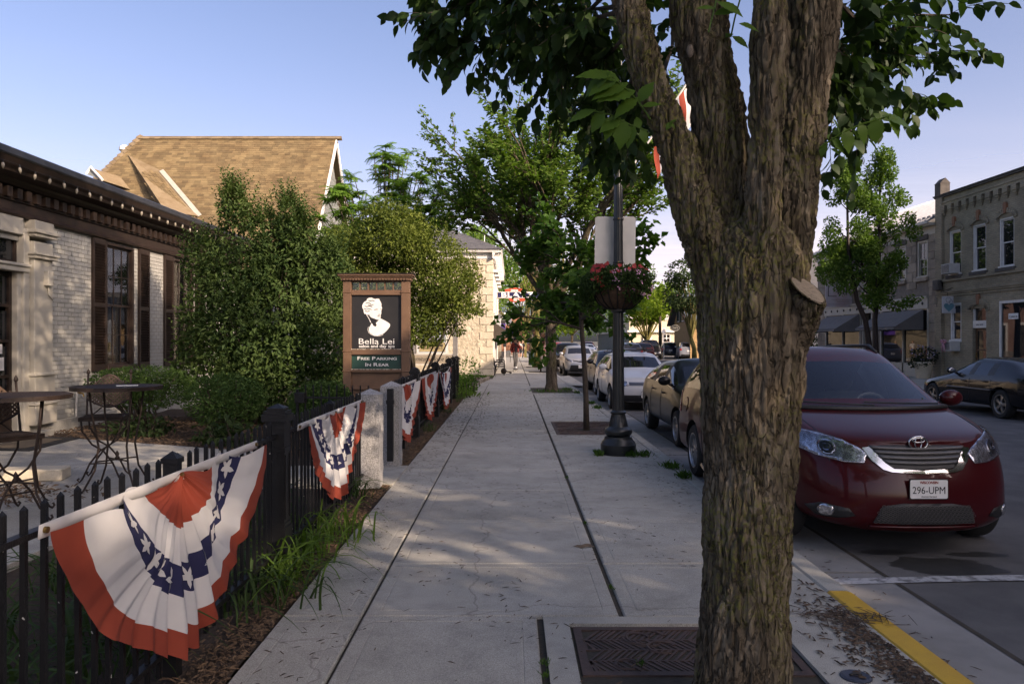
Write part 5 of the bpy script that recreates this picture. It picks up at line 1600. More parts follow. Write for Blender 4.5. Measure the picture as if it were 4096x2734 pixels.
cp_ = MB().box(-hwS - 0.03,hwS + 0.03,-0.12,0.12,zt - 0.05,zt).box(-hwS - 0.05,hwS + 0.05,-0.14,0.14,zt,zt + 0.03).box(-hwS - 0.075,hwS + 0.075,-0.17,0.17,zt + 0.03,zt + 0.06)
cp_.build('cap',C['woodbrown'],sg,bevel=0.005)
MB().box(-hwS - 0.085,hwS + 0.085,-0.18,0.18,zt + 0.06,zt + 0.078).build('cap_board',C['darkbrown'],sg)
dmt_ = MB().box(-0.018,0.018,-0.012,0.012,-0.015,0.015).mesh('dentil',C['woodbrown'])
for k in range(22): inst(dmt_,'dentil',sg,(-0.56 + 0.0533 * k,-0.13,zt - 0.025))
for k in range(6):
 x0 = -xi + k * (2 * xi / 6)
 MB().box(x0 + 0.012,x0 + 2 * xi / 6 - 0.012,-0.006,0.006,SZ(262),SZ(158)).build('glass_light',C['winglass'],sg)
 if k: MB().box(x0 - 0.010,x0 + 0.010,-0.05,0.03,SZ(262),SZ(158)).build('mullion',C['woodbrown'],sg)
MB().box(-xi,xi,-0.03,0.03,SZ(1032),SZ(328)).build('black_board',C['blackboard'],sg)
MB().box(-xi,xi,-0.032,0.03,SZ(1292),SZ(1105)).build('green_board',C['greenboard'],sg)
MB().box(-xi,xi,-0.082,-0.06,SZ(1036),SZ(1028)).box(-xi,xi,-0.082,-0.06,SZ(1298),SZ(1290)).build('peeling_strip',C['woodpeel'],sg)
FACE = -0.033
def fit_text(body_,parent,x0,x1,z,cap,mt,y,caps_small=0.0,bold=0.0,shear=0.0):
 """lettering stretched to run from x0 to x1 with capitals of height cap; caps_small: small capitals ratio"""
 items = []
 xc = 0.0
 for wd in body_.split(' '):
  for part_,sz in (((wd[0],1.0),(wd[1:].upper(),caps_small)) if caps_small else ((wd,1.0),)):
   if not part_: continue
   me = text_mesh(part_,sz * cap / 0.70,mt,'lettering',align='LEFT',bold=bold,shear=shear)
   xs_ = [v.co.x for v in me.vertices]
   items.append((me,xc - min(xs_))); xc += max(xs_) - min(xs_) + cap * 0.14
  xc += cap * 0.38
 wtot = xc - cap * 0.52
 k = (x1 - x0) / wtot
 for me,xo in items:
  me.transform(Matrix.Diagonal((k,1,1,1)))
  inst(me,'lettering',parent,(x0 + xo * k,y,z),(R(90),0,0))
LX = lambda px: W(1340 + px / 3.2656,1362,13.52).x + 2.44
fit_text('Bella Lei',sg,LX(312),LX(775),SZ(965),0.103,C['letterwhite'],FACE)
fit_text('salon and day spa',sg,LX(314),LX(780),SZ(1010),0.055,C['letterwhite'],FACE,bold=0.001)
fit_text('Free Parking',sg,LX(295),LX(806),SZ(1172),0.061,C['letterwhite'],FACE - 0.002,0.78,0.0012)
fit_text('In Rear',sg,LX(397),LX(705),SZ(1253),0.061,C['letterwhite'],FACE - 0.002,0.78,0.0012)
def LG(px,py):
 """pixel of the enlarged sign picture (scale 3.266, origin 1340, 1080) to the board's own x, z"""
 p = W(1340 + px / 3.2656,1080 + py / 3.2667,13.52)
 return (p.x + 2.44,p.z)
bust = [(420,375),(448,360),(480,358),(505,372),(530,378),(552,372),(578,374),(584,392),(600,420),(608,445),(606,470),(616,492),(610,515),(604,540),(606,562),(596,590),(598,615),(592,628),
  (640,652),(690,680),(720,705),(718,735),(690,775),(650,815),(620,838),(560,855),(505,850),(462,825),(442,795),(446,750),(468,715),(480,690),(505,730),(535,738),(545,715),(535,690),(560,665),(575,650),
  (545,645),(515,632),(480,622),(455,600),(450,580),(428,586),(408,570),(385,572),(376,545),(372,515),(358,492),(356,462),(370,430),(392,408),(412,400)]
MB().prism([LG(*p) for p in bust],lambda u,v,d: (u,d,v),FACE - 0.004,FACE).build('bust_emblem',C['letterwhite'],sg)
line1 = [(400,565),(420,595),(440,625),(455,655),(468,685)]
MB().tube([(LG(*p)[0],FACE - 0.003,LG(*p)[1]) for p in line1],0.006,5).build('emblem_line',C['letterwhite'],sg)
arc = [(436,740),(428,775),(440,815),(475,842),(520,858),(575,862),(630,845)]
MB().tube([(LG(*p)[0],FACE - 0.003,LG(*p)[1]) for p in arc],0.004,5).build('emblem_line',C['letterwhite'],sg)
for seg in ([(400,435),(425,425),(450,430),(470,445)],[(390,470),(420,478),(455,470),(490,480)],[(378,500),(410,512),(445,505),(480,515)],[(440,395),(465,402),(490,395),(520,405)],[(515,520),(535,512),(560,512)],[(595,512),(606,508)],[(566,580),(590,580)],[(556,600),(585,602)],[(395,530),(425,540),(455,530)],[(430,455),(470,462),(505,450)]):
 MB().tube([(LG(*p)[0],FACE - 0.006,LG(*p)[1]) for p in seg],0.0055,5).build('emblem_inner_line',C['blackboard'],sg)  # inner lines of the bust drawn in board black
# ------------------------------------------------------------------ consignment sign
cs_ = empty('consignment_sign',(-2.70,26.0,0),label='grey post sign with a hanging painted panel and a beige board below',cat='sign')
def cx_(px): return W(px,1362,26.0).x + 2.70
def cz_(py): return W(2048,py,26.0).z
pg = mat('grey_fluted_wood',(0.30,0.29,0.275),0.7,(0.24,0.23,0.22),6,0.2,40)
for a,b in ((1646,1658),(1812,1831)):
 mb = MB(); x0,x1 = cx_(a),cx_(b)
 mb.box(x0,x1,-0.07,0.07,0,3.3)
 for k in range(4): mb.box(x0 + (x1 - x0) * (k + 0.3) / 4,x0 + (x1 - x0) * (k + 0.7) / 4,-0.085,-0.07,0.1,3.2)
 mb.build('post',pg,cs_)
MB().box(cx_(1646),cx_(1831),-0.05,0.05,3.2,3.35).build('crossbar',pg,cs_)
MB().box(cx_(1667),cx_(1793),-0.03,0.03,cz_(1413),cz_(1280)).build('panel',C['white'],cs_)
MB().box(cx_(1676),cx_(1784),-0.036,-0.03,cz_(1409),cz_(1282)).build('painting',mat('pale_blue_paint',(0.45,0.50,0.55),0.7,(0.38,0.42,0.48),5),cs_)
MB().box(cx_(1678),cx_(1781),-0.040,-0.036,cz_(1406),cz_(1369)).build('caption_strip',mat('straw_paint',(0.42,0.34,0.17),0.7,(0.36,0.29,0.15),5),cs_)
put_text('GENERATIONS',0.115,C['letterblack'],cs_,(cx_(1729),-0.043,cz_(1386)),xs=0.98,bold=0.004)
put_text('CONSIGNMENT INTERIORS',0.066,C['letterblack'],cs_,(cx_(1729),-0.043,cz_(1395)),xs=0.92)
put_text('LLC',0.045,C['letterblack'],cs_,(cx_(1770),-0.043,cz_(1402)))
for px in (1725,1733): MB().box(cx_(px) - 0.02,cx_(px) + 0.02,-0.045,-0.036,cz_(1372),cz_(1310)).build('painted_trunk',C['woodbrown'],cs_)
MB().box(cx_(1644),cx_(1830),-0.05,0.03,cz_(1455),cz_(1418)).build('lower_board',mat('beige_board',(0.33,0.28,0.21),0.7,(0.29,0.245,0.18),5),cs_)
MB().box(cx_(1642),cx_(1832),-0.06,0.04,cz_(1418),cz_(1415)).box(cx_(1642),cx_(1832),-0.06,0.04,cz_(1458),cz_(1455)).build('white_trim',C['white'],cs_)
put_text('Furniture',0.23,C['letterblack'],cs_,(cx_(1680),-0.053,cz_(1443)),shear=0.35,xs=0.72)
put_text('Home D\u00e9cor',0.23,C['letterblack'],cs_,(cx_(1778),-0.053,cz_(1443)),shear=0.35,xs=0.72)
MB().prism([(0,-0.05),(0.04,0),(0,0.05),(-0.04,0)],lambda u,v,d: (cx_(1719) + u,d,cz_(1438) + v),-0.058,-0.05).build('diamond',C['terracotta'],cs_)
# ================================================================== lamp post with flower basket
LPX,LPY = 1.58,11.15
lp = empty('lamp_post',(LPX,LPY,0),label='black fluted iron lamp post with wide base on the sidewalk',cat='lamp post')
C['lampiron'] = mat('dark_green_black_iron',(0.011,0.014,0.015),0.33,(0.017,0.02,0.021),8,0.12,60)
MB().lathe([(0.255,0),(0.262,0.02),(0.262,0.15),(0.25,0.165),(0.245,0.185),(0.215,0.215),(0.205,0.24),(0.20,0.26),(0.165,0.275)],40).build('base',C['lampiron'],lp,smooth=35)
MB().lathe([(0.165,0.27),(0.185,0.285),(0.205,0.315),(0.208,0.345),(0.195,0.375),(0.165,0.395),(0.15,0.41)],48,flute=(0.03,1,5)).build('collar',C['lampiron'],lp,smooth=50)
MB().lathe([(0.15,0.40),(0.14,0.44),(0.118,0.52),(0.105,0.58),(0.10,0.60)],48,flute=(0.07,1,3)).build('fluted_bell',C['lampiron'],lp,smooth=50)
MB().lathe([(0.10,0.595),(0.116,0.605),(0.116,0.625),(0.10,0.64),(0.092,0.65)],32).build('ring',C['lampiron'],lp,smooth=40)
MB().lathe([(0.092,0.64),(0.090,0.8),(0.084,1.5),(0.077,2.15)],32,flute=(0.07,0,3)).build('shaft',C['lampiron'],lp,smooth=40)
MB().lathe([(0.075,2.15),(0.072,2.3),(0.066,4.0),(0.058,6.6)],32,flute=(0.07,0,3)).build('upper_shaft',C['lampiron'],lp,smooth=40)
MB().lathe([(0.06,6.6),(0.10,6.66),(0.10,6.72),(0.07,6.78),(0.16,6.95)],24).build('lantern_cup',C['lampiron'],lp,smooth=40)
MB().lathe([(0.15,6.95),(0.21,7.1),(0.21,7.3),(0.12,7.5),(0.03,7.6)],24).build('lantern_globe',mat('frosted_globe',(0.7,0.7,0.68),0.3),lp,smooth=True)
# sign seen from the back
bs_ = empty('road_sign',(LPX,LPY + 0.12,2.78),label='blank grey back of a road sign strapped to the lamp post',cat='road sign')
def rrect(w,h,r,n=6):
 out = []
 for cx2,cy2,a0 in ((w / 2 - r,h / 2 - r,0),(-w / 2 + r,h / 2 - r,90),(-w / 2 + r,-h / 2 + r,180),(w / 2 - r,-h / 2 + r,270)):
  for k in range(n + 1):
   a = R(a0 + 90 * k / n)
   out.append((cx2 + r * math.cos(a),cy2 + r * math.sin(a)))
 return out
MB().prism(rrect(0.61,0.765,0.04),lambda u,v,d: (u - 0.03 + 0.012 * v,d,v + 0.38),-0.003,0.0).build('plate',C['signback'],bs_)
for z in (0.06,0.70):
 MB().lathe([(0.079,z - 0.012),(0.081,z),(0.079,z + 0.012)],24,(0,-0.12,0),cap=False).build('strap',C['lampiron'],bs_)
 MB().lathe([(0.012,0),(0.012,0.02),(0.006,0.025)],8,(-0.01,-0.2,z),axis=Matrix.Rotation(R(90),3,'X')).build('bolt',C['brass'],bs_)
# basket
hb = empty('flower_basket',(LPX,LPY,2.15),label='large coir lined flower basket with red and pink blooms around the lamp post',cat='flower basket')
coir = mat('coir_liner',(0.085,0.05,0.028),0.95,(0.055,0.033,0.02),20,0.8,90)
MB().lathe([(0.09,0.0),(0.17,0.012),(0.27,0.09),(0.335,0.20),(0.36,0.31),(0.34,0.31),(0.2,0.26),(0.09,0.24)],36).build('liner',coir,hb,smooth=50)
for k in range(18):
 a = 2 * math.pi * k / 18
 MB().tube([((r + 0.006) * math.cos(a),(r + 0.006) * math.sin(a),z) for r,z in ((0.09,-0.005),(0.17,0.006),(0.27,0.085),(0.338,0.20),(0.363,0.31))],0.007,5).build('rib',C['iron'],hb)
MB().tube([(0.366 * math.cos(t),0.366 * math.sin(t),0.31) for t in np.linspace(0,2 * math.pi,33)[:-1]],0.010,6,closed=True).build('rim',C['iron'],hb)
MB().lathe([(0.08,-0.05),(0.10,-0.03),(0.10,0.0),(0.08,0.01)],20).build('bracket',C['lampiron'],hb)
rs = np.random.RandomState(77)
v_,f_ = blob_leaves(rs,[((0,0,0.40),(0.44,0.44,0.17)),((0.16,-0.24,0.30),(0.24,0.16,0.22)),((-0.25,-0.1,0.33),(0.25,0.3,0.15)),((-0.42,0,0.2),(0.1,0.12,0.22))],6500,0.045,0.6,0.2,6)
np_obj('foliage',np_mesh('foliage',v_,f_,leaf_mat('basket_leaves',(0.03,0.06,0.018),(0.055,0.09,0.03))),hb)
def blooms(parent,name,pts,r,mt,n=6,rs=rs):
 """each bloom: a small ring of petals, joined as one part of loose petals"""
 P = []; D = []; N = []; L = []
 for p in pts:
  ax = Vector((p[0],p[1] - 0.2,0.25)).normalized()
  a,b,_ = basis(ax)
  for k in range(n):
   t = 2 * math.pi * k / n + rs.uniform(0,1)
   d = a * math.cos(t) + b * math.sin(t) + ax * 0.25
   P.append(p); D.append(d); N.append(ax); L.append(r * rs.uniform(0.8,1.2))
 v,f = leaf_arrays(P,D,N,L,1.0,fold=0.05)
 return tag(np_obj(name,np_mesh(name,v,f,mt),parent),kind='stuff')
redp = mat('red_petals',(0.34,0.022,0.014),0.6,(0.22,0.014,0.010),20,isl=0.25)
pinkp = mat('pink_petals',(0.55,0.30,0.42),0.6,(0.42,0.20,0.32),20,isl=0.25)
pts = [(-0.40 + 0.30 * rs.uniform(),-0.12 + rs.uniform(-0.28,0.3),0.28 + 0.24 * rs.uniform()) for k in range(34)]
pts += [(0.42 * math.cos(t) * rs.uniform(0.6,1),0.35 * math.sin(t),0.50 + rs.uniform(-0.03,0.07)) for t in rs.uniform(0,6.28,40)]
blooms(hb,'red_blooms',pts,0.036,redp)
pts = []
for k in range(15):
 c = np.array([0.02 + rs.uniform(-0.12,0.38),-0.36 + rs.uniform(-0.05,0.1),0.10 + rs.uniform(0,0.4)])
 for q in range(9): pts.append(tuple(c + rs.normal(size=3) * 0.02))
blooms(hb,'pink_blooms',pts,0.012,pinkp,4)
hb.scale = (1.12,1.12,1.12)
# flag on a slanted staff
fg = empty('flag',(LPX + 0.1,LPY,4.0),label='red and white striped flag on a staff fixed to the lamp post',cat='flag')
p0,p1 = Vector((0,0,0.1)),Vector((0.95,-0.1,1.55))
MB().tube([p0,p1],0.014,8).build('staff',C['white'],fg)
MB().ball(p1 + Vector((0,0,0.03)),0.03).build('finial',C['brass'],fg,smooth=True)
MB().tube([(-0.06,0,0.05),(0.06,0,0.12)],0.03,8).build('bracket',C['iron'],fg)
FLd = (p1 - p0).normalized()
def flagpt(a,b):
 """a along the staff from the top, b down the cloth"""
 p = p1 - FLd * (a * 0.95)
 return p + Vector((0.10 * b - 0.05 * a * b,0.05 * math.sin(b * 7 + a * 5) - 0.02,-0.60 * b - 0.1 * a * b)) + Vector((0.03 * math.sin(a * 9 + b * 3),0.04 * math.sin(a * 14 + b * 2),0))
fr_ = C['bred']
for k in range(9):
 a0,a1 = k / 9,(k + 1) / 9
 MB().grid(lambda u,v: flagpt(a0 + (a1 - a0) * u,v),3,24).build('stripe',C['bred'] if k % 2 == 0 else C['bwhite'],fg,smooth=True)
# ================================================================== bistro tables and chairs
def bar_table(loc,rz,label,rad=0.46,h=1.145):
 t = empty('bar_table',loc,rz,label=label,cat='table',group='wrought iron bar tables')
 MB().lathe([(rad - 0.012,h - 0.035),(rad,h - 0.035),(rad,h + 0.006),(rad - 0.012,h + 0.006),(rad - 0.012,h - 0.035)],48,cap=False).build('rim',C['rustiron'],t)
 mb = MB()
 n = 11
 for k in range(-n,n + 1):
  c = k * rad / n * 0.97
  l = math.sqrt(max(0,(rad * 0.985) ** 2 - c * c))
  if l < 0.03: continue
  for ang in (45,-45):
   m3 = Matrix.Rotation(R(ang),3,'Z')
   mb.obox(m3 @ Vector((c,0,h - 0.002 + (0.003 if ang > 0 else -0.003))),(0.030,2 * l,0.006),m3)
 mb.build('lattice_top',C['rustiron'],t)
 for k in range(4):
  a = R(45 + 90 * k)
  c,s = math.cos(a),math.sin(a)
  pts = [(0.30 * c,0.30 * s,h - 0.03),(0.27 * c,0.27 * s,0.85),(0.20 * c,0.20 * s,0.50),(0.24 * c,0.24 * s,0.25),(0.36 * c,0.36 * s,0.045),(0.40 * c,0.40 * s,0.02),(0.425 * c,0.425 * s,0.04),(0.41 * c,0.41 * s,0.065)]
  MB().tube(pts,0.011,7).build('leg',C['rustiron'],t,smooth=True)
 for k in range(2):
  a = R(45 + 90 * k)
  MB().tube([(-0.215 * math.cos(a),-0.215 * math.sin(a),0.34),(0.215 * math.cos(a),0.215 * math.sin(a),0.34)],0.009,6).build('stretcher',C['rustiron'],t)
 MB().lathe([(0.012,0.33),(0.03,0.35),(0.014,0.375),(0.024,0.40),(0.008,0.43),(0.001,0.44)],12).build('finial',C['rustiron'],t,smooth=True)
 return t
bar_table((-4.37,8.3,0.03),R(10),'round iron bar table before the box hedge, plastic straw on top')
bar_table((-4.60,6.95,0.03),R(30),'round iron bar table close to the fence pickets, cut off at its side')
st_ = MB().tube([(-4.30,8.15,1.19),(-4.10,8.22,1.19)],0.008,6).build('drinking_straw',C['letterwhite'])
tag(st_,'white plastic straw lying on the iron bar table','straw')
def bar_chair(loc,rz,label,sh=0.76):
 """seat toward -Y local; the lattice back stands at +Y"""
 c = empty('bar_chair',loc,rz,label=label,cat='chair',group='wrought iron bar chairs')
 w = 0.235
 MB().box(-w,w,-0.22,0.22,sh - 0.02,sh - 0.008).box(-w,w,-0.22,-0.205,sh - 0.045,sh).box(-w,w,0.205,0.22,sh - 0.045,sh).box(-w,-w + 0.015,-0.205,0.205,sh - 0.045,sh).box(w - 0.015,w,-0.205,0.205,sh - 0.045,sh).build('seat_frame',C['rustiron'],c)
 mb = MB()
 for k in range(-8,9):
  for ang in (45,-45):
   cc = k * 0.055
   l = 0.225 * 1.41 - abs(cc)
   if l > 0.03:
    m3 = Matrix.Rotation(R(ang),3,'Z')
    mb.obox(m3 @ Vector((cc,0,sh + (0.002 if ang > 0 else -0.003))),(0.022,min(l,0.3) * 1.35,0.005),m3)
 mb.build('seat_lattice',C['rustiron'],c)
 lean = 0.10
 yb = lambda z: 0.215 + lean * max(0,z - sh) / 0.55
 top = 1.235
 for s in (-1,1):
  MB().tube([(s * w,0.215,sh - 0.03),(s * w,yb(1.0),1.0),(s * w,yb(top),top)],0.012,7).build('back_post',C['rustiron'],c)
  MB().lathe([(0.010,top),(0.022,top + 0.025),(0.016,top + 0.05),(0.001,top + 0.075)],8,(s * w,yb(top),0)).build('finial',C['rustiron'],c)
  sc = [(s * (w - 0.012),yb(1.08),1.08),(s * (w - 0.03),yb(1.11),1.13),(s * (w - 0.065),yb(1.14),1.155),(s * (w - 0.085),yb(1.12),1.125),(s * (w - 0.065),yb(1.1),1.10),(s * (w - 0.05),yb(1.1),1.12)]
  MB().tube(sc,0.007,6).build('scroll',C['rustiron'],c,smooth=True)
 arch = lambda x: 1.06 + 0.17 * math.cos(x / w * 1.4) ** 2
 low_ = lambda x: 0.90 - 0.06 * math.cos(x / w * 2.2)
 MB().tube([(x,yb(arch(x)),arch(x)) for x in np.linspace(-w + 0.01,w - 0.01,17)],0.012,7).build('arch_rail',C['bronze'],c,smooth=True)
 MB().tube([(x,yb(low_(x)),low_(x)) for x in np.linspace(-w + 0.01,w - 0.01,17)],0.010,7).build('lower_rail',C['rustiron'],c,smooth=True)
 mb = MB()
 for k in range(-14,15):
  for s in (1,-1):
   pts = []
   for q in range(40):
    t = q / 39.0
    x = -w + 2 * w * t
    z = 1.0 + k * 0.045 + s * x
    if low_(x) - 0.01 < z < arch(x): pts.append((x,yb(z) + 0.004 * s,z))
   if len(pts) > 1:
    a,b = Vector(pts[0]),Vector(pts[-1])
    d = b - a
    mb.obox((a + b) / 2,(d.length,0.004,0.018),Matrix.Rotation(-math.atan2(d.z,d.x),3,'Y'))
 mb.build('back_lattice',C['bronze'],c)
 MB().tube([(x,yb(0.86) - 0.0,0.80 + 0.07 * math.cos(x / w * 3.1)) for x in np.linspace(-w,w,21)],0.008,6).build('scroll_rail',C['rustiron'],c,smooth=True)
 for sx in (-1,1):
  for sy in (-1,1):
   y0 = sy * 0.20
   pts = [(sx * 0.21,y0,sh - 0.04),(sx * 0.20,y0,0.60),(sx * 0.10,y0 * 0.9,0.44),(sx * -0.02,y0 * 0.9,0.36),(sx * -0.12,y0,0.22),(sx * -0.19,y0 * 1.1,0.05),(sx * -0.22,y0 * 1.15,0.015),(sx * -0.24,y0 * 1.15,0.045),(sx * -0.22,y0 * 1.12,0.06)]
   MB().tube(pts,0.011,7).build('leg',C['rustiron'],c,smooth=True)
 MB().tube([(-0.13,-0.2,0.22),(0.13,-0.2,0.22)],0.009,6).build('foot_rest',C['rustiron'],c)
 return c
bar_chair((-4.86,8.95,0.03),R(18),'brown iron bar chair with bronze lattice back behind the round table')
bar_chair((-4.80,7.12,0.03),R(60),'brown iron bar chair tucked at the table nearest the pickets')
blk = MB().box(-0.42,0.42,-0.16,0.16,0.03,0.17).build('kerb_block',C['limestone'],None,bevel=0.015)
blk.location = (-5.75,8.9,0); blk.rotation_euler = (0,0,R(12)); tag(blk,'low limestone block edging the planting hole in the patio','stone block')
hs = empty('hose_tap',(XW + 0.05,14.5,0.2),label='brass hose tap standing at the foot of the brick wall',cat='tap')
MB().tube([(0,0,0),(0.02,0,0.5)],0.02,8).build('pipe',C['signback'],hs); MB().tube([(0.02,0,0.48),(0.14,0,0.46),(0.15,0,0.4)],0.016,8).build('spout',C['brass'],hs)
# ================================================================== hanging and street signs
def hang_sign(name,loc,label,w,h,mt,cat='shop sign',bracket_to=None,hz=0.1,outline=None):
 s = empty(name,loc,label=label,cat=cat)
 poly = outline or [(-w / 2,-h / 2),(w / 2,-h / 2),(w / 2,h / 2),(-w / 2,h / 2)]
 MB().prism(poly,lambda u,v,d: (u,d,v),-0.03,0.03).build('board',mt,s)
 if bracket_to is not None:
  x1 = bracket_to - loc[0]
  MB().tube([(-w / 2 * (1 if x1 > 0 else -1),0,h / 2 + hz),(x1,0,h / 2 + hz)],0.018,6).build('bracket',C['iron'],s)
  for q in (-0.3,0.3): MB().tube([(q * w,0,h / 2),(q * w,0,h / 2 + hz)],0.008,5).build('hanger',C['iron'],s)
 return s
# Close to the Heart
p = W(3822,1218,32.3)
hs1 = hang_sign('shop_sign',p,'white shop sign with teal heart hung from a scrolled iron bracket',1.15,0.72,mat('pale_grey_sign',(0.50,0.50,0.50),0.6,(0.45,0.45,0.46),4),bracket_to=XF,hz=0.16)
teal = mat('teal_paint',(0.10,0.24,0.28),0.6)
hp = [(0.22 * (16 * math.sin(t) ** 3) / 16,0.22 * (13 * math.cos(t) - 5 * math.cos(2 * t) - 2 * math.cos(3 * t) - math.cos(4 * t)) / 16) for t in np.linspace(0,2 * math.pi,30)[:-1]]
MB().prism([(u - 0.30,v - 0.10) for u,v in hp],lambda u,v,d: (u,d,v),-0.036,-0.03).build('heart',teal,hs1)
for cx2,cz2,r in ((-0.32,0.20,0.11),(-0.22,0.12,0.075)):
 MB().tube([(cx2 + r * math.cos(t),-0.035,cz2 + r * math.sin(t)) for t in np.linspace(0,6.28,22)[:-1]],0.006,5,closed=True).build('figure_line',C['iron'],hs1)
put_text('Close',0.17,C['letterblack'],hs1,(0.18,-0.034,0.13),shear=0.2); put_text('to the',0.12,C['letterblack'],hs1,(0.28,-0.034,0.02)); put_text('Heart',0.24,C['letterblack'],hs1,(0.24,-0.034,-0.17),shear=0.2,bold=0.006)
for s in ([(-0.7,0.62),(-0.45,0.54),(-0.2,0.66),(0.05,0.56),(0.3,0.56),(0.5,0.72),(0.62,0.82),(0.55,0.9),(0.46,0.82),(0.55,0.74)],[(-0.65,0.54),(-0.1,0.74),(0.9,0.98)]):
 MB().tube([(u,0,v) for u,v in s],0.012,5).build('scroll',C['iron'],hs1,smooth=True)
# Lillies
p = W(3371,1180,42.0)
hs2 = hang_sign('shop_sign',p,'pinkish shop sign with rounded corners reading a name in thin black letters',1.95,1.32,mat('pinkish_sign',(0.42,0.38,0.385),0.6,(0.38,0.22,0.19),1.1,lo=0.45,hi=0.75),bracket_to=XF,hz=0.12,outline=rrect(1.95,1.32,0.18))
put_text('illies',0.62,C['letterblack'],hs2,(0.25,-0.034,0.05),xs=1.1)
MB().box(-0.84,-0.80,-0.04,-0.03,-0.08,0.52).box(-0.80,-0.36,-0.04,-0.03,-0.08,-0.045).build('initial',C['letterblack'],hs2)
gl_ = mat('faint_grey_lettering',(0.20,0.19,0.19),0.6)
for k,(z,w) in enumerate(((-0.25,1.3),(-0.37,0.7),(-0.5,1.6))):
 MB().tube([(-w / 2 + w * q / 40,-0.033,z + 0.02 * math.sin(q * 2.1) * math.cos(q * 0.9)) for q in range(41)],0.010,4).build('script_line',gl_,hs2)
# oval cafe sign, parking sign
p = W(2700,1311,70)
hs3 = hang_sign('oval_sign',p,'dark oval hanging sign with pale rim before the ochre house',0.95,0.62,C['blackboard'],bracket_to=17.1,hz=0.2,outline=[(0.47 * math.cos(t),0.30 * math.sin(t)) for t in np.linspace(0,6.28,30)[:-1]])
MB().tube([(0.42 * math.cos(t),-0.035,0.255 * math.sin(t)) for t in np.linspace(0,6.28,30)[:-1]],0.018,5,closed=True).build('rim',C['cream'],hs3)
put_text("Let's",0.26,C['cream'],hs3,(0,-0.036,-0.06),shear=0.3)
pk_ = empty('parking_sign',(W(2655,1362,66).x,66,0),label='small white no parking sign on a thin pole by the far kerb',cat='road sign')
MB().tube([(0,0,0),(0,0,2.9)],0.03,6).build('pole',C['signback'],pk_)
MB().box(-0.15,0.15,-0.05,-0.035,2.35,2.82).build('plate',C['letterwhite'],pk_)
put_text('NO',0.10,C['bred'],pk_,(0,-0.055,2.68)); put_text('PARKING',0.06,C['bred'],pk_,(0,-0.055,2.58)); put_text('THIS SIDE',0.05,C['bred'],pk_,(0,-0.055,2.48))
# signs along the left shops
navy = mat('navy_enamel',(0.016,0.016,0.07),0.35); red_e = mat('red_enamel',(0.45,0.075,0.035),0.4)
bl_ = empty('beer_sign',W(2075,1180,41.5),label='navy and red enamel beer sign projecting from the limestone building',cat='sign')
bx = lambda px: W(px,1180,41.5).x - W(2075,1180,41.5).x
bz = lambda py: W(2075,py,41.5).z - W(2075,1180,41.5).z
MB().box(bx(1987),bx(2162),-0.10,0.10,bz(1192),bz(1167)).build('frame',C['white'],bl_)
MB().box(bx(1990),bx(2159),-0.106,0.106,bz(1190),bz(1169)).build('name_board',navy,bl_)
MB().prism([(bx(2022),bz(1167)),(bx(2018),bz(1158)),(bx(2060),bz(1150)),(bx(2102),bz(1158)),(bx(2098),bz(1167))],lambda u,v,d: (u,d,v),-0.09,0.09).build('top_board',red_e,bl_)
MB().prism([(bx(2034),bz(1193)),(bx(2040),bz(1204)),(bx(2060),bz(1208)),(bx(2098),bz(1204)),(bx(2104),bz(1193))],lambda u,v,d: (u,d,v),-0.09,0.09).build('bottom_board',red_e,bl_)
put_text('DRINK',0.135,C['letterwhite'],bl_,(bx(2058),-0.095,bz(1165)),bold=0.006); put_text('BEER',0.15,C['letterwhite'],bl_,(bx(2066),-0.095,bz(1203)),bold=0.006)
put_text('BLATZ',0.36,C['letterwhite'],bl_,(bx(2068),-0.108,bz(1188)),bold=0.012,xs=1.5,space=1.15)
MB().tube([(bx(1972),0,bz(1168)),(bx(2000),0,bz(1168))],0.03,6).tube([(bx(1972),0,bz(1193)),(bx(2000),0,bz(1193))],0.03,6).build('bracket',C['white'],bl_)
v1 = empty('stone_shop_sign',W(1997,1285,43),label='narrow pale vertical sign with an oval top above the brown awning',cat='sign')
MB().box(-0.095,0.095,-0.03,0.03,-0.45,0.3).build('board',mat('pale_blue_board',(0.55,0.58,0.60),0.6),v1)
MB().prism([(0.125 * math.cos(t),0.34 + 0.085 * math.sin(t)) for t in np.linspace(0,6.28,22)[:-1]],lambda u,v,d: (u,d,v),-0.04,0.04).build('oval',C['letterwhite'],v1)
put_text('THE',0.09,C['letterblack'],v1,(0,-0.042,0.31))
for k,ch in enumerate('STONE'): put_text(ch,0.10,C['letterblack'],v1,(0,-0.032,0.17 - 0.13 * k))
v2 = empty('centre_sign',W(2011,1283,46),label='stepped black and purple sign with white letters behind the vertical sign',cat='sign')
MB().box(-0.36,0.24,-0.03,0.03,0.0,0.34).box(-0.36,0.17,-0.031,0.03,-0.16,0.0).build('board',C['blackboard'],v2)
MB().box(-0.36,0.17,-0.03,0.03,-0.5,-0.16).build('purple_board',mat('purple_board',(0.06,0.03,0.2),0.6),v2)
put_text('NATURAL',0.13,C['letterwhite'],v2,(0.2,-0.034,0.19),align='RIGHT',bold=0.003); put_text('CENTER',0.13,C['letterwhite'],v2,(0.14,-0.034,0.04),align='RIGHT',bold=0.003)
v3 = empty('bank_sign',W(2034,1282,50),label='pale blue square sign with round seal hung from an iron arm',cat='sign')
MB().box(-0.34,0.22,-0.03,0.03,-0.28,0.28).build('board',mat('pale_sign',(0.48,0.52,0.58),0.6),v3)
MB().tube([(-0.2 + 0.17 * math.cos(t),-0.035,0.05 + 0.17 * math.sin(t)) for t in np.linspace(0,6.28,24)[:-1]],0.012,5,closed=True).build('seal',C['letterblack'],v3)
MB().tube([(-0.9,0,0.34),(0.24,0,0.34)],0.02,6).build('arm',C['iron'],v3)
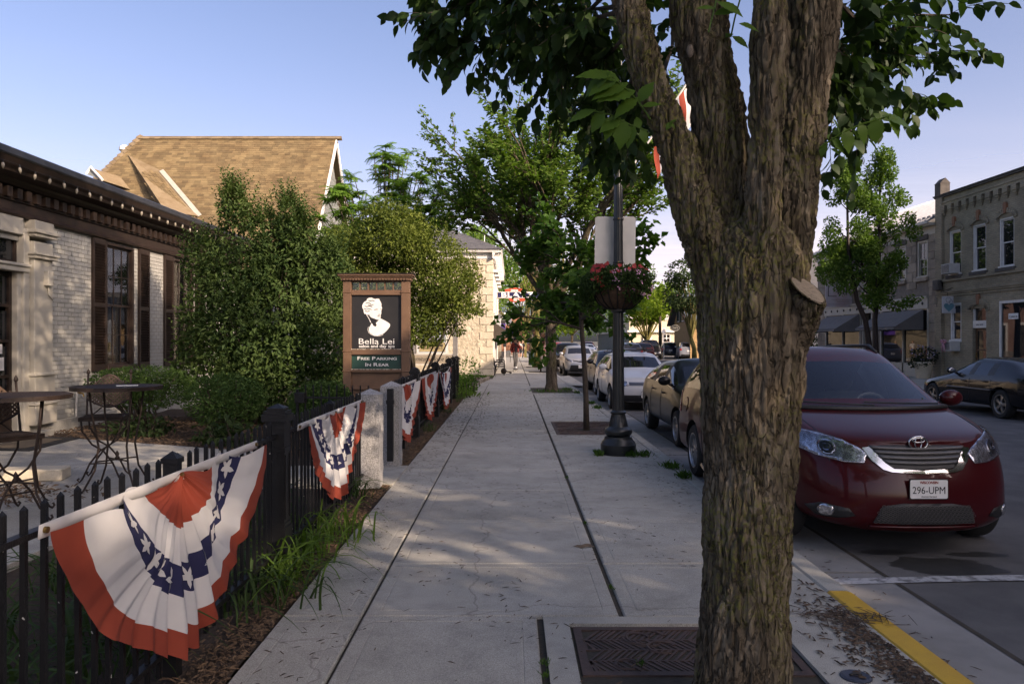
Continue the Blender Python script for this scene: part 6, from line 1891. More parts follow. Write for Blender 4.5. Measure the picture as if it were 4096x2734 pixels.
put_text('CREDIT UNION',0.10,C['letterblack'],v3,(-0.1,-0.034,-0.24))
# historic plaque, benches, litter bin, ball with chain link
pq = empty('plaque',(W(2019,1362,53).x,53,0),label='black cast plaque on a grey post beside the far sidewalk',cat='plaque')
MB().tube([(0,0,0),(0,0,1.25)],0.05,8).build('post',C['signback'],pq)
MB().box(-0.11,0.11,-0.03,0.03,1.25,1.72).build('tablet',C['blackboard'],pq,bevel=0.01)
def slat_bench(name,loc,rz,label,w=1.2,iron='iron'):
 b = empty(name,loc,rz,label=label,cat='bench')
 for s in (-1,1):
  x = s * w / 2
  MB().tube([(x,0.25,0),(x,0.22,0.42),(x,0.30,0.86)],0.018,6).build('back_leg',C[iron],b)
  MB().tube([(x,-0.22,0),(x,-0.22,0.42),(x,-0.22,0.60),(x,-0.15,0.64),(x,0.26,0.64)],0.018,6).build('arm_leg',C[iron],b,smooth=True)
  MB().tube([(x,-0.22,0.42),(x,0.22,0.42)],0.016,6).build('seat_side',C[iron],b)
 sm = MB().box(-w / 2,w / 2,-0.02,0.02,-0.008,0.008).mesh('slat',C[iron])
 for k in range(7): inst(sm,'slat',b,(0,-0.2 + 0.066 * k,0.43))
 for k in range(6): inst(sm,'slat',b,(0,0.235 + 0.012 * k,0.5 + 0.066 * k),(R(80),0,0))
 return b
slat_bench('iron_bench',(-0.60,36.9,0),R(90),'black iron bench under the brown awning')
slat_bench('iron_bench',(-0.62,40.6,0),R(90),'black iron bench beyond the skateboarder against the shop wall')
slat_bench('iron_bench',(W(2025,1362,58).x,58,0),R(40),'black bench standing beside the far cast plaque')
bl2 = empty('ball_weight',(-0.42,37.9,0),label='dark iron ball with a bar handle lying by the bench',cat='ball')
MB().ball((0,0,0.15),0.15,18,12).build('ball',C['rustiron'],bl2,smooth=True)
MB().tube([(0.12,0,0.14),(0.30,-0.02,0.09)],0.028,8).build('neck',C['rustiron'],bl2); MB().tube([(0.29,-0.02,0.09),(0.40,-0.03,0.07)],0.05,10).build('grip',C['rustiron'],bl2)
lb = empty('litter_bin',(1.41,51.0,0),label='green slatted metal litter bin beside the lit tree trunk',cat='litter bin')
gbin = mat('green_bin_paint',(0.012,0.045,0.035),0.5)
MB().lathe([(0.24,0.03),(0.25,0.06),(0.27,0.75),(0.25,0.75),(0.22,0.06)],20,cap=False).build('liner',C['iron'],lb)
bsm = MB().box(-0.02,0.02,-0.006,0.006,0.03,0.80).mesh('slat',gbin)
for k in range(26):
 a = 2 * math.pi * k / 26
 inst(bsm,'slat',lb,(0.28 * math.cos(a),0.28 * math.sin(a),0),(0,0,a + R(90)))
MB().lathe([(0.30,0.78),(0.32,0.80),(0.32,0.84),(0.24,0.88),(0.16,0.88),(0.16,0.84)],20,cap=False).build('lid_ring',gbin,lb,smooth=40)
# ================================================================== trees
C['bark'] = None
def bark_mat(name,c1,c2,c3,lichen,lich=0.5,stretch=(1,1,0.22),sc=1.0):
 m,nt,b,out = _nt(name)
 v = _pos(nt,stretch)
 base = _ramp(nt,_noise(nt,v,16 * sc,6,0.7),[(0.28,c1),(0.5,c2),(0.74,c3)])
 pl = _n(nt,'TexVoronoi'); pl.inputs['Scale'].default_value = 20 * sc
 nt.links.new(v,pl.inputs['Vector'])
 mr = _n(nt,'SeparateColor'); nt.links.new(pl.outputs['Color'],mr.inputs[0])
 base = _mix(nt,base,_ramp(nt,mr.outputs[0],[(0.0,0.72),(1.0,1.3)]),1.0,'MULTIPLY')
 g = _pos(nt)
 lm = _ramp(nt,_noise(nt,g,2.6,3,0.6),[(0.43,0.0),(0.58,1.0)])
 lf = _ramp(nt,_noise(nt,g,55,4,0.7),[(0.47,0.0),(0.60,lich)])
 base = _mix(nt,base,lichen,_mix(nt,lm,lf,1.0,'MULTIPLY'))
 nt.links.new(base,b.inputs['Base Color'])
 b.inputs['Roughness'].default_value = 0.95
 b.inputs['Specular IOR Level'].default_value = 0.15
 vo = _n(nt,'TexVoronoi',feature='DISTANCE_TO_EDGE'); vo.inputs['Scale'].default_value = 30 * sc
 wp = _n(nt,'Mix',data_type='VECTOR')
 nz = _n(nt,'TexNoise'); nz.inputs['Scale'].default_value = 9 * sc; nt.links.new(v,nz.inputs['Vector'])
 wp.inputs[0].default_value = 0.12
 nt.links.new(v,wp.inputs[4]); nt.links.new(nz.outputs['Color'],wp.inputs[5])
 nt.links.new(wp.outputs[1],vo.inputs['Vector'])
 n1 = _bump(nt,_ramp(nt,vo.outputs['Distance'],[(0.0,0.0),(0.14,1.0)]),1.0,0.018,b)
 _bump(nt,_noise(nt,v,70 * sc,5,0.75),0.9,0.010,b,n1)
 return m
C['bark'] = bark_mat('furrowed_bark',(0.065,0.050,0.034),(0.135,0.108,0.075),(0.27,0.225,0.165),(0.15,0.15,0.04),0.9)
C['bark2'] = bark_mat('street_tree_bark',(0.055,0.042,0.03),(0.10,0.08,0.058),(0.17,0.14,0.10),(0.16,0.16,0.04),0.5)
C['barkyel'] = bark_mat('sunlit_yellow_bark',(0.10,0.085,0.03),(0.16,0.14,0.05),(0.22,0.19,0.08),(0.20,0.19,0.05),0.7)  # yellow of sunlit trunks put into the bark colour, lichen spots over it
C['twigbark'] = mat('twig_bark',(0.05,0.038,0.028),0.9,(0.075,0.058,0.042),14,0.3,60)
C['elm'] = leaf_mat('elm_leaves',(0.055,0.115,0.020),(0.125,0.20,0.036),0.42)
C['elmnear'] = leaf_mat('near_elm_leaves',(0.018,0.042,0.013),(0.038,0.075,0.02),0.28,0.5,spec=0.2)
C['sprout'] = leaf_mat('sprout_leaves',(0.065,0.13,0.022),(0.10,0.18,0.032),0.42,0.4)
C['maple'] = leaf_mat('maple_leaves',(0.038,0.095,0.018),(0.085,0.165,0.03),0.38)
C['lime'] = leaf_mat('bright_green_leaves',(0.11,0.19,0.02),(0.20,0.28,0.03),0.45)
C['darkleaf'] = leaf_mat('dark_green_leaves',(0.024,0.045,0.016),(0.048,0.075,0.025),0.25)
C['pear'] = leaf_mat('pear_leaves',(0.055,0.115,0.022),(0.115,0.19,0.034),0.38)
C['lilac'] = leaf_mat('shrub_leaves',(0.040,0.078,0.024),(0.095,0.145,0.042),0.28)
C['hawth'] = leaf_mat('hawthorn_leaves',(0.070,0.105,0.020),(0.155,0.19,0.038),0.32)
C['sumac'] = leaf_mat('sumac_leaves',(0.085,0.185,0.024),(0.155,0.27,0.04),0.45)
C['box'] = leaf_mat('boxwood_leaves',(0.038,0.082,0.022),(0.075,0.13,0.03),0.2)
C['blade'] = leaf_mat('daylily_blades',(0.075,0.145,0.025),(0.13,0.21,0.04),0.42)
C['bladedark'] = leaf_mat('dark_grass_blades',(0.03,0.06,0.018),(0.055,0.095,0.03),0.3)
def bark_surface(tubes,voxel,amp,seed,stretch=0.2,freq=26):
 """tubes (points, radii) fused into one skin and furrowed; returns (verts, quads)"""
 mb = MB()
 for pts,rad in tubes: mb.tube(pts,rad,20)
 me = mb.mesh('tmp',C['bark'])
 o = bpy.data.objects.new('tmp',me); col.objects.link(o)
 md = o.modifiers.new('r','REMESH'); md.mode = 'VOXEL'; md.voxel_size = voxel
 sm = o.modifiers.new('s','SMOOTH'); sm.factor = 0.6; sm.iterations = 5
 dg = bpy.context.evaluated_depsgraph_get()
 em = bpy.data.meshes.new_from_object(o.evaluated_get(dg))
 bpy.data.objects.remove(o)
 n = len(em.vertices)
 V = np.zeros(n * 3,np.float32); em.vertices.foreach_get('co',V); V = V.reshape(-1,3).astype(float)
 N = np.zeros(n * 3,np.float32); em.vertices.foreach_get('normal',N); N = N.reshape(-1,3).astype(float)
 F = np.array([list(p.vertices) for p in em.polygons if len(p.vertices) == 4])
 bpy.data.meshes.remove(em)
 q = V * np.array([freq,freq,freq * stretch])
 w = np.stack([fbm(q * 0.5 + 5,3,seed),fbm(q * 0.5 + 31,3,seed + 5),fbm(q * 0.5 + 77,3,seed + 9)],1) - 0.5
 e,cv = cells(q + w * 1.5,seed)
 e2,cv2 = cells(q * 2.1 + w * 3.0 + 40,seed + 3)
 d = np.clip(e / 0.24,0,1) ** 0.6 * amp + (cv - 0.5) * amp * 0.6
 d += np.clip(e2 / 0.3,0,1) * amp * 0.4 + (fbm(V * 6,3,seed + 2) - 0.5) * amp * 1.2 + (fbm(V * 60 * np.array([1,1,0.4]),2,seed + 8) - 0.5) * amp * 0.6
 return V + N * (d - amp * 0.9)[:,None],F
def px_tube(pts):
 """(px, py, half width px, depth) list -> world points and radii"""
 return [W(a,b,d) for a,b,r,d in pts],[r * d / FPX for a,b,r,d in pts]
elm = empty('street_tree',(1.02,3.35,0),label='big forked tree with furrowed mossy bark and a sawn stub, in the rusty grate',cat='tree',group='street trees')
tubes = [
 px_tube([(2962,2960,222,3.35),(2964,2760,186,3.35),(2978,2400,166,3.35),(2998,1950,168,3.35),(3004,1600,190,3.35),(3008,1300,205,3.35),(3008,1080,205,3.36),(3000,960,170,3.37),(2990,880,100,3.38)]),
 px_tube([(2905,1250,90,3.36),(2842,1030,88,3.35),(2768,803,80,3.35),(2702,574,71,3.36),(2604,344,65,3.37),(2511,0,57,3.42),(2440,-260,52,3.5),(2330,-800,45,3.7)]),
 px_tube([(2950,1250,100,3.38),(2915,960,98,3.39),(2892,760,95,3.40),(2880,574,95,3.41),(2846,344,92,3.43),(2795,130,96,3.45),(2772,20,92,3.47),(2760,-60,70,3.48),(2740,-300,62,3.5),(2700,-900,52,3.6)]),
 px_tube([(2985,900,42,3.62),(2965,640,35,3.62),(2935,400,31,3.64),(2890,120,26,3.67),(2850,-120,23,3.7)]),
 px_tube([(3030,1350,70,3.28),(3046,1000,70,3.22),(3056,700,67,3.20),(3070,450,66,3.20),(3078,0,66,3.20),(3085,-400,60,3.22),(3090,-900,50,3.3)]),
 px_tube([(3105,1250,110,3.38),(3152,950,92,3.39),(3184,700,88,3.40),(3208,450,86,3.41),(3260,0,98,3.43),(3290,-300,84,3.46),(3350,-900,65,3.6)]),
 px_tube([(3050,1520,100,3.34),(3110,1390,100,3.30),(3172,1275,90,3.24),(3218,1190,82,3.18),(3226,1176,80,3.17)]),
 px_tube([(2830,960,50,3.30),(2810,900,34,3.27)]),
]
V_,F_ = bark_surface(tubes,0.0085,0.019,5,0.14,34)
tb = np_obj('trunk',np_mesh('trunk',V_,F_,C['bark'],True),elm,True)
# sawn face of the stub: an ellipse tilted up and to the right
cut_c = W(3222,1166,3.15)
cn = Vector((0.45,-0.56,0.70)).normalized()
ca,cb_,_ = basis(cn,(0,0,1))
ring = MB()
for r0,r1,dz in ((0.0,0.03,0.008),(0.03,0.06,0.0075),(0.06,0.080,0.007),(0.080,0.09,0.006)):
 for k in range(28):
  t0,t1 = 2 * math.pi * k / 28,2 * math.pi * (k + 1) / 28
  ring.add([cut_c + (ca * math.cos(t) + cb_ * math.sin(t)) * r * 1.02 + cn * (dz + 0.008) for t,r in ((t0,r0),(t0,r1),(t1,r1),(t1,r0))],[(0,1,2,3)],1 if r1 > 0.08 else 0)
ring.build('sawn_face',[mat('weathered_cut_wood',(0.33,0.265,0.19),0.85,(0.22,0.17,0.12),26,0.5,60,stretch=(1,1,6)),C['bark']],elm,world=True)
nub = MB().ball(W(2760,205,3.335),(0.016,0.012,0.03),12,8)
nub.build('branch_scar',mat('pale_branch_scar',(0.17,0.14,0.115),0.9,(0.11,0.09,0.07),40,0.3,90),elm,world=True,smooth=True)
# ---- elm sprays hanging from its limbs
def serrate(n=9,L=1.0,wr=0.5):
 """toothed leaf outline with midrib fold, base at origin, tip along +Y, face +Z"""
 vs = [(0,0,0)]
 left,right,mid = [],[],[]
 for k in range(1,n + 1):
  t = k / (n + 1)
  w = wr * math.sin(math.pi * t ** 0.8) ** 0.85 * 0.98
  tooth = 1.0 + 0.10 * (1 if k % 2 else -1)
  left.append((-w * tooth,t * L - 0.02,0.10 * w - 0.2 * t * t)); right.append((w * tooth,t * L - 0.02,0.10 * w - 0.2 * t * t)); mid.append((0,t * L,-0.2 * t * t))
 vs = [(0,-0.12,0.02)] + left + mid + right + [(0,1.04 * L,-0.23)]
 a,b,c,e = 1,1 + n,1 + 2 * n,1 + 3 * n
 fs = [(0,b,a),(0,c,b)]
 for k in range(n - 1):
  fs += [(a + k,b + k,b + k + 1,a + k + 1),(b + k,c + k,c + k + 1,b + k + 1)]
 fs += [(a + n - 1,b + n - 1,e),(b + n - 1,c + n - 1,e)]
 return MB().add(vs,fs)
def sprays(rs,paths,per,tl=(0.22,0.45),droop=0.8,leaf=0.085,nleaf=10,back=0.0):
 """paths: polylines; returns leaf P, D, N, L and twig polylines"""
 P,D,N,L,tw = [],[],[],[],[]
 for path,cnt in zip(paths,per):
  path = [Vector(p) for p in path]
  lens = [(path[i + 1] - path[i]).length for i in range(len(path) - 1)]
  tot = sum(lens)
  for k in range(cnt):
   s = tot * (0.12 + 0.88 * rs.uniform() ** 0.8)
   i = 0
   while i < len(lens) - 1 and s > lens[i]: s -= lens[i]; i += 1
   d0 = (path[i + 1] - path[i]).normalized()
   p = path[i] + d0 * min(s,lens[i])
   r = Vector(rs.normal(size=3))
   d = (d0 * 0.5 + r * 0.6 + Vector((0,0,-0.2))).normalized()
   ln = rs.uniform(*tl)
   pts = [p.copy()]
   m = nleaf
   for q in range(m):
    d = (d + Vector((0,0,-droop / m)) + Vector(rs.normal(size=3)) * 0.05).normalized()
    p = p + d * ln / m
    pts.append(p.copy())
    side = d.cross(Vector((0,0,1)))
    side = side.normalized() if side.length > 0.05 else Vector((1,0,0))
    sg_ = 1 if q % 2 else -1
    ld = (d * 0.6 + side * sg_ * 0.8 + Vector((0,0,-0.55)) + Vector(rs.normal(size=3)) * 0.22).normalized()
    nn = (Vector((0,0,1)) + Vector(rs.normal(size=3)) * 0.5)
    P.append(p.copy()); D.append(ld); N.append(nn); L.append(leaf * rs.uniform(0.65,1.25) * (0.8 + 0.4 * math.sin(math.pi * (q + 1) / (m + 1))))
   tw.append(pts)
 return np.array(P),np.array(D),np.array(N),np.array(L),tw
def pxpath(pts): return [W(a,b,d) for a,b,d in pts]
rs = np.random.RandomState(91)
lp_ = [pxpath([(2490,-60,3.45),(2250,-30,4.0),(1950,-10,4.5),(1720,70,4.8)]),
  pxpath([(2500,40,3.45),(2320,90,4.1),(2100,130,4.5),(1900,170,4.7)]),
  pxpath([(2520,120,3.42),(2420,240,4.2),(2390,400,4.6),(2400,560,4.8)]),
  pxpath([(2560,240,3.4),(2500,380,4.3),(2510,500,4.7),(2490,620,4.9)]),
  pxpath([(2400,-180,3.6),(2000,-110,4.3),(1800,-60,4.6),(1660,-10,4.9)]),
  pxpath([(2440,-40,3.6),(2250,150,4.4),(2180,300,4.8),(2260,430,5.0)]),
  pxpath([(2470,30,3.6),(2330,40,4.5),(2180,20,5.0),(2000,60,5.2)]),
  pxpath([(2640,330,3.5),(2690,180,3.9),(2690,60,4.2),(2660,-60,4.4)])]
per = [46,44,26,24,34,28,34,8]
rp_ = [pxpath([(3330,-20,3.45),(3450,110,4.0),(3600,190,4.4),(3780,230,4.7)]),
  pxpath([(3340,-100,3.5),(3520,10,4.0),(3680,60,4.4),(3800,60,4.7)]),
  pxpath([(3300,150,3.42),(3420,280,4.1),(3520,360,4.5),(3650,400,4.7)]),
  pxpath([(3260,280,3.42),(3330,400,4.0),(3380,500,4.3),(3440,560,4.5)]),
  pxpath([(3300,60,3.5),(3380,220,4.2),(3480,280,4.6),(3560,300,4.9)]),
  pxpath([(3230,80,3.55),(3330,240,4.2),(3360,420,4.6)])]
per2 = [20,20,20,15,20,14]
P,D,N,L,tw = sprays(rs,lp_ + rp_,per + per2)
mbt = MB()
for p in lp_ + rp_: mbt.tube(p,[0.012,0.009,0.007,0.004][:len(p)],6)
for t in tw: mbt.tube(t[::3] + [t[-1]],0.0022,3,cap=False)
mbt.build('branches',C['twigbark'],elm,world=True)
dist = np.linalg.norm(P - np.array([0,0,CAMZ]),axis=1) / L
order = np.argsort(dist)
inview = [i for i in order if (abs(P[i,0] / P[i,1]) < 0.68 and (P[i,2] - CAMZ) / P[i,1] < 0.453)]
single = set(inview[:290])
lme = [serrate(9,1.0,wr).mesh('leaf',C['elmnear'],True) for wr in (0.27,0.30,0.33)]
def leaf_obj(mesh,parent,p,d,n,l):
 s,u,d_ = basis(Vector(d),Vector(n))
 o = bpy.data.objects.new('leaf',mesh)
 col.objects.link(o); o.parent = parent; o.matrix_parent_inverse = wmat(parent).inverted()
 B3 = Matrix((s,d_,u)).transposed()
 o.matrix_basis = Matrix.Translation(Vector(p)) @ B3.to_4x4() @ Matrix.Diagonal((l,l,l,1))
for i in single: leaf_obj(lme[i % 3],elm,P[i],D[i],N[i],L[i])
rest = np.array([i for i in range(len(P)) if i not in single])
v_,f_ = leaf_arrays(P[rest],D[rest],N[rest],L[rest],0.62,0.12,1)
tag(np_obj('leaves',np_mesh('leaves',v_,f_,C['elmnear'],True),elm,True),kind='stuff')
# crown out of frame above, enlarged and thickened to shade the salon wall
v_,f_ = blob_leaves(rs,[((1.0,3.2,6.9),(3.4,3.2,1.8)),((3.0,2.6,6.4),(2.2,2.2,1.4)),((-1.4,3.8,6.6),(2.2,2.2,1.4)),((1.0,3.2,9.2),(2.8,2.8,1.8)),((0.2,1.0,7.4),(2.4,2.2,1.8)),((2.2,5.4,8.4),(2.4,2.2,1.8)),((0.6,5.6,9.4),(2.4,2.2,1.6))],17000,0.15,0.62,0.33,0.9)
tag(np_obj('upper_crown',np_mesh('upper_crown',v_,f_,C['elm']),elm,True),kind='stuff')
# bright shoots on the trunk
sme = [serrate(11,1.0,wr).mesh('shoot_leaf',C['sprout'],True) for wr in (0.30,0.36)]
def shoot(parent,stem,leaves,dep):
 MB().tube([W(a,b,dep) for a,b in stem],0.004,5).build('shoot_stem',C['sprout'],parent,world=True)
 for k,(a,b,ang,l) in enumerate(leaves):
  d = Vector((math.cos(R(ang)),rng.uniform(-0.4,0.1),math.sin(R(ang))))
  n = Vector((rng.uniform(-0.5,0.2),-0.8,0.75))
  s,u,d_ = basis(d,n)
  o = bpy.data.objects.new('shoot_leaf',sme[k % 2])
  col.objects.link(o); o.parent = parent; o.matrix_parent_inverse = wmat(parent).inverted()
  o.matrix_basis = Matrix.Translation(W(a,b,dep)) @ Matrix((s,d_,u)).transposed().to_4x4() @ Matrix.Diagonal((l,l,l,1))
Z5 = lambda x,y: (2200 + x / 1.7425,y / 1.7425)
shoot(elm,[Z5(680,912),Z5(560,870),Z5(420,800),Z5(300,772)],[(*Z5(440,820),250,0.095),(*Z5(510,850),262,0.11),(*Z5(580,880),250,0.09),(*Z5(620,890),100,0.05),(*Z5(300,772),195,0.11),(*Z5(370,785),235,0.09),(*Z5(640,900),285,0.06),(*Z5(480,830),210,0.10)],3.12)
shoot(elm,[Z5(700,830),Z5(640,740),Z5(560,640),Z5(430,540)],[(*Z5(420,530),175,0.14),(*Z5(450,560),205,0.13),(*Z5(520,590),200,0.15),(*Z5(570,640),190,0.15),(*Z5(600,690),215,0.12),(*Z5(630,700),60,0.09),(*Z5(650,740),10,0.07),(*Z5(400,520),215,0.12),(*Z5(470,560),150,0.10)],3.10)
shoot(elm,[Z5(1105,225),Z5(1140,80),Z5(1170,-40)],[(*Z5(1150,60),175,0.075),(*Z5(1180,20),330,0.11),(*Z5(1160,100),20,0.10),(*Z5(1330,170),350,0.08)],3.05)
shoot(elm,[Z5(1260,260),Z5(1290,120),Z5(1330,-20)],[(*Z5(1270,240),195,0.06),(*Z5(1280,260),330,0.08),(*Z5(1250,330),190,0.05)],3.4)
shoot(elm,[(3280,590),(3370,530),(3450,495),(3560,465)],[(3330,555,320,0.085),(3380,520,285,0.10),(3440,495,290,0.09),(3500,480,275,0.10),(3540,468,350,0.14),(3560,466,300,0.10),(3300,575,250,0.06)],3.3)
shoot(elm,[Z5(840,850),Z5(835,870)],[(*Z5(838,855),30,0.03),(*Z5(838,855),240,0.035),(*Z5(838,855),320,0.03)],3.2)
# ------------------------------------------------------------------ branching trees
def grow(rs,p,d,L,r,lvl,segs,tips,spread,nk,shrink,lift,wob=0.10):
 p = Vector(p); d = Vector(d).normalized()
 pts,rad = [p.copy()],[r]
 m = 4
 for k in range(m):
  d = (d + Vector(rs.normal(size=3)) * wob + Vector((0,0,lift))).normalized()
  p = p + d * L / m
  pts.append(p.copy()); rad.append(r * (1 - 0.45 * (k + 1) / m))
 segs.append((pts,rad))
 if lvl == 0:
  tips.append((pts,d)); return
 for k in range(nk):
  t = 1.0 if k == 0 else rs.uniform(0.35,1.0)
  i = min(int(t * m),m - 1)
  q = pts[i].lerp(pts[i + 1],t * m - i) if t < 1 else pts[-1]
  a,b,_ = basis(d)
  ph = rs.uniform(0,2 * math.pi)
  sp = spread * rs.uniform(0.5,1.2) * (0.35 if k == 0 else 1)
  dd = d * math.cos(sp) + (a * math.cos(ph) + b * math.sin(ph)) * math.sin(sp)
  grow(rs,q,dd,L * shrink * rs.uniform(0.8,1.15),r * 0.55,lvl - 1,segs,tips,spread,nk,shrink,lift,wob)
def branch_tree(name,loc,label,rs,trunk,limbs,lvl,nk,spread,shrink,lift,leafmat,leaf,nleaf,barkm,group='street trees',rb=0.11,cat='tree',kind=0,wr=0.5,parts=True,trad=None,wob=0.10):
 """trunk: local points; limbs: (direction, length) from the trunk top"""
 t = empty(name,loc,label=label,cat=cat,group=group)
 segs,tips = [],[]
 top = Vector(trunk[-1])
 for (d,L,h) in limbs:
  s = Vector(trunk[-2]).lerp(top,h)
  grow(rs,s,d,L,rb * 0.55,lvl,segs,tips,spread,nk,shrink,lift,wob)
 trad = trad or [rb * (1.25 if k == 0 else 1.0 - 0.08 * k) for k in range(len(trunk))]
 mb = MB().tube(trunk,trad,14)
 if trad[0] > 0.12:
  V,F = bark_surface([([Vector(p) for p in trunk],trad)],0.022,0.010,3)
  np_obj('trunk',np_mesh('trunk',V,F,barkm,True),t)
 else:
  mb.build('trunk',barkm,t,smooth=True)
 bm2 = MB()
 for pts,rad in segs: bm2.tube(pts,rad,6 if rad[0] > 0.02 else 4,cap=False)
 bm2.build('limbs',barkm,t,smooth=True)
 P,D,N,L = [],[],[],[]
 for pts,d in tips:
  for k in range(nleaf):
   u = rs.uniform(0.1,1.08)
   i = min(int(u * 4),3)
   q = Vector(pts[i]).lerp(Vector(pts[i + 1]),min(u * 4 - i,1.3))
   a,b,_ = basis(d)
   sg_ = 1 if k % 2 else -1
   ld = d * 0.6 + a * sg_ * 0.9 + Vector((0,0,-0.25)) + Vector(rs.normal(size=3)) * 0.35
   P.append(q + Vector(rs.normal(size=3)) * leaf * 0.35); D.append(ld); N.append(Vector((0.15,-0.25,0.8)) + Vector(rs.normal(size=3)) * 0.9); L.append(leaf * rs.uniform(0.6,1.35))
 v,f = leaf_arrays(np.array([tuple(x) for x in P]),np.array([tuple(x) for x in D]),np.array([tuple(x) for x in N]),L,wr,kind=kind)
 np_obj('crown',np_mesh('crown',v,f,leafmat),t)
 return t
def fan(rs,n,a0,a1,l0,l1,h0=0.2,h1=1.0):
 out = []
 for k in range(n):
  ph = 2 * math.pi * (k + rs.uniform(-0.3,0.3)) / n
  an = R(rs.uniform(a0,a1))
  out.append(((math.sin(an) * math.cos(ph),math.sin(an) * math.sin(ph),math.cos(an)),rs.uniform(l0,l1),rs.uniform(h0,h1)))
 return out
rs = np.random.RandomState(12)
branch_tree('street_tree',(1.33,25.2,0),'tall vase shaped street tree with airy crown beyond the lamp post',rs,[(0,0,-0.1),(0,0,0.25),(-0.02,0,1.2),(-0.03,0,2.4),(0.0,0,3.3)],
   fan(rs,9,14,46,2.5,3.3,0.3,1.0),3,4,0.5,0.70,0.03,C['elm'],0.18,44,C['bark2'],rb=0.19,trad=[0.27,0.19,0.17,0.18,0.12],kind=0,wr=0.52)
rs = np.random.RandomState(13)
branch_tree('young_tree',(1.42,14.3,0),'young thin trunked maple in the second grate beside the lamp post',rs,[(0,0,-0.05),(-0.01,0,0.6),(-0.05,0,1.4),(-0.10,0,2.0),(-0.12,0,2.9)],
   fan(rs,12,28,95,0.55,0.95,-0.2,1.0),2,4,0.75,0.68,-0.03,C['maple'],0.14,20,C['twigbark'],group='young street trees',rb=0.055,trad=[0.062,0.052,0.047,0.042,0.03],kind=0,wr=0.85)
rs = np.random.RandomState(14)
for (x,y,lab,hgt,l0,l1,lm,bk,sd) in ((1.61,47.7,'street tree with trunk tinted sunlit yellow beside the green litter bin',3.2,2.0,2.8,'pear','barkyel',1),(1.28,75.8,'distant street tree behind the skateboarder, low forked trunk tinted sunlit yellow',2.0,3.0,4.0,'lime','barkyel',2)):
 branch_tree('street_tree',(x,y,0),lab,rs,[(0,0,-0.1),(0,0,0.3),(0.02,0,hgt * 0.6),(0.05,0,hgt),(0.05,0,hgt + 1.0)],fan(rs,7,10,50,l0,l1),2,4,0.6,0.72,0.03,C[lm],0.20,14,C[bk],rb=0.22,trad=[0.27,0.21,0.18,0.17,0.1],wr=0.6)
branch_tree('young_tree',(1.54,40.2,0),'young street tree with thin trunk near the skateboarder',rs,[(0,0,-0.05),(0,0,0.7),(-0.02,0,1.5),(-0.02,0,2.4)],fan(rs,8,20,80,0.5,0.9),1,5,0.7,0.7,0,C['maple'],0.16,16,C['twigbark'],group='young street trees',rb=0.045,trad=[0.05,0.045,0.04,0.03],wr=0.75)
# columnar pair on the right sidewalk
for (px,lab,hpx,sd) in ((3438,'columnar tree with bent dark trunk before the stone shop, nearest the pink sign',610,3),(3500,'columnar tree with straight trunk before the stone shop awnings',585,4)):
 rs = np.random.RandomState(40 + sd)
 yy = 32.5 if sd == 3 else 32.9
 bx0 = W(3470 if sd == 3 else 3497,1362,yy).x
 cx0 = W(3385 if sd == 3 else 3520,1362,yy).x - bx0
 H = W(0,hpx,yy).z
 t = empty('street_tree',(bx0,yy,0),label=lab,cat='tree',group='street trees')
 MB().tube([(0.08,0,-0.05),(0.06,0,1.6),(-0.1 if sd == 3 else 0.02,0,2.6),(cx0 * 0.5,0,3.4),(cx0 * 0.9,0,5.5),(cx0,0,H - 0.5)],[0.15,0.12,0.11,0.10,0.07,0.02],10).build('trunk',C['darkbrown'],t,smooth=True)
 bl = []
 mbx = MB()
 for k in range(26):
  u = rs.uniform(0,1)
  z = (4.4 if sd == 3 else 3.4) + (H - (4.8 if sd == 3 else 3.8)) * u
  w = (0.95 if sd == 3 else 0.8) * math.sin(math.pi * (0.12 + 0.86 * u)) ** 0.7 * rs.uniform(0.5,1.05)
  a = rs.uniform(0,6.28)
  c = (cx0 * min(1,u * 1.3 + 0.3) + w * math.cos(a),w * math.sin(a),z)
  bl.append((c,(0.42,0.42,0.5)))
  mbx.tube([(cx0 * min(1,u * 1.2),0,z - 0.7),c],[0.03,0.01],4,cap=False)
 if sd == 4:
  for c in ((1.25,0,7.9),(1.5,0,7.0),(1.75,0,6.4),(1.05,0,6.2),(1.4,-0.1,3.35),(0.9,-0.1,3.2),(1.7,-0.1,3.5)): bl.append((c,(0.32,0.3,0.34 if c[2] > 4 else 0.2)))
 else:
  for c in ((-1.7,0,4.6),(-1.6,0,5.8),(-1.9,0,5.0),(-1.0,0,4.2)): bl.append((c,(0.5,0.4,0.5)))
 mbx.build('limbs',C['darkbrown'],t,smooth=True)
 v_,f_ = blob_leaves(rs,bl,11500,0.135,0.6,0.34,1.6,shell=0.3)
 np_obj('crown',np_mesh('crown',v_,f_,C['pear']),t)
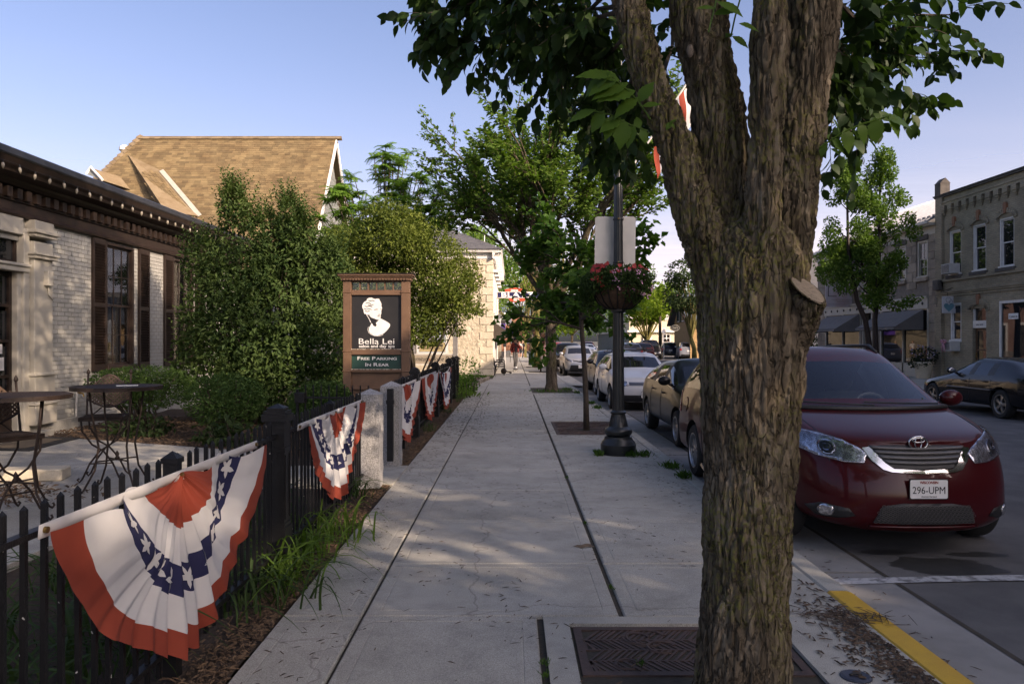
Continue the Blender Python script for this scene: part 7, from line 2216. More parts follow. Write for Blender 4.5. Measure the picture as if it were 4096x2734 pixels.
def blob_tree(name,loc,label,rs,H,cw,cz0,leafmat,leaf,n,barkm,nb=16,trunk_r=0.16,fork=None,group='trees along the far street',lean=0.0,gap=0.44,kind='tree'):
 t = empty(name,loc,label=label,cat='tree',group=group)
 fk_ = fork or cz0
 mb = MB()
 mb.tube([(0,0,-0.1),(0,0,fk_ * 0.5),(lean * 0.5,0,fk_)],[trunk_r * 1.2,trunk_r,trunk_r * 0.9],10)
 mb.build('trunk',barkm,t,smooth=True)
 bl = []
 lm = MB()
 for k in range(nb):
  a = rs.uniform(0,6.28); u = rs.uniform(0,1)
  z = cz0 + (H - cz0) * (0.12 + 0.8 * u)
  w = cw * math.sin(math.pi * (0.18 + 0.72 * u)) * rs.uniform(0.35,0.85)
  c = (lean + w * math.cos(a),w * math.sin(a),z)
  r = cw * rs.uniform(0.28,0.45)
  bl.append((c,(r,r,r * 0.75)))
  lm.tube([(lean * 0.5,0,fk_ - 0.1),(c[0] * 0.45,c[1] * 0.45,fk_ + (z - fk_) * 0.5),c],[trunk_r * 0.5,trunk_r * 0.3,0.02],5,cap=False)
 lm.build('limbs',barkm,t,smooth=True)
 v,f = blob_leaves(rs,bl,n,leaf,0.62,gap,3.0 / cw,shell=0.4)
 np_obj('crown',np_mesh('crown',v,f,leafmat),t)
 return t
rs = np.random.RandomState(66)
blob_tree('maple_tree',(W(2588,1362,86).x,86,0),'bright yellow green maple with three leaning stems before the cream building',rs,8.4,3.9,3.9,C['lime'],0.34,5200,C['barkyel'],18,0.26,1.6)
blob_tree('maple_tree',(W(2640,1362,80).x,80,0),'slim grey trunked tree beside the yellow green maple',rs,8.0,2.0,4.4,C['lime'],0.3,1400,C['bark2'],8,0.16,4.4)
blob_tree('maple_tree',(W(2777,1362,67).x,67,0),'dark crowned tree with pale forked trunk before the ochre house',rs,8.6,3.0,4.2,C['darkleaf'],0.26,4200,C['barkyel'],16,0.2,1.9,lean=-0.6)
labs = ['big dark green tree above the purple awning','broad light green tree behind the purple awning shop','rounded dark tree past the orange brick building corner','wide light green tree at the far end of the road','wide dark tree behind the cream building','light green tree rising behind the red brick shop',
  'dark tree beyond the cream building and the ochre house','yellow green tree at the far bend of the road','dark tree behind the ochre house roof','light green tree right behind the cream building','dark tree behind the tan roofed house','dark tree far behind the white clapboard house','light green tree behind the white clapboard house']
for k,(x,y,h,w,lm) in enumerate(((-4.5,92,15,5.5,'elm'),(-9,108,17,7,'pear'),(3.0,118,13,5.5,'elm'),(12,150,15,8,'pear'),(24,152,14,8,'elm'),(-3.5,68,12,4.0,'pear'),(34,140,15,8,'elm'),(7.5,132,11,5.5,'lime'),(29,112,13,6,'elm'),(20,126,14,6.5,'pear'),
          (-16,62,13,5,'elm'),(45,90,14,7,'elm'),(33,66,12,5,'pear'))):
 blob_tree('background_tree',(x,y,0),labs[k],rs,h,w,2.8,C[lm],0.42,3600,C['bark2'],18,0.25,group='trees closing the far end of the street')
# trees added out of view, crowns sized and thinned to break the sunlight
for k,(x,y,h,w,lab,n) in enumerate(((13.2,-10.0,12.5,2.1,'tall unseen tree added for shade, nearest the corner',6500),(15.4,2.2,12.5,2.3,'tall unseen tree added for shade, opposite the granite posts',2600),(10.6,-4.8,8.8,2.8,'smaller unseen tree added at the far kerb to break the sunlight',1700),(17.3,-6.7,16.8,1.7,'tall slim unseen tree added for shade before the cream block',3000),(1.3,-5.6,10.5,3.6,'unseen tree added for shade on the near kerb',6000))):
 blob_tree('added_shade_tree',(x,y,0),lab,rs,h,w,10.0 if h > 16 else 4.6,C['elm'],0.28,n,C['bark2'],16,0.2,group='unseen trees added for shade',gap=0.36 if n > 6000 else 0.47)
# ------------------------------------------------------------------ shrubs
def shrub(name,loc,label,rs,blobs,n,leaf,leafmat,stems,wr=0.5,gap=0.4,gs=1.6,cat='shrub',shell=0.35,spikes=0,up=0.7):
 t = empty(name,loc,label=label,cat=cat)
 mb = MB()
 for k in range(stems):
  c,r = blobs[rs.randint(len(blobs))]
  a = rs.uniform(0,6.28)
  mb.tube([(0.25 * math.cos(a),0.25 * math.sin(a),-0.05),(c[0] * 0.5 + 0.2 * math.cos(a),c[1] * 0.5,c[2] * 0.45),(c[0] + r[0] * 0.6 * math.cos(a),c[1] + r[1] * 0.6 * math.sin(a),c[2] + r[2] * rs.uniform(-0.2,0.9))],[0.03,0.02,0.006],5,cap=False)
 mb.build('stems',C['twigbark'],t,smooth=True)
 v,f = blob_leaves(rs,blobs,n,leaf,wr,gap,gs,up=up,shell=shell,jit=(0.96,1.03) if name == 'box_bush' else (0.85,1.12))
 if spikes:
  P,D,N,L = [],[],[],[]
  for k in range(spikes):
   c,r = blobs[rs.randint(len(blobs))]
   d = Vector((rs.normal() * 0.5,rs.normal() * 0.5 - 0.2,abs(rs.normal()) + 0.35)).normalized()
   p = Vector(c) + Vector((d.x * r[0],d.y * r[1],d.z * r[2])) * 0.92
   g2 = (d * 0.5 + Vector((rs.normal() * 0.15,rs.normal() * 0.15,0.8))).normalized()
   ln = rs.uniform(0.25,0.65)
   for q in range(14):
    u = q / 14.0
    a,b,_ = basis(g2)
    ph = q * 2.4
    P.append(p + g2 * ln * u); D.append(g2 * 0.7 + a * math.cos(ph) + b * math.sin(ph)); N.append(g2 + Vector((0,0,0.4))); L.append(leaf * (1.1 - 0.5 * u))
  v2,f2 = leaf_arrays(np.array([tuple(x) for x in P]),np.array([tuple(x) for x in D]),np.array([tuple(x) for x in N]),L,wr)
  f = np.concatenate([f,f2 + len(v)]); v = np.concatenate([v,v2])
 np_obj('foliage',np_mesh('foliage',v,f,leafmat),t)
 return t
rs = np.random.RandomState(7)
c0 = W(1060,1362,15.3)
big = []
for (px,py,rp) in ((1060,1350,260),(1000,1100,200),(1170,1080,170),(880,1250,170),(1280,1200,150),(1090,985,125),(960,900,90),(1220,965,80),(850,1450,150),(1100,1500,230),(1290,1400,140),(800,1050,90),(1165,870,45),(950,830,50),(1330,1080,90)):
 p = W(px,py,15.3); r = rp * 15.3 / FPX
 big.append(((p.x - c0.x,rs.uniform(-0.35,0.35),p.z),(r,r * 0.85,r)))
shrub('tall_shrub',(c0.x,15.3,0),'tall grey green leafy shrub between the salon windows and the sign',rs,big,30000,0.11,C['lilac'],40,0.46,0.38,2.1,spikes=420)
c0 = W(1640,1362,20.5)
big = []
for (px,py,rp) in ((1450,1000,160),(1600,960,150),(1720,1020,130),(1780,1150,120),(1830,1230,80),(1650,1150,180),(1500,1150,150),(1700,1270,90),(1810,1300,60),(1610,1330,90),(1710,1340,70),(1890,1130,45),(1900,1240,40),(1850,1060,60),(1380,1000,110),(1560,880,90)):
 p = W(px,py,20.5); r = rp * 20.5 / FPX
 big.append(((p.x - c0.x,rs.uniform(-0.6,0.6),p.z),(r * 1.1,r,r * 0.7)))
hw_ = shrub('hawthorn_tree',(c0.x,20.5,0),'spreading hawthorn with flat fine leaved layers behind the salon sign',rs,big,32000,0.10,C['hawth'],12,0.5,0.36,1.4,cat='tree',spikes=90)
MB().tube([(0.1,0,0),(0.05,0,1.2),(-0.2,0,2.4),(-0.5,0,3.2)],[0.11,0.09,0.07,0.03],8).build('trunk',C['bark2'],hw_,smooth=True)
# sumac: compound fronds
sc0 = W(1540,1362,28)
sm = empty('sumac_tree',(sc0.x,28,0),label='bright green tree of heaven with feathery fronds rising behind the hawthorn',cat='tree')
P,D,N,L = [],[],[],[]
mbs = MB()
heads = []
for (px,py) in ((1590,600),(1570,690),(1620,720),(1540,760),(1640,800),(1700,850),(1720,780),(1600,830),(1500,840),(1380,720),(1350,790),(1410,800),(1730,700),(1560,640),(1460,860),(1690,900),(1330,860),(1400,880),(1640,880),(1740,880)):
 for q in range(9):
  p = W(px + rs.uniform(-50,50),py + rs.uniform(-30,110),28); heads.append(Vector((p.x - sc0.x,rs.uniform(-0.9,0.9),p.z)))
for h in heads:
 base = Vector((h.x * 0.85,h.y * 0.8,h.z - 0.7))
 mbs.tube([base,h],[0.022,0.012],5,cap=False)
 for k in range(9):
  a = rs.uniform(0,6.28)
  d = Vector((math.cos(a),math.sin(a),rs.uniform(0.0,1.3)))
  ln = rs.uniform(0.32,0.55); p = h.copy(); n = 9
  for q in range(n):
   d = (d + Vector((0,0,-0.12))).normalized()
   p = p + d * ln / n
   s = d.cross(Vector((0,0,1))).normalized()
   for sg_ in (-1,1):
    P.append(p); D.append(d * 0.35 + s * sg_ + Vector((0,0,-0.25))); N.append(Vector((0.3,-0.5,0.7)) + d * 0.2); L.append(0.15 * (1 - 0.4 * q / n))
v_,f_ = leaf_arrays(np.array([tuple(x) for x in P]),np.array([tuple(x) for x in D]),np.array([tuple(x) for x in N]),L,0.36)
np_obj('crown',np_mesh('crown',v_,f_,C['sumac']),sm)
mbs.tube([(0,0,-0.1),(0,0,3),(0,0,5.5)],[0.14,0.11,0.06],8)
mbs.build('trunk',C['bark2'],sm,smooth=True)
# clipped box bushes
for (x,y,rx,ry,rz_,zc,lab,n) in ((-6.95,14.2,0.98,0.55,0.42,0.80,'clipped box hedge under the salon window',6500),(-4.95,12.9,0.68,0.62,0.46,0.66,'round clipped box bush before the tall shrub',6000),
          (-2.95,11.7,0.48,0.45,0.36,0.70,'small clipped box bush beside the front granite post',4500),(-3.4,13.2,0.4,0.4,0.3,0.5,'low box bush in the shade behind the open gate',2500)):
 rs = np.random.RandomState(int(abs(x) * 10))
 bl = [((0,0,zc),(rx,ry,rz_))] + [((rs.uniform(-0.5,0.5) * rx,rs.uniform(-0.5,0.5) * ry,zc + rs.uniform(-0.1,0.2) * rz_),(rx * 0.6,ry * 0.6,rz_ * 0.75)) for k in range(5)]
 shrub('box_bush',(x,y,0),lab,rs,bl,int(n * 1.5),0.048,C['box'],24,0.6,0.15,4,cat='bush',shell=0.8)
# loose leafy plants
for (px,py,yy,h,w,lab,lm,n,lf) in ((1872,1480,23.6,1.15,0.42,'loose leafy shrub past the fence end','maple',420,0.10),(900,1740,11.9,0.42,0.5,'broad leaved plant at the foot of the box bush','darkleaf',200,0.14),(560,1720,13.2,0.35,0.6,'dark perennial under the clipped hedge','darkleaf',220,0.13),
           (1250,1560,14.5,0.9,0.6,'dark undergrowth beside the sign base','darkleaf',700,0.08),(1330,1640,12.6,0.45,0.35,'yellow green sapling in sun behind the gate','lime',160,0.07),
           (1850,1560,22.0,0.5,0.35,'feathery weed at the fence end','sumac',500,0.04),(1500,1480,17.0,1.3,0.9,'dense dark shrub behind the salon sign','darkleaf',1200,0.10),(1330,1500,18.0,1.5,1.0,'dense dark shrub left of the salon sign','darkleaf',1300,0.10)):
 rs = np.random.RandomState(px)
 x = W(px,py,yy).x
 shrub('leafy_plant',(x,yy,0),lab,rs,[((0,0,h * 0.55),(w,w * 0.8,h * 0.5)),((0,0,h * 0.3),(w * 0.9,w * 0.8,h * 0.3))],n,lf,C[lm],8,0.55,0.25,3,cat='plant',shell=0.2)
# ------------------------------------------------------------------ daylilies and grass by the fence
def blade_mesh(seed,mt,L=0.6,w=0.021):
 rg = random.Random(seed)
 mb = MB()
 out = rg.uniform(0.55,1.15)
 pts = []
 for k in range(8):
  t = k / 7.0
  r = out * L * (t ** 1.25)
  z = L * (1.45 * t - (0.85 + 0.42 * out) * t * t)
  pts.append((r,z,w * (1 - t ** 2.2) + 0.0006))
 vs = []
 for r,z,ww in pts: vs += [(r,-ww / 2,z + ww * 0.25),(r,0,z),(r,ww / 2,z + ww * 0.25)]
 fs = []
 for k in range(7):
  a = 3 * k
  fs += [(a,a + 3,a + 4,a + 1),(a + 1,a + 4,a + 5,a + 2)]
 return mb.add(vs,fs).mesh('blade',mt,True)
BL = [blade_mesh(s,C['blade']) for s in range(8)]
BD = [blade_mesh(s + 20,C['bladedark']) for s in range(8)]
def clump(loc,n,sc,meshes,label,seed,spread=0.10):
 rg = random.Random(seed)
 c = empty('daylily_clump',loc,label=label,cat='plant',group='strap leaved clumps along the fence')
 for k in range(n):
  s = sc * rg.uniform(0.6,1.15)
  inst(meshes[k % 8],'blade',c,(rg.gauss(0,spread),rg.gauss(0,spread * 1.3),0),(rg.uniform(-0.15,0.15),rg.uniform(-0.25,0.15),rg.uniform(0,6.28)),(s,s,s * rg.uniform(0.8,1.2)))
clump((-1.58,5.25,0),80,0.85,BL,'bright daylily clump at the foot of the big square fence post',1,0.13)
clump((-1.56,6.35,0),80,0.8,BL,'bright daylily clump arching over the mulch under the second bunting',2,0.16)
clump((-1.62,5.75,0),50,0.75,BL,'bright daylily clump between post and second bunting',3,0.13)
clump((-1.75,8.1,0),45,0.7,BD,'dark strap leaved clump beside the front granite post',4,0.10)
clump((-1.62,4.75,0),60,0.85,BD,'dark strap leaved clump behind the largest bunting tail',5,0.12)
for k,(x,y) in enumerate(((-2.1,2.7),(-2.35,3.3),(-2.05,3.9),(-2.4,4.5),(-2.2,5.2),(-2.5,6.0),(-2.3,6.9),(-2.9,4.0),(-3.0,5.2))):
 clump((x,y,0),55,0.95,BD,'dark strap leaved clump in the bed inside the fence pickets',10 + k,0.14)
for k,(x,y) in enumerate(((-1.55,13.9),(-1.52,17.5),(-1.5,20.5),(-1.5,21.6))):
 clump((x,y,0),26,0.55,BD,'small weedy clump at the fence foot beyond the gate',30 + k,0.10)
# weeds: grass tufts at kerb, pit and lamp foot
rs = np.random.RandomState(55)
def tufts(name,spots,n,h,mt):
 P,D,N,L = [],[],[],[]
 for x,y,s in spots:
  for k in range(n):
   P.append((x + rs.normal(0,s),y + rs.normal(0,s * 1.6),rs.uniform(-0.01,0.01))); D.append((rs.normal(0,0.6),rs.normal(0,0.6),1)); N.append((rs.normal(),rs.normal(),0.2)); L.append(h * rs.uniform(0.5,1.3))
 v,f = leaf_arrays(P,D,N,L,0.16)
 tag(np_obj(name,np_mesh(name,v,f,mt)),kind='stuff')
tufts('grass',[(1.55,24.6,0.25),(0.95,24.7,0.2),(1.9,25.6,0.1),(2.12,18.6,0.05),(2.1,20.0,0.06),(2.08,24.0,0.05),(1.27,10.98,0.03),(1.72,10.9,0.04),(1.9,10.95,0.05),(2.1,9.9,0.05),(2.1,9.2,0.04),(2.12,14.9,0.04)],90,0.09,C['maple'])
tufts('grass',[(-1.6 - 0.08 * k,22.5 + 1.15 * k,0.25) for k in range(10)],160,0.16,C['pear'])
tufts('joint_weeds',[(0.672,y,0.008) for y in (3.3,3.5,3.9,5.1,6.9,9.2)] + [(0.172,y,0.01) for y in (3.2,3.6,3.75,3.9)],40,0.025,C['maple'])
tufts('grass',[(-1.2 - 0.3 * k,34.6 + 0.05 * k,0.2) for k in range(9)],120,0.12,C['pear'])
# edging stones of the far bed
eb = empty('bed_edging',(-1.42,27.5,0),label='row of small stone edging blocks along the far planting bed',cat='edging')
em_ = MB().box(-0.06,0.06,-0.17,0.17,-0.05,0.13).mesh('edging_block',C['stonegrey'])
for k in range(22): inst(em_,'edging_block',eb,(0.0 + 0.0009 * k * k,-2.6 + 0.36 * k,rng.uniform(-0.01,0.01)),(0,0,R(rng.uniform(-4,4))))
# ================================================================== vehicles
C['rubber'] = mat('tyre_rubber',(0.014,0.014,0.014),0.85,(0.022,0.021,0.02),14,0.2,80)
C['alloy'] = mat('alloy_wheel',(0.55,0.55,0.56),0.3,(0.45,0.45,0.46),8,metal=0.9)
C['alloydark'] = mat('dusty_alloy_wheel',(0.30,0.29,0.27),0.4,(0.22,0.21,0.2),8,metal=0.7)
C['chrome'] = mat('chrome',(0.62,0.62,0.63),0.08,(0.56,0.56,0.57),5,metal=1.0)
C['plastic'] = mat('black_plastic',(0.013,0.013,0.014),0.5,(0.02,0.02,0.021),20,0.1,80)
C['grillegrey'] = mat('grey_grille_plastic',(0.075,0.073,0.072),0.35,(0.095,0.092,0.09),9)
C['lens'] = glass_mat('clear_lens',(0.95,0.96,1.0),0.95)
C['lampin'] = mat('lamp_reflector',(0.85,0.85,0.87),0.22,(0.35,0.35,0.38),34,metal=0.9,detail=6,lo=0.42,hi=0.58)
C['taillens'] = mat('red_tail_lens',(0.35,0.012,0.01),0.15,(0.24,0.01,0.008),12,coat=1.0)
C['amber'] = mat('amber_lens',(0.5,0.16,0.02),0.2,None,12)
C['carglass'] = glass_mat('car_glass',(0.75,0.82,0.84),0.85)
C['tinted'] = glass_mat('tinted_car_glass',(0.18,0.2,0.22),0.2)
C['seat'] = mat('grey_seat_cloth',(0.36,0.35,0.34),0.8,(0.30,0.29,0.28),9,0.2,90)
C['dash'] = mat('grey_dashboard',(0.10,0.10,0.10),0.7,(0.13,0.13,0.13),6)
TAGS = ['body','windshield','side_window','rear_window','pillar','door','rear_door','hood','arch','floor']
def car_grid(q):
 """half-section grid P[station][level] from the measurements in q"""
 W2 = q['W'] / 2
 L = q['L']
 zb,zl,zm = q.get('zb',0.20),q.get('zl',0.40),q.get('zm',0.66)
 zh0,zc,b0,b1 = q['hood0'],q['cowl'],q['belt0'],q['belt1']
 bow = q.get('bow',0.42)
 yc,yh = q['yc'],q['yh']
 fy,ry = q['fa'],q['fa'] + q['wb']
 sw_ = q.get('sweep',0.34)
 r0,r1,r2 = q['roof']
 wr = q.get('wr',0.70) * W2
 xh = [0.93,0.80,0.66,0.34,0.0]
 P = []
 yo = q.get('nose',[0.10,0.02,0.0,0.14])
 def hoodz(y,fx):
  t = min(max((y - 0.1) / (yc - 0.1),0),1)
  z = zh0 + (zc - zh0) * (t ** 0.72)
  return z - (0.03 + 0.09 * (1 - t)) * fx * fx - 0.03 * fx ** 6
 s = []
 fxs = 0.46
 for j,z in enumerate((zb,zl,zm,zh0 - 0.03)): s.append((fxs * W2,yo[j] + bow * fxs ** 2 * 0.55,z))
 for k,f in enumerate((0.40,0.32,0.17,0.0)): s.append((f * W2,yo[3] + 0.05 + bow * f * f * 0.55,zh0 + 0.01 + 0.005 * k))
 P.append(s)
 s = []
 for j,z in enumerate((zb,zl,zm,hoodz(0.4,0.8) - 0.05)): s.append((0.84 * W2,yo[j] + bow * 0.62,z))
 for f in (0.70,0.56,0.29,0.0):
  y = 0.26 + bow * 0.5 * f
  s.append((f * W2,y,hoodz(y,f)))
 P.append(s)
 for y,wx in ((fy - 0.28,0.955),(fy + 0.10,0.985)):
  s = [(0.93 * wx * W2,y,zb),(0.99 * wx * W2,y,zl),(1.01 * wx * W2,y,zm),(0.93 * wx * W2,y,hoodz(y,0.93) - 0.02)]
  for f in (0.80,0.66,0.34,0.0):
   yy = y - 0.10 * (1 - f)
   s.append((f * W2,yy,hoodz(yy,f)))
  P.append(s)
 ycs = lambda f: yc + sw_ * f * f
 s = [(0.93 * W2,ycs(0.9),zb),(0.985 * W2,ycs(0.9),zl),(1.0 * W2,ycs(0.9),zm),(0.955 * W2,ycs(0.9),b0)]
 for f,dz in ((0.83,-0.02),(0.77,-0.012),(0.42,0.0),(0.0,0.008)): s.append((f * W2,ycs(f),zc + dz))
 P.append(s)
 def body(y,zbelt,roofz,yt=None,wtop=None,flare=1.0):
  wt = wtop or wr
  yt = y if yt is None else yt
  return [(0.93 * W2 * flare,y,zb),(0.985 * W2 * flare,y,zl),(1.0 * W2 * flare,y,zm),(0.955 * W2 * flare,y,zbelt),(wt,yt,roofz - 0.085),(wt - 0.075,yt,roofz - 0.035),(wt * 0.5,yt - 0.02,roofz - 0.006),(0,yt - 0.03,roofz)]
 yb = q['yB']; ycp = q['yC']; yd = q['yD']; yt = q['yT']
 bl = lambda y: b0 + (b1 - b0) * min(max((y - yc) / (yt - yc),0),1)
 hs = q.get('hsweep',0.16)
 s = body(yh + 0.02,bl(yh),r0,yh)
 for j in (4,5,6,7): s[j] = (s[j][0],yh + hs * (s[j][0] / W2) ** 2,s[j][2])
 P.append(s)
 P.append(body(yb - 0.03,bl(yb),r1,yb - 0.02)); P.append(body(yb + 0.03,bl(yb),r1 + 0.003,yb + 0.03))
 P.append(body(ycp - 0.03,bl(ycp),(r1 + r2) / 2 + 0.01,ycp - 0.05)); P.append(body(ycp + 0.03,bl(ycp),(r1 + r2) / 2,ycp + 0.0))
 s = body(min(yt - 0.12,yd + q.get('dslant',0.25)),b1,r2,yd,wr * 0.97)
 P.append(s)
 if q['style'] == 'sedan':
  dz = q['deck']
  s = [(0.92 * W2,yt,zb),(0.975 * W2,yt,zl),(0.99 * W2,yt,zm),(0.94 * W2,yt,dz - 0.04),(0.80 * W2,yt,dz - 0.005),(0.72 * W2,yt,dz),(0.4 * W2,yt + 0.05,dz + 0.01),(0,yt + 0.06,dz + 0.012)]
  P.append(s)
  s = [(0.84 * W2,L - 0.22,zb),(0.90 * W2,L - 0.20,zl),(0.90 * W2,L - 0.19,zm),(0.86 * W2,L - 0.20,dz - 0.06),(0.74 * W2,L - 0.17,dz - 0.01),(0.62 * W2,L - 0.15,dz + 0.005),(0.32 * W2,L - 0.10,dz + 0.02),(0,L - 0.08,dz + 0.025)]
  P.append(s)
  s = [(0.5 * W2,L - 0.04,zb + 0.04),(0.5 * W2,L,zl),(0.5 * W2,L - 0.01,zm),(0.48 * W2,L - 0.06,dz - 0.05),(0.40 * W2,L - 0.055,dz),(0.3 * W2,L - 0.05,dz + 0.012),(0.15 * W2,L - 0.045,dz + 0.016),(0,L - 0.04,dz + 0.018)]
  P.append(s)
 else:
  zt = b1 - 0.02
  s = [(0.91 * W2,yt - 0.06,zb),(0.97 * W2,yt - 0.05,zl),(0.985 * W2,yt - 0.05,zm),(0.93 * W2,yt - 0.06,zt),(0.80 * W2,yt,zt + 0.03),(0.73 * W2,yt + 0.02,zt + 0.035),(0.4 * W2,yt + 0.05,zt + 0.035),(0,yt + 0.06,zt + 0.035)]
  P.append(s)
  s = [(0.86 * W2,L - 0.13,zb),(0.91 * W2,L - 0.10,zl),(0.91 * W2,L - 0.10,zm),(0.86 * W2,L - 0.14,zt - 0.04),(0.72 * W2,L - 0.09,zt - 0.03),(0.62 * W2,L - 0.075,zt - 0.03),(0.3 * W2,L - 0.05,zt - 0.03),(0,L - 0.04,zt - 0.03)]
  P.append(s)
  s = [(0.5 * W2,L - 0.02,zb + 0.04),(0.5 * W2,L,zl),(0.5 * W2,L - 0.01,zm),(0.48 * W2,L - 0.05,zt - 0.1),(0.40 * W2,L - 0.048,zt - 0.09),(0.3 * W2,L - 0.044,zt - 0.085),(0.15 * W2,L - 0.04,zt - 0.085),(0,L - 0.04,zt - 0.085)]
  P.append(s)
 return P
def car_tags(style):
 def f(i,j):
  if i in (4,) and j in (5,6): return 1
  if j == 3:
   if i in (4,5,7): return 2
   if i in (6,8): return 4
   if i == 9: return 2 if style in ('van','wagon','suv') else 0
  if i == 10 and j in (5,6): return 3
  if j <= 2 and i in (4,5): return 5
  if j <= 2 and i in (6,7): return 6
  if i <= 3 and j >= 4: return 7
  return 0
 return f
def car_shell(q,sub=2,arches=True):
 P = car_grid(q)
 tg = car_tags(q['style'])
 ns = len(P)
 vs,idx = [],{}
 for i in range(ns):
  for j in range(8):
   x,y,z = P[i][j]
   for sd in (-1,1):
    if j == 7:
     if sd == -1:
      idx[(i,j,-1)] = idx[(i,j,1)] = len(vs); vs.append((0,y,z))
    else:
     idx[(i,j,sd)] = len(vs); vs.append((sd * x,y,z))
 fs,tags = [],[]
 for i in range(ns - 1):
  for j in range(7):
   for sd in (-1,1):
    a,b,c,d = idx[(i,j,sd)],idx[(i + 1,j,sd)],idx[(i + 1,j + 1,sd)],idx[(i,j + 1,sd)]
    fs.append((a,b,c,d) if sd == 1 else (d,c,b,a)); tags.append(tg(i,j))
  fs.append((idx[(i,0,-1)],idx[(i + 1,0,-1)],idx[(i + 1,0,1)],idx[(i,0,1)])); tags.append(9)
 for i,rev in ((0,False),(ns - 1,True)):
  for j in range(3):
   f = (idx[(i,j,-1)],idx[(i,j,1)],idx[(i,j + 1,1)],idx[(i,j + 1,-1)])
   fs.append(f[::-1] if rev else f); tags.append(0)
  f = [idx[(i,3,-1)],idx[(i,3,1)]] + [idx[(i,j,1)] for j in (4,5,6)] + [idx[(i,7,1)]] + [idx[(i,j,-1)] for j in (6,5,4)]
  fs.append(tuple(f[::-1] if rev else f)); tags.append(7 if not rev else 0)
 me = bpy.data.meshes.new('shell')
 me.from_pydata(vs,[],fs)
 for t in TAGS: me.materials.append(bpy.data.materials.new('tmp_' + t) if ('tmp_' + t) not in bpy.data.materials else bpy.data.materials['tmp_' + t])
 me.polygons.foreach_set('material_index',tags)
 o = bpy.data.objects.new('shell',me); col.objects.link(o)
 md = o.modifiers.new('s','SUBSURF'); md.levels = md.render_levels = sub
 cut = None
 if arches:
  W2 = q['W'] / 2
  mb = MB()
  ra = q['tr'] + q.get('agap',0.055)
  for y in (q['fa'],q['fa'] + q['wb']):
   for sd in (-1,1):
    mb.tube([(sd * (W2 - 0.32),y,q['tr'] + 0.01),(sd * (W2 + 0.3),y,q['tr'] + 0.01)],ra,40,mi=8)
  cm = mb.mesh('cut',[bpy.data.materials['tmp_' + t] for t in TAGS])
  cut = bpy.data.objects.new('cut',cm); col.objects.link(cut)
  bo = o.modifiers.new('b','BOOLEAN'); bo.operation = 'DIFFERENCE'; bo.object = cut; bo.solver = 'EXACT'; bo.material_mode = 'INDEX'
 dg = bpy.context.evaluated_depsgraph_get()
 em = bpy.data.meshes.new_from_object(o.evaluated_get(dg))
 bpy.data.objects.remove(o)
 if cut: bpy.data.objects.remove(cut)
 return em
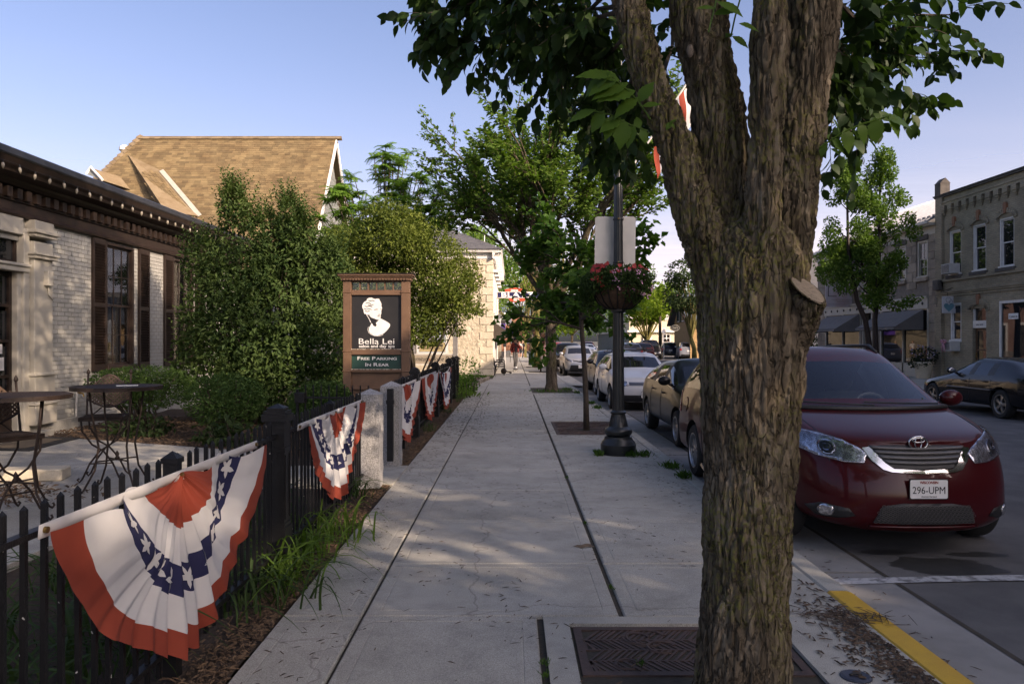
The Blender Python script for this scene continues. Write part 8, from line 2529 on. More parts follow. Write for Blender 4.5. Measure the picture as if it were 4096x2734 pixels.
class Car:
 def __init__(s,name,q,paint,loc,rz,label,group,cat='car',glass='tinted',sub=2,arches=True,alloy='alloy',spokes=10):
  s.q = q
  s.root = empty(name,loc,rz,label=label,cat=cat,group=group)
  em = car_shell(q,sub,arches)
  n = len(em.vertices)
  V = np.zeros(n * 3,np.float32); em.vertices.foreach_get('co',V); V = V.reshape(-1,3)
  polys = [(list(p.vertices),p.material_index) for p in em.polygons]
  s.bvh = BVHTree.FromPolygons([tuple(v) for v in V],[p for p,m in polys])
  mats_ = {0: paint,1: C[glass],2: C[glass],3: C[glass],4: C['plastic'],5: paint,6: paint,7: paint,8: C['plastic'],9: C['plastic']}
  s.parts = {}
  for t in range(10):
   sel = [p for p,m in polys if m == t]
   if not sel: continue
   groups = [sel]
   if t in (2,4,5,6):       # left and right are separate parts
    groups = [[p for p in sel if sum(V[i][0] for i in p) < 0],[p for p in sel if sum(V[i][0] for i in p) >= 0]]
   for g in groups:
    if not g: continue
    if t in (2,4):      # one pane per opening
     par = list(range(n))
     def find(a):
      while par[a] != a: par[a] = par[par[a]]; a = par[a]
      return a
     for p in g:
      for k in p[1:]: par[find(k)] = find(p[0])
     by = {}
     for p in g: by.setdefault(find(p[0]),[]).append(p)
     subs = list(by.values())
    else:
     subs = [g]
    for sg_ in subs:
     ids = sorted({i for p in sg_ for i in p}); mp = {i: k for k,i in enumerate(ids)}
     me = bpy.data.meshes.new(TAGS[t])
     me.from_pydata([tuple(V[i]) for i in ids],[],[[mp[i] for i in p] for p in sg_])
     me.materials.append(mats_[t])
     me.polygons.foreach_set('use_smooth',[True] * len(me.polygons))
     me.set_sharp_from_angle(angle=R(38))
     o = np_obj(TAGS[t] if t != 6 else 'door',me,s.root)
     if t in (5,6): s.parts.setdefault('doors',[]).append((o,t,sum(V[i][0] for i in ids)))
  bpy.data.meshes.remove(em)
  s.paint = paint
  wm,tm = wheel_meshes(q['tr'],q.get('tw',0.215),C[alloy],spokes)
  for y in (q['fa'],q['fa'] + q['wb']):
   for sd in (-1,1):
    x = sd * (q['W'] / 2 - q.get('tw',0.215) / 2 - 0.015)
    o = inst(wm,'wheel',s.root,(x,y,q['tr']),(0,0,0 if sd == 1 else R(180)))
    inst(tm,'tyre',o,(0,0,0))
  W2 = q['W'] / 2
  for sd in (-1,1):
   for y0 in (q['yB'] + 0.02,q['yC'] + 0.04):
    pts = []
    for k in range(16):
     z = 0.30 + (q['belt0'] - 0.36) * k / 15
     h = s.cast_side(y0 + 0.03 * math.sin(k * 0.2),z,sd)
     if h: pts.append(h[0] + h[1] * 0.001)
    if len(pts) > 2: MB().tube(pts,0.005,4).build('door_seam',C['plastic'],s.root)
   for k,y0 in enumerate((q['yB'] - 0.18,q['yC'] - 0.16)):
    h = s.cast_side(y0,q['belt0'] - 0.13 + 0.02 * k,sd)
    if h:
     dn = [d for d in s.parts.get('doors',[]) if d[1] == 5 + k and (d[2] > 0) == (sd > 0)]
     MB().tube([h[0] + Vector((sd * 0.0,-0.09,0)),h[0] + Vector((sd * 0.035,-0.07,0)),h[0] + Vector((sd * 0.035,0.07,0)),h[0] + Vector((0,0.09,0))],0.014,6).build('handle',paint,dn[0][0] if dn else s.root,smooth=True)
   h = s.cast_side(q['yc'] + q.get('my',0.52),q['belt0'] + 0.03,sd)
   bx = h[0] if h else Vector((sd * W2 * 0.95,q['yc'] + 0.5,q['belt0']))
   mb = MB().ball(bx + Vector((sd * 0.135,-0.02,0.075)),(0.115,0.065,0.082),14,10)
   mr = mb.build('side_mirror',q.get('mirror',paint),s.root,smooth=True)
   MB().tube([bx + Vector((-sd * 0.02,0.02,-0.01)),bx + Vector((sd * 0.07,0.0,0.04))],[0.035,0.022],8).build('mirror_arm',C['plastic'],mr,smooth=True)
   MB().ball(bx + Vector((sd * 0.135,0.034,0.075)),(0.095,0.014,0.066),12,8).build('mirror_glass',C['chrome'],mr,smooth=True)
 def cast_side(s,y,z,sd):
  h = s.bvh.ray_cast(Vector((sd * 3,y,z)),Vector((-sd,0,0)))
  return (h[0],h[1]) if h[0] is not None else None
 def decal(s,poly,face,name,mt,off=0.004,step=0.045,thick=0.004,parent=None,sub=True,hole=None):
  """outline laid on the body: face 'front' (x, z), 'rear' (x, z), 'left' / 'right' (y, z)"""
  pts = []
  n = len(poly)
  for k in range(n):
   a,b = Vector(poly[k]),Vector(poly[(k + 1) % n])
   m = max(1,int((b - a).length / step))
   for q in range(m): pts.append(a.lerp(b,q / m))
  nb = len(pts)
  u0,u1 = min(p[0] for p in pts),max(p[0] for p in pts); v0,v1 = min(p[1] for p in pts),max(p[1] for p in pts)
  u = u0 + step / 2
  def inside(x,y):
   c = False; j = nb - 1
   for i in range(nb):
    if (pts[i][1] > y) != (pts[j][1] > y) and x < (pts[j][0] - pts[i][0]) * (y - pts[i][1]) / (pts[j][1] - pts[i][1]) + pts[i][0]: c = not c
    j = i
   return c
  allp = list(pts)
  while u < u1:
   v = v0 + step / 2
   while v < v1:
    if inside(u,v): allp.append(Vector((u,v)))
    v += step
   u += step
  vv,ee,ff,*_ = delaunay_2d_cdt([Vector((p[0],p[1])) for p in allp],[(i,(i + 1) % nb) for i in range(nb)],[],1,1e-5)
  out,ok = [],[]
  last = None
  for p in vv:
   if face == 'front': o_,d_ = Vector((p[0],-2,p[1])),Vector((0,1,0))
   elif face == 'rear': o_,d_ = Vector((p[0],s.q['L'] + 2,p[1])),Vector((0,-1,0))
   elif face == 'left': o_,d_ = Vector((-3,p[0],p[1])),Vector((1,0,0))
   elif face == 'right': o_,d_ = Vector((3,p[0],p[1])),Vector((-1,0,0))
   else: o_,d_ = Vector((p[0],p[1],4)),Vector((0,0,-1))
   h = s.bvh.ray_cast(o_,d_)
   if h[0] is None: out.append(None); continue
   out.append(h[0] + h[1] * off if h[1].dot(d_) < 0 else h[0] - h[1] * off)
  good = [f for f in ff if all(out[i] is not None for i in f)]
  ids = sorted({i for f in good for i in f}); mp = {i: k for k,i in enumerate(ids)}
  if not ids: return None
  mb = MB().add([out[i] for i in ids],[tuple(mp[i] for i in f) for f in good])
  me = mb.mesh(name,mt,True)
  bm = bmesh.new(); bm.from_mesh(me); bmesh.ops.recalc_face_normals(bm,faces=bm.faces); bm.to_mesh(me); bm.free()
  o = np_obj(name,me,parent or s.root)
  if thick:
   md = o.modifiers.new('t','SOLIDIFY'); md.thickness = thick; md.offset = 0
  return o
 def surf(s,x,z,face='front'):
  if face == 'front': h = s.bvh.ray_cast(Vector((x,-2,z)),Vector((0,1,0)))
  else: h = s.bvh.ray_cast(Vector((x,s.q['L'] + 2,z)),Vector((0,-1,0)))
  return (h[0],h[1]) if h[0] is not None else (Vector((x,0,z)),Vector((0,-1,0)))
 def plate(s,x,z,text,face='front',state='WISCONSIN',slogan="America's Dairyland",w=0.305,h=0.152):
  p,n = s.surf(x,z,face)
  sg_ = -1 if face == 'front' else 1
  rot = (R(90),0,0) if face == 'front' else (R(90),0,R(180))
  pl = empty_child('number_plate',s.root,p + Vector((0,sg_ * 0.02,0)))
  MB().box(-w / 2 - 0.006,w / 2 + 0.006,-0.006 if sg_ < 0 else 0.0,0.0 if sg_ < 0 else 0.006,-h / 2 - 0.006,h / 2 + 0.006).build('holder',C['plastic'],pl)
  MB().prism(rrect(w,h,0.014),lambda u,v,d: (u,d,v),sg_ * 0.0065,sg_ * 0.009).build('plate',C['letterwhite'],pl)
  e_ = sg_ * 0.0095
  for txt,size,z0,m,bo in ((text,0.083,-0.036,C['letterblack'],0.0),(state,0.030,0.045,C['bred'],0.001),(slogan,0.017,-0.065,C['letterblack'],0.0)):
   if txt: inst(text_mesh(txt,size,m,'lettering',extrude=0.001,bold=bo,xs=0.86 if size > 0.05 else 0.9),'lettering',pl,(0,e_,z0),rot)
def empty_child(name,parent,loc):
 o = bpy.data.objects.new(name,None)
 o.empty_display_size = 0.1
 link(o,parent)
 o.location = loc
 return o
_wheels = {}
def wheel_meshes(r,w,alloy,spokes):
 key = (round(r,3),w,alloy.name,spokes)
 if key in _wheels: return _wheels[key]
 A = Matrix.Rotation(R(90),3,'Y')
 rr = r * 0.67
 tm = MB().lathe([(rr - 0.01,-w / 2 + 0.01),(rr + 0.01,-w / 2),(r - 0.03,-w / 2 + 0.004),(r - 0.008,-w / 2 + 0.025),(r,-w / 2 + 0.05),(r,w / 2 - 0.05),(r - 0.008,w / 2 - 0.025),(r - 0.03,w / 2 - 0.004),(rr + 0.01,w / 2),(rr - 0.01,w / 2 - 0.01)],40,axis=A,cap=False).mesh('tyre',C['rubber'],40)
 mb = MB()
 base = [(rr - 0.004,-w / 2 + 0.01),(rr - 0.02,-w / 2 + 0.03),(rr - 0.03,0.0),(rr - 0.02,w / 2 - 0.03),(rr + 0.006,w / 2 - 0.004),(rr - 0.012,w / 2 - 0.004),(rr - 0.02,w / 2 - 0.016)]
 n0 = len(mb.v)
 N = 40
 for (a,z) in base:
  for k in range(N):
   t = 2 * math.pi * k / N
   mb.v.append(tuple(A @ Vector((a * math.cos(t),a * math.sin(t),z))))
 for i in range(len(base) - 1):
  for k in range(N):
   mb.f.append((n0 + i * N + k,n0 + i * N + (k + 1) % N,n0 + (i + 1) * N + (k + 1) % N,n0 + (i + 1) * N + k)); mb.m.append(0)
 x0 = w / 2 - 0.03
 for k in range(spokes):
  t = 2 * math.pi * k / spokes
  tw = 0.06
  def pt(rad,lat,dx):
   tt = t + tw * (rad / rr)
   return (x0 + dx,rad * math.cos(tt) - lat * math.sin(tt),rad * math.sin(tt) + lat * math.cos(tt))
  wi,wo = (0.016,0.026) if spokes > 6 else (0.03,0.045)
  mb.add([pt(0.05,-wi,0.0),pt(0.05,wi,0.0),pt(rr * 0.6,wi * 1.1,0.006),pt(rr * 0.6,-wi * 1.1,0.006),pt(rr - 0.01,wo,-0.008),pt(rr - 0.01,-wo,-0.008),
    pt(0.05,-wi,-0.03),pt(0.05,wi,-0.03),pt(rr * 0.6,wi * 1.3,-0.03),pt(rr * 0.6,-wi * 1.3,-0.03),pt(rr - 0.01,wo * 1.1,-0.04),pt(rr - 0.01,-wo * 1.1,-0.04)],
    [(0,1,2,3),(3,2,4,5),(1,7,8,2),(2,8,10,4),(6,0,3,9),(9,3,5,11)])
 mb.lathe([(0.068,x0 - 0.03),(0.068,x0),(0.05,x0 + 0.010),(0.02,x0 + 0.014),(0.001,x0 + 0.014)],20,axis=A)
 mb.lathe([(rr - 0.02,x0 - 0.075),(rr - 0.02,x0 - 0.07)],24,axis=A,mi=1)
 wm = mb.mesh('wheel',[alloy,C['plastic']],35)
 _wheels[key] = (wm,tm)
 return wm,tm
def disc(c,r,n=24): return [(c[0] + r * math.cos(2 * math.pi * k / n),c[1] + r * math.sin(2 * math.pi * k / n)) for k in range(n)]
def mirror(poly): return [(-a,b) for a,b in poly[::-1]]
PARK = 'cars parked along the near kerb'
VAN = dict(style='van',L=5.085,W=1.985,H=1.75,hood0=0.93,cowl=1.17,belt0=1.13,belt1=1.18,yc=1.02,yh=1.98,yB=2.35,yC=3.45,yD=4.72,yT=4.93,roof=(1.665,1.745,1.70),fa=0.97,wb=3.03,tr=0.345,wr=0.735,bow=0.46,sweep=0.34,hsweep=0.20,zb=0.19,zl=0.40,zm=0.68,dslant=0.12,nose=[0.07,0.0,0.03,0.17])
VX,VY = 3.40,6.05
maroon = paint_mat('maroon_metallic_paint',(0.055,0.0045,0.0065),0.3,0.4)
van = Car('minivan',VAN,maroon,(VX,VY,RZ),0,'maroon minivan with chrome edged grille parked behind the forked tree',PARK,'minivan',glass='carglass')
def vpx(px,py):
 """photo pixel cast on the minivan: its own x, z"""
 o_ = Vector((0,0,CAMZ)) - Vector((VX,VY,RZ)); d_ = W(px,py,1.0) - Vector((0,0,CAMZ))
 h = van.bvh.ray_cast(o_,d_)
 return (h[0].x,h[0].z) if h[0] is not None else None
ZV = lambda x,y: vpx(3100 + x / 2.3584,1650 + y / 2.358)
def vpoly(pts):
 return [p for p in (ZV(*a) for a in pts) if p]
hl = [(-0.42,0.83),(-0.47,0.875),(-0.58,0.935),(-0.72,0.975),(-0.86,0.995),(-0.93,0.985),(-0.95,0.93),(-0.90,0.86),(-0.78,0.80),(-0.60,0.76),(-0.46,0.755)]
hl = [(a,b + 0.03) for a,b in hl]
for pl_ in (hl,mirror(hl)):
 sd = -1 if pl_[0][0] < 0 else 1
 lamp = van.decal(pl_,'front','headlight',C['lampin'],0.006,0.03)
 van.decal([(a * 1.0,b) for a,b in pl_],'front','lamp_glass',C['lens'],0.022,0.04,0,lamp)
 van.decal(disc((sd * 0.70,0.898),0.062),'front','lamp_bezel',C['chrome'],0.012,0.03,0.004,lamp)
 van.decal(disc((sd * 0.70,0.898),0.046),'front','projector',C['plastic'],0.016,0.03,0.003,lamp)
 van.decal(disc((sd * 0.70,0.898),0.028),'front','projector_lens',C['lens'],0.020,0.03,0.003,lamp)
 van.decal([(sd * 0.86,0.91),(sd * 0.92,0.90),(sd * 0.93,0.96),(sd * 0.88,0.965)],'front','indicator',C['amber'],0.010,0.03,0.003,lamp)
 van.decal([(a * 0.985 + 0.0,b - 0.0) for a,b in [(sd * 0.385,0.80),(sd * 0.455,0.89),(sd * 0.47,0.875),(sd * 0.40,0.80)]],'front','lamp_edge',C['plastic'],0.006,0.03,0.003,lamp)
# grille: dark recess, slats, chrome frame
gr_ = [(-0.40,0.825),(-0.30,0.84),(-0.16,0.845),(0,0.84),(0.16,0.845),(0.30,0.84),(0.40,0.825),(0.33,0.72),(0.26,0.665),(0.12,0.65),(0,0.648),(-0.12,0.65),(-0.26,0.665),(-0.33,0.72)]
gr_ = [(a,b + 0.09) for a,b in gr_]
gri = van.decal(gr_,'front','grille',C['plastic'],0.003,0.04)
for k,(z,w0,w1) in enumerate(((0.902,0.395,0.375),(0.866,0.37,0.35),(0.828,0.345,0.325),(0.792,0.315,0.285))):
 up = [(-w0,z + 0.020),(-w0 * 0.5,z + 0.012),(0,z + 0.006),(w0 * 0.5,z + 0.012),(w0,z + 0.020)]
 dn = [(w1,z - 0.002),(w1 * 0.5,z - 0.010),(0,z - 0.014),(-w1 * 0.5,z - 0.010),(-w1,z - 0.002)]
 van.decal(up + dn,'front','grille_slat',C['grillegrey'],0.016,0.03,0.012,gri)
for sd in (-1,1):
 ch = [(sd * a,b + 0.09) for a,b in ((0.39,0.825),(0.45,0.815),(0.40,0.72),(0.325,0.65),(0.26,0.632),(0.0,0.622),(0.0,0.645),(0.24,0.657),(0.30,0.70))]
 van.decal(ch,'front','chrome_trim',C['chrome'],0.012,0.022,0.0,gri)
# emblem
ec,en2 = van.surf(0,0.955)
eb_ = empty_child('emblem',van.root,ec)
def ell(a,b,th,cz=0.0,nm='ring'):
 MB().tube([(a * math.cos(t),-0.012 - 0.0 * abs(math.cos(t)),cz + b * math.sin(t)) for t in np.linspace(0,2 * math.pi,29)[:-1]],th,6,closed=True).build(nm,C['chrome'],eb_,smooth=True)
ell(0.078,0.053,0.008); ell(0.028,0.050,0.006); ell(0.052,0.018,0.006,0.022)
MB().lathe([(0.078,0),(0.076,0.006),(0.0001,0.008)],28,(0,0,0),axis=Matrix.Rotation(R(90),3,'X') @ Matrix.Diagonal((1,0.68,1))).build('backing',maroon,eb_)
van.plate(0.0,0.60,'296-UPM')
# lower mouth, fog lamps, lip
mouth = [(-0.42,0.315),(-0.36,0.45),(-0.2,0.48),(0.2,0.48),(0.36,0.45),(0.42,0.315),(0.2,0.30),(-0.2,0.30)]
mo = van.decal(mouth,'front','lower_grille',C['plastic'],0.004,0.04)
mesh_ = MB()
for r_ in range(6):
 for k in range(24):
  x = -0.40 + k * 0.0345 + (0.017 if r_ % 2 else 0); z = 0.322 + r_ * 0.026
  if abs(x) > 0.42 - (z - 0.315) * 0.35: continue
  p,n = van.surf(x,z)
  mesh_.tube([p + n * 0.008 + Vector((0.016 * math.cos(t),0,0.0105 * math.sin(t))) for t in np.linspace(0,2 * math.pi,7)[:-1]],0.0025,3,closed=True)
mesh_.build('honeycomb',C['grillegrey'],mo)
MB().tube([van.surf(x,0.285)[0] + van.surf(x,0.285)[1] * 0.012 for x in np.linspace(-0.44,0.44,23)],0.012,6).build('lip',maroon,van.root,smooth=True)
for sd in (-1,1):
 fp_ = [(sd * 0.55,0.36),(sd * 0.60,0.42),(sd * 0.78,0.445),(sd * 0.86,0.40),(sd * 0.80,0.33),(sd * 0.66,0.33)]
 fo = van.decal(fp_,'front','fog_recess',C['plastic'],0.004,0.04)
 van.decal(disc((sd * 0.745,0.388),0.045),'front','fog_lamp',C['lampin'],0.012,0.03,0.006,fo)
 van.decal(disc((sd * 0.745,0.388),0.05),'front','fog_ring',C['chrome'],0.007,0.03,0.003,fo)
# cowl, wipers, bonnet line, roof rails
MB().tube([van.bvh.ray_cast(Vector((x,1.00 + 0.34 * (x / 0.99) ** 2,3)),Vector((0,0,-1)))[0] + Vector((0,-0.03,0.004)) for x in np.linspace(-0.78,0.78,25)],0.028,6).build('cowl_panel',C['plastic'],van.root,smooth=True)
for sd,x0,x1 in ((1,0.72,-0.05),(-1,0.02,-0.74)):
 pts = []
 for k in range(9):
  x = x0 + (x1 - x0) * k / 8
  y = 1.02 + 0.34 * (x / 0.99) ** 2 + 0.02 + 0.06 * k / 8
  h = van.bvh.ray_cast(Vector((x,y,3)),Vector((0,0,-1)))
  pts.append(h[0] + Vector((0,-0.012,0.018)))
 MB().tube(pts,0.009,5).build('wiper',C['plastic'],van.root)
for sd in (-1,1):
 pts = []
 for k in range(20):
  y = 0.32 + k * 0.036
  x = sd * (0.70 + 0.06 * k / 19)
  h = van.bvh.ray_cast(Vector((x,y,3)),Vector((0,0,-1)))
  if h[0] is not None: pts.append(h[0] + Vector((0,0,0.0005)))
 MB().tube(pts,0.004,4).build('bonnet_gap',C['plastic'],van.root)
 pts = []
 for k in range(14):
  y = 2.25 + k * 0.17
  h = van.bvh.ray_cast(Vector((sd * 0.63,y,3)),Vector((0,0,-1)))
  pts.append(h[0] + Vector((0,0,0.0 if k in (0,13) else 0.05)))
 MB().tube(pts,0.018,8).build('roof_rail',C['plastic'],van.root,smooth=True)
 tl = [(4.70,0.80),(5.02,0.80),(5.02,1.10),(4.80,1.12)]
 van.decal(tl,'left' if sd < 0 else 'right','tail_light',C['taillens'],0.006,0.04)
van.decal(disc((4.42,0.93),0.10),'left','fuel_flap',maroon,0.003,0.04,0.004)
MB().tube([(-0.95,1.45,0.215),(-0.985,2.2,0.20),(-0.985,3.3,0.20),(-0.95,3.6,0.215)],0.03,6).build('side_step',C['alloydark'],van.root)
# interior
inn = empty_child('interior',van.root,(0,0,0))
MB().box(-0.86,0.86,1.2,4.8,0.35,0.45).build('cabin_floor',C['dash'],van.root)
MB().prism([(1.10,1.10),(1.35,1.13),(1.75,1.06),(1.82,0.92),(1.75,0.5),(1.2,0.5)],lambda u,v,d: (d,u,v),-0.84,0.84).build('dashboard',C['dash'],van.root,bevel=0.03)
bpy.data.objects.remove(inn)
MB().tube([(0.40 + 0.185 * math.cos(t),1.86 + 0.07 * math.sin(t),1.08 + 0.17 * math.sin(t)) for t in np.linspace(0,2 * math.pi,25)[:-1]],0.017,8,closed=True).tube([(0.22,1.87,1.07),(0.58,1.87,1.07)],0.02,6).tube([(0.40,1.87,1.07),(0.40,1.72,0.98)],0.035,8).build('steering_wheel',C['seat'],van.root,smooth=True)
for x in (-0.40,0.40):
 for yy in (2.45,3.5):
  mb = MB().grid(lambda u,v: (x + (u - 0.5) * (0.50 - 0.10 * v),yy + 0.12 * v - 0.09 * math.sin(math.pi * u) * 0 + 0.05 * (2 * u - 1) ** 2 * -1,0.62 + 0.62 * v),10,10)
  st2 = mb.build('seat',C['seat'],van.root,smooth=True,solid=0.14)
  MB().ball((x,yy + 0.16,1.33),(0.135,0.055,0.10),14,10).build('headrest',C['seat'],st2,smooth=True)
  MB().box(x - 0.25,x + 0.25,yy - 0.50,yy + 0.04,0.5,0.66).build('cushion',C['seat'],st2,bevel=0.04,seg=2)
MB().box(0.62,0.63,1.30,1.31,1.2,1.25).build('sticker',C['sprout'],van.root)
MB().ball((0,1.98,1.56),(0.11,0.02,0.035),12,8).build('rear_view_mirror',C['plastic'],van.root,smooth=True)
# ------------------------------------------------------------------ the other cars
PRIUS = dict(style='wagon',L=4.45,W=1.725,H=1.49,hood0=0.80,cowl=1.02,belt0=0.99,belt1=1.06,yc=0.98,yh=1.72,yB=2.10,yC=3.05,yD=3.70,yT=4.25,roof=(1.42,1.487,1.41),fa=0.90,wb=2.70,tr=0.312,wr=0.70,bow=0.40,dslant=0.30)
WAGON = dict(style='wagon',L=4.55,W=1.78,H=1.50,hood0=0.82,cowl=1.03,belt0=0.99,belt1=1.03,yc=1.18,yh=1.88,yB=2.36,yC=3.25,yD=4.22,yT=4.42,roof=(1.43,1.485,1.45),fa=0.87,wb=2.58,tr=0.316,wr=0.71,bow=0.34,dslant=0.12)
TALLH = dict(style='wagon',L=4.62,W=1.775,H=1.575,hood0=0.84,cowl=1.08,belt0=1.04,belt1=1.08,yc=0.95,yh=1.75,yB=2.2,yC=3.15,yD=4.20,yT=4.45,roof=(1.49,1.565,1.52),fa=0.93,wb=2.78,tr=0.315,wr=0.70,bow=0.40,dslant=0.12)
SEDAN = dict(style='sedan',L=5.04,W=1.87,H=1.42,hood0=0.74,cowl=0.98,belt0=0.95,belt1=1.00,deck=1.04,yc=1.50,yh=2.25,yB=2.62,yC=3.42,yD=3.75,yT=4.45,roof=(1.35,1.412,1.36),fa=1.02,wb=2.81,tr=0.335,wr=0.66,bow=0.42,dslant=0.35)
SUV = dict(style='suv',L=4.62,W=1.85,H=1.70,hood0=0.96,cowl=1.14,belt0=1.10,belt1=1.14,yc=1.18,yh=1.80,yB=2.28,yC=3.20,yD=4.20,yT=4.48,roof=(1.61,1.685,1.64),fa=0.92,wb=2.66,tr=0.36,wr=0.72,bow=0.30,dslant=0.12,zb=0.24)
TRUCK = dict(style='sedan',L=5.8,W=2.0,H=1.92,hood0=1.08,cowl=1.25,belt0=1.22,belt1=1.24,deck=1.24,yc=1.35,yh=1.95,yB=2.5,yC=3.35,yD=3.62,yT=3.85,roof=(1.83,1.90,1.87),fa=0.98,wb=3.68,tr=0.40,wr=0.74,bow=0.22,dslant=0.1,zb=0.34,zl=0.52,zm=0.8)
def face_front(c,lamp,grille,low,emblem=None):
 for pl_ in (lamp,mirror(lamp)):
  la = c.decal(pl_,'front','headlight',C['lampin'],0.006,0.05)
  c.decal(pl_,'front','lamp_glass',C['lens'],0.016,0.06,0,la)
 if grille: c.decal(grille,'front','grille',C['plastic'],0.006,0.06)
 if low: c.decal(low,'front','lower_grille',C['plastic'],0.005,0.06)
 if emblem:
  p,n = c.surf(0,emblem)
  MB().tube([p + Vector((0.055 * math.cos(t),-0.02,0.04 * math.sin(t))) for t in np.linspace(0,6.283,21)[:-1]],0.009,6,closed=True).tube([p + Vector((-0.03,-0.02,0.02)),p + Vector((0,-0.02,-0.03)),p + Vector((0.03,-0.02,0.02))],0.008,5).build('emblem',C['chrome'],c.root,smooth=True)
def face_rear(c,lamp,plate='',zplate=0.75,bumper=None):
 for pl_ in (lamp,mirror(lamp)): c.decal(pl_,'rear','tail_light',C['taillens'],0.008,0.05)
 c.plate(0,zplate,plate,'rear')
 if bumper: c.decal(bumper,'rear','rear_bumper',C['chrome'] if c.q is TRUCK else C['plastic'],0.006,0.06)
grey_d = paint_mat('dark_grey_paint',(0.010,0.0105,0.012),0.3,0.2)
c = Car('hatchback_car',PRIUS,grey_d,(3.63,11.9,RZ),0,'dark grey hatchback parked right behind the maroon minivan',PARK,spokes=7)
face_front(c,[(-0.42,0.72),(-0.60,0.80),(-0.76,0.84),(-0.80,0.74),(-0.62,0.66),(-0.46,0.66)],[(-0.3,0.76),(0.3,0.76),(0.26,0.70),(-0.26,0.70)],[(-0.5,0.28),(-0.42,0.45),(0.42,0.45),(0.5,0.28)],0.74)
white_p = paint_mat('white_car_paint',(0.62,0.62,0.62),0.3)
c = Car('wagon_car',WAGON,white_p,(3.45,19.05,RZ),0,'white wagon with black roof rack parked behind the dark hatchback',PARK,spokes=10)
face_front(c,[(-0.46,0.66),(-0.50,0.76),(-0.70,0.79),(-0.80,0.77),(-0.80,0.68),(-0.62,0.63)],[(-0.45,0.745),(0.45,0.745),(0.45,0.66),(-0.45,0.66)],[(-0.62,0.26),(-0.58,0.42),(0.58,0.42),(0.62,0.26)])
for z in (0.725,0.685): MB().tube([c.surf(x,z)[0] + Vector((0,-0.016,0)) for x in np.linspace(-0.44,0.44,13)],0.008,5).build('grille_bar',C['chrome'],c.root)
p,n = c.surf(0,0.705)
eb2 = empty_child('emblem',c.root,p + Vector((0,-0.025,0)))
MB().lathe([(0.066,0),(0.066,0.008),(0.0001,0.009)],24,axis=Matrix.Rotation(R(90),3,'X')).build('backing',C['plastic'],eb2)
MB().tube([(0.066 * math.cos(t),-0.01,0.066 * math.sin(t)) for t in np.linspace(0,6.283,25)[:-1]],0.008,6,closed=True).tube([(-0.028,-0.012,0.055),(0,-0.012,0.008),(0.028,-0.012,0.055)],0.006,5).tube([(-0.055,-0.012,0.03),(-0.028,-0.012,-0.05),(0,-0.012,0.0),(0.028,-0.012,-0.05),(0.055,-0.012,0.03)],0.006,5).build('badge',C['chrome'],eb2)
c.plate(0.0,0.43,'POL 416')
for y in (2.3,3.3):
 MB().tube([(-0.62,y,1.50),(-0.60,y,1.545),(0.60,y,1.545),(0.62,y,1.50)],0.016,6).build('rack_bar',C['plastic'],c.root)
MB().tube([(0.30,1.9,1.58),(0.30,3.5,1.58)],0.022,6).box(0.25,0.35,2.2,2.3,1.55,1.62).build('bike_tray',C['plastic'],c.root)
MB().tube([(-0.62,2.2,1.47),(-0.64,2.4,1.50),(-0.63,3.9,1.49),(-0.60,4.1,1.45)],0.014,6).tube([(0.62,2.2,1.47),(0.64,2.4,1.50),(0.63,3.9,1.49),(0.60,4.1,1.45)],0.014,6).build('roof_rail',C['plastic'],c.root)
grey_m = paint_mat('graphite_paint',(0.02,0.0215,0.026),0.3,0.25)
c = Car('hatchback_car',WAGON,grey_m,(3.64,24.25,RZ),0,'graphite hatchback parked behind the white wagon',PARK,spokes=5)
face_front(c,[(-0.50,0.66),(-0.56,0.76),(-0.72,0.79),(-0.80,0.75),(-0.78,0.68),(-0.64,0.63)],[(-0.4,0.74),(0.4,0.74),(0.36,0.62),(-0.36,0.62)],[(-0.6,0.28),(-0.5,0.44),(0.5,0.44),(0.6,0.28)],0.72)
silver_p = paint_mat('silver_paint',(0.42,0.43,0.45),0.3,metal=0.5)
c = Car('hatchback_car',TALLH,silver_p,(3.50,37.7,RZ),0,'silver hatchback with black bumper mouth parked past the driveway',PARK,spokes=7)
face_front(c,[(-0.44,0.76),(-0.56,0.84),(-0.76,0.96),(-0.82,0.92),(-0.74,0.80),(-0.50,0.72)],[(-0.42,0.83),(0,0.76),(0.42,0.83),(0.42,0.79),(0,0.70),(-0.42,0.79)],[(-0.62,0.24),(-0.52,0.58),(0.52,0.58),(0.62,0.24)],0.80)
c.plate(0.0,0.50,'GOY VEY')
black_p = paint_mat('black_car_paint',(0.008,0.008,0.010),0.22)
c = Car('sedan_car',SEDAN,black_p,(12.24,21.25,RZ),R(180),'black sedan with five spoke wheels stopped at the far side of the road','cars on the far side of the road',glass='tinted',alloy='alloydark',spokes=5)
for sd in ('left','right'):
 c.decal([(1.75,0.60),(4.0,0.60),(4.0,0.66),(1.75,0.66)],sd,'side_moulding',black_p,0.016,0.08,0.014)
 c.decal([(4.86,0.70),(5.0,0.72),(5.0,0.90),(4.72,0.92)],sd,'tail_light',C['taillens'],0.006,0.05)
face_rear(c,[(-0.5,0.74),(-0.8,0.74),(-0.8,0.92),(-0.5,0.90)],'KLM 204',0.68)
for x in (-0.38,0.38):
 MB().grid(lambda u,v: (x + (u - 0.5) * 0.44,2.75 + 0.14 * v,0.55 + 0.55 * v),6,6).build('seat',C['dash'],c.root,smooth=True,solid=0.12)
suvp = [paint_mat('blue_grey_paint',(0.10,0.12,0.17),0.28,metal=0.3),paint_mat('dark_red_paint',(0.12,0.014,0.012),0.28),paint_mat('navy_paint',(0.012,0.016,0.035),0.25),paint_mat('red_paint',(0.32,0.02,0.015),0.28)]
FAR = 'cars on the far side of the road'
TLS = [(-0.62,0.86),(-0.84,0.86),(-0.84,1.10),(-0.66,1.08)]
